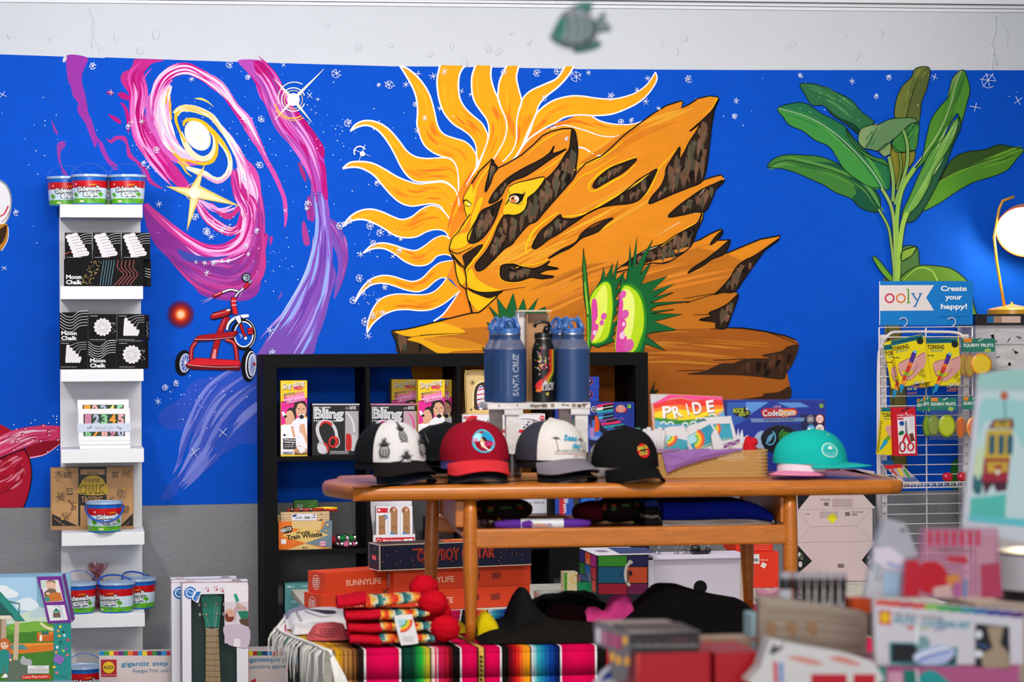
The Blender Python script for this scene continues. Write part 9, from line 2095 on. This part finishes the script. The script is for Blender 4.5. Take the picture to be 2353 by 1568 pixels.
# wooden crate with pens
def f_cr(d):
 rr = random.Random(5)
 for i in range(16): d.s(rr.choice(['#a8927e', '#8a7868', '#b8a896']), [(185+rr.random()*60, 800+i*30), (500, 810+i*30+rr.uniform(-10, 10)), (1000, 880+i*26)], rr.uniform(6, 26), 10)
 [d.p('#a8825e', [(x, 970), (x+70, 980), (x+80, 1060), (x+50, 1090), (x, 1050)]) for x in (220, 390, 560)]
near('wooden_crate', 'weathered wooden crate in the foreground holding silver pens', 'crate', '165,775 200,760 980,880 1060,900 1050,1500 160,1500', -6.62, .02, '#a89684', f_cr, 'b', 0, 'oldwood')
for i in range(8):
 x = 1806 + i*18 + (6 if i else 0); mb = MB(); a = W(x, 1316, -6.57); b = W(x-2, 1440, -6.57); r_ = .0085 if i == 0 else .0042
 mb.tube([b, b*.3+a*.7], r_, mat('#d8d6da' if i == 0 else ('#8a868c' if i % 2 else '#5a5458'), 'metal' if i else 'plastic'), 12); mb.tube([b*.3+a*.7, b*.12+a*.88], r_*1.1, mat('#26242a', 'plastic'), 12); mb.tube([b*.12+a*.88, a], r_, mat('#b8b4bc', 'plastic'), 12)
 tag(mb.build('silver_pen'), 'fat white pen, leftmost in the wooden crate' if i == 0 else 'silver capped pen standing in a row in the wooden crate', 'pen', None if i == 0 else 'silver pens in the wooden crate')
# white craft box on the pink and teal box
zp = W(2180, 1530, -6.75).z
nbox('pink_teal_box', 'pink and teal box under the white craft box at the lower right', 'box', (2010, 1532, 2342, 1620), -6.75, .16, '#b85a8a', lambda d: (d.r('#1a9a8c', 2010, 1533, 2036, 1600), d.r('#127a6c', 2076, 1540, 2106, 1600), d.p('#1f9a9a', '2106,1560 2140,1540 2180,1568 2200,1600 2106,1600'), d.r('#d8a0b8', 2040, 1545, 2074, 1600), d.s('#e8d8e0', '2106,1538 2112,1600', 5)))
def f_al(d):
 for i, c_ in enumerate(('#e0503c', '#d8402c', '#c83a4a', '#d84a3a', '#8ac04a', '#3aa84a', '#1a9a5a', '#1a8a9a', '#1a6aa0', '#2a3a9a', '#4a2a8a', '#5a1a7a')): d.r(c_, 1125+i*102, 790+i*9, 1227+i*102, 836+i*9)
 d.p('#d8181c', '1152,875 1250,880 1248,998 1150,990', False); d.e('#f0c010', 1200, 935, 42, 48); d.t('#5a544c', 'My first cooking', 1280, 925, 400, 36, 4); d.t('#2a9ab0', 'POTS', 1280, 985, 170, 50, 3, 0, .03); d.t('#2a9ab0', 'COOKING SET', 1500, 1005, 410, 50, 3, 0, .03); d.s('#d83a3a', '1380,1015 1440,1025', 22); d.s('#8ab83a', '1490,1025 1560,1030', 12); d.s('#7a4a9a', '1600,1035 1700,1030', 12)
 d.p('#10888a', '1235,1140 1440,1145 1500,1200 1800,1180 1790,1340 1240,1320', False); d.p('#15161c', '1255,1150 1430,1155 1480,1210 1785,1190 1780,1320 1250,1300', False); d.e('#7aa0a0', 1510, 1150, 62); d.p('#b8c4e8', '1430,1270 1480,1210 1640,1165 1740,1180 1780,1230 1700,1310 1560,1330 1470,1310'); d.s('#f0f4ff', '1450,1270 1560,1225 1720,1185', 26, 18); d.s('#4a68c8', '1470,1290 1600,1240 1740,1210', 22, 14); d.s('#eef2fc', '1460,1000 1460,1150', 24, 30)
 d.p('#1a1a20', '1950,985 2225,1010 2235,1360 1945,1340', False); d.p('#a8927a', '2040,1010 2180,1010 2150,1150 2220,1230 2235,1350 2010,1350 1990,1240 2090,1190', False); d.e('#e6eaf2', 1975, 1075, 26, 34); d.e('#e6eaf2', 1970, 1235, 38, 30); d.s('#3a5a8a', '1960,1150 2060,1190', 20)
near('craft_box', 'white cooking set box with rainbow top edge and dark windows at the lower right', 'box', '1110,780 2345,885 2345,1322 1125,1330', -6.75, .012, '#d8d2da', f_al, 'b')
near('white_bag', 'white printed bag with red squares and a dark swoosh at the bottom edge', 'bag', '130,1500 170,1350 240,1140 290,1120 420,1150 700,1200 900,1240 1060,1290 1120,1330 1120,1500', -6.8, .03, '#dcd8d8', lambda d: (d.p('#4a484c', '245,1240 280,1150 300,1180 340,1170 360,1140 350,1190 300,1230'), d.p('#d89488', '400,1270 480,1255 640,1290 690,1330 560,1320'), d.p('#d88a80', '740,1275 820,1255 940,1290 1010,1330 900,1325'), d.r('#c8102c', 590, 1405, 885, 1500), d.r('#c8102c', 940, 1405, 1120, 1500), d.s('#d8203c', '290,1300 300,1480', 30), d.s('#7a9ad0', '340,1310 345,1480', 36)), 'b', 3)
near('orange_tag_box', 'small orange card box between the crate and the white craft box', 'box', '930,785 1110,775 1110,900 935,890', -6.6, .03, '#e0541c', None, 'b')
# bags, canister and printed card
t = near('clear_bag', 'clear hanging bag with grey header and blue pink label above the craft box', 'bag', '1110,380 1200,130 1240,120 1370,160 1480,420 1400,560 1340,770 1040,775', -6.66, .016, '#d8dce4', lambda d: (d.p('#b8b6be', '1140,330 1200,130 1240,120 1370,160 1470,420 1300,420', False), d.e('#3a383c', 1350, 215, 24, 14), d.p('#e8dce8', '1110,360 1240,350 1400,470 1390,560 1200,520 1110,470', False), d.s('#3a8ac8', '1220,480 1300,515 1390,520', 18, 12), d.p('#a8c4dc', '1200,560 1330,570 1320,760 1180,760', False)), 'b', 0, 'film')
t = near('pink_bag', 'clear toy bag with pink striped header above the craft box', 'bag', '1530,200 2140,200 2150,400 2180,775 1350,775 1400,460 1510,440', -6.68, .02, '#d88aa8', lambda d: ([d.q('#d0184c', [(1560+i*66, 215), (1592+i*66, 215), (1590+i*66, 345), (1560+i*66, 335)]) for i in range(7)], d.p('#c8102c', '1370,470 1480,460 1490,760 1350,770', False), d.p('#c80a24', '1490,500 1640,480 1730,600 1680,700 1560,740 1490,690'), d.p('#c8203a', '1715,430 1880,430 1880,490 1720,470', False), d.p('#d88a3a', '1700,600 1800,570 1830,640 1740,680'), d.p('#d8b0a8', '1600,690 1740,660 1760,770 1600,770'), d.s('#b85a98', '1800,640 1800,770', 40), d.s('#5a8ab8', '1870,620 1860,770', 30), d.p('#b83a5a', '1990,500 2150,480 2170,770 2000,770'), d.t('#5a3440', 'SWEET TREATS', 1640, 390, 290, 22)), 'b', 0, 'film')
for px, tp in ((1275, 775), (1760, 775)): pass
zk = W(2340, 1375, -6.5).z; mb = MB(); c = Vector((W(2370, 1375, -6.5).x, -6.5, zk-.0)); mb.lathe([(.001, 0), (.052, 0), (.052, .013), (.0505, .013, mat('#15151a', 'plastic')), (.0505, .062), (.049, .066), (.001, .066)], c, mat('#15151a', 'plastic'), 36); mb.lathe([(.0508, .014), (.0508, .062), (.001, .0663)], c, mat('#c8c4c8', 'plastic'), 36); tag(mb.build('canister'), 'pale round canister with a dark base at the right edge', 'canister')
mb = MB(); mb.box((c.x-.1, -6.555, .0), (c.x+.06, -6.43, zk-.0006), mat('#c8b0a0', 'matte'), .002); tag(mb.build('plinth_box'), 'pale box under the canister at the right edge, behind the craft box', 'box')
def f_tr(d):
 d.q('#a8d6cc', [(1133, 0), (1640, -60), (1640, 140), (1120, 130)]); d.s('#8ac0b8', '1118,148 1640,142', 8)
 d.q('#cfe6e6', [(1160, 160), (1640, 160), (1600, 1390), (1040, 1325)]); d.p('#a8dcdc', '1150,260 1300,220 1560,260 1620,420 1560,700 1440,500 1200,420 1130,600'); d.p('#d8e6b8', '1110,700 1180,640 1170,900 1080,960'); d.p('#5ac8b8', '1060,1120 1380,1080 1370,1300 1050,1290'); d.q('#6ad0d8', [(1042, 1270), (1600, 1310), (1600, 1385), (1040, 1325)])
 d.e('#c8603a', 1362, 195, 36, 38); d.s('#6a9a98', '1365,235 1370,400', 14); d.p('#2a6a70', '1080,1050 1090,900 1130,960 1160,900 1150,1080')
 d.p('#7a2430', '1215,490 1270,410 1440,400 1450,490', False); d.p('#d8b83a', '1260,480 1290,425 1410,420 1415,478', False); d.r('#3a3020', 1310, 432, 1385, 452)
 d.p('#d8b43a', '1205,505 1440,500 1415,760 1180,760', False); [d.q('#1a5a70', [(x, 550), (x+52, 548), (x+46, 722), (x-4, 725)]) for x in (1226, 1310, 1388)]
 d.p('#a82038', '1180,760 1415,760 1390,960 1160,960', False); d.p('#d8b03a', '1200,790 1395,790 1385,880 1210,890'); d.p('#a82038', '1265,820 1350,820 1330,860 1285,860', False); d.e('#f0ecd0', 1300, 884, 22); d.p('#a81c3a', '1180,940 1250,915 1340,915 1390,950 1385,975 1170,975'); d.p('#4a2030', '1160,970 1390,970 1380,1050 1290,1060 1260,990 1220,1040 1190,1090', False)
near('printed_card', 'white printed card with a teal band and an old tramcar, blurred at the right edge', 'print', '1135,0 1640,-70 1640,1550 985,1380', -6.52, .006, '#dcdfe6', f_tr, 'd')
# ============================================================ HANGING FISH
YH = -7.15; S_ = wallsurf(YH); t = thing('hanging_fish', 'painted green and grey striped fish ornament hanging from the ceiling', 'ornament', S_.at(1328, 60, 0))
def fish(P, th_, m, name, fn=None):
 mb = MB(); P = crom(pts2(P), True, 4); F_ = [S_.at(*q) for q in P]; c = sum(F_, Vector())/len(F_); n = len(F_)
 for s_ in (-1, 1):
  r2 = [c + (p-c)*.72 + Vector((0, s_*th_, 0)) for p in F_]; m_ = mat(m, 'satin')
  for i in range(n): j = (i+1) % n; mb.add([F_[i], F_[j], r2[j], r2[i]], [[0, 1, 2, 3]], m_, True)
  mb.face(r2, m_)
 if fn: fn(Dec(mb, wallsurf(YH-th_-.0004), None, 'satin'))
 mb.build(name, t)
fish('1262,86 1270,70 1285,40 1300,24 1322,17 1345,22 1362,40 1372,62 1372,82 1360,98 1340,110 1315,114 1290,108 1272,98', .011, '#8a9a98', 'body', lambda d: (d.p('#1f7a6c', '1272,80 1282,50 1296,40 1300,62 1292,86 1282,94'), [d.s('#2c403e', [(x, 34+abs(x-1330)*.3), (x+6, 62), (x, 100-abs(x-1330)*.2)], 5, 4) for x in (1304, 1322, 1340, 1356)], d.e('#15201f', 1284, 66, 4), d.s('#b8a8b8', '1300,30 1330,24 1356,44', 5)))
fish('1366,52 1380,34 1392,26 1390,44 1402,58 1404,72 1390,74 1378,76 1368,70', .004, '#7a8a8a', 'tail_fin'); fish('1310,22 1330,8 1352,4 1362,10 1358,24 1350,30', .004, '#2a7a70', 'dorsal_fin'); fish('1322,112 1345,108 1372,92 1382,102 1372,112 1345,120 1318,122', .004, '#2a6a64', 'belly_fin')
mb = MB(); a = S_.at(1330, 14); mb.tube([a, Vector((a.x, a.y, ZC-.001))], .0004, mat('#d8dade', 'clear'), 5); mb.build('thread', t)
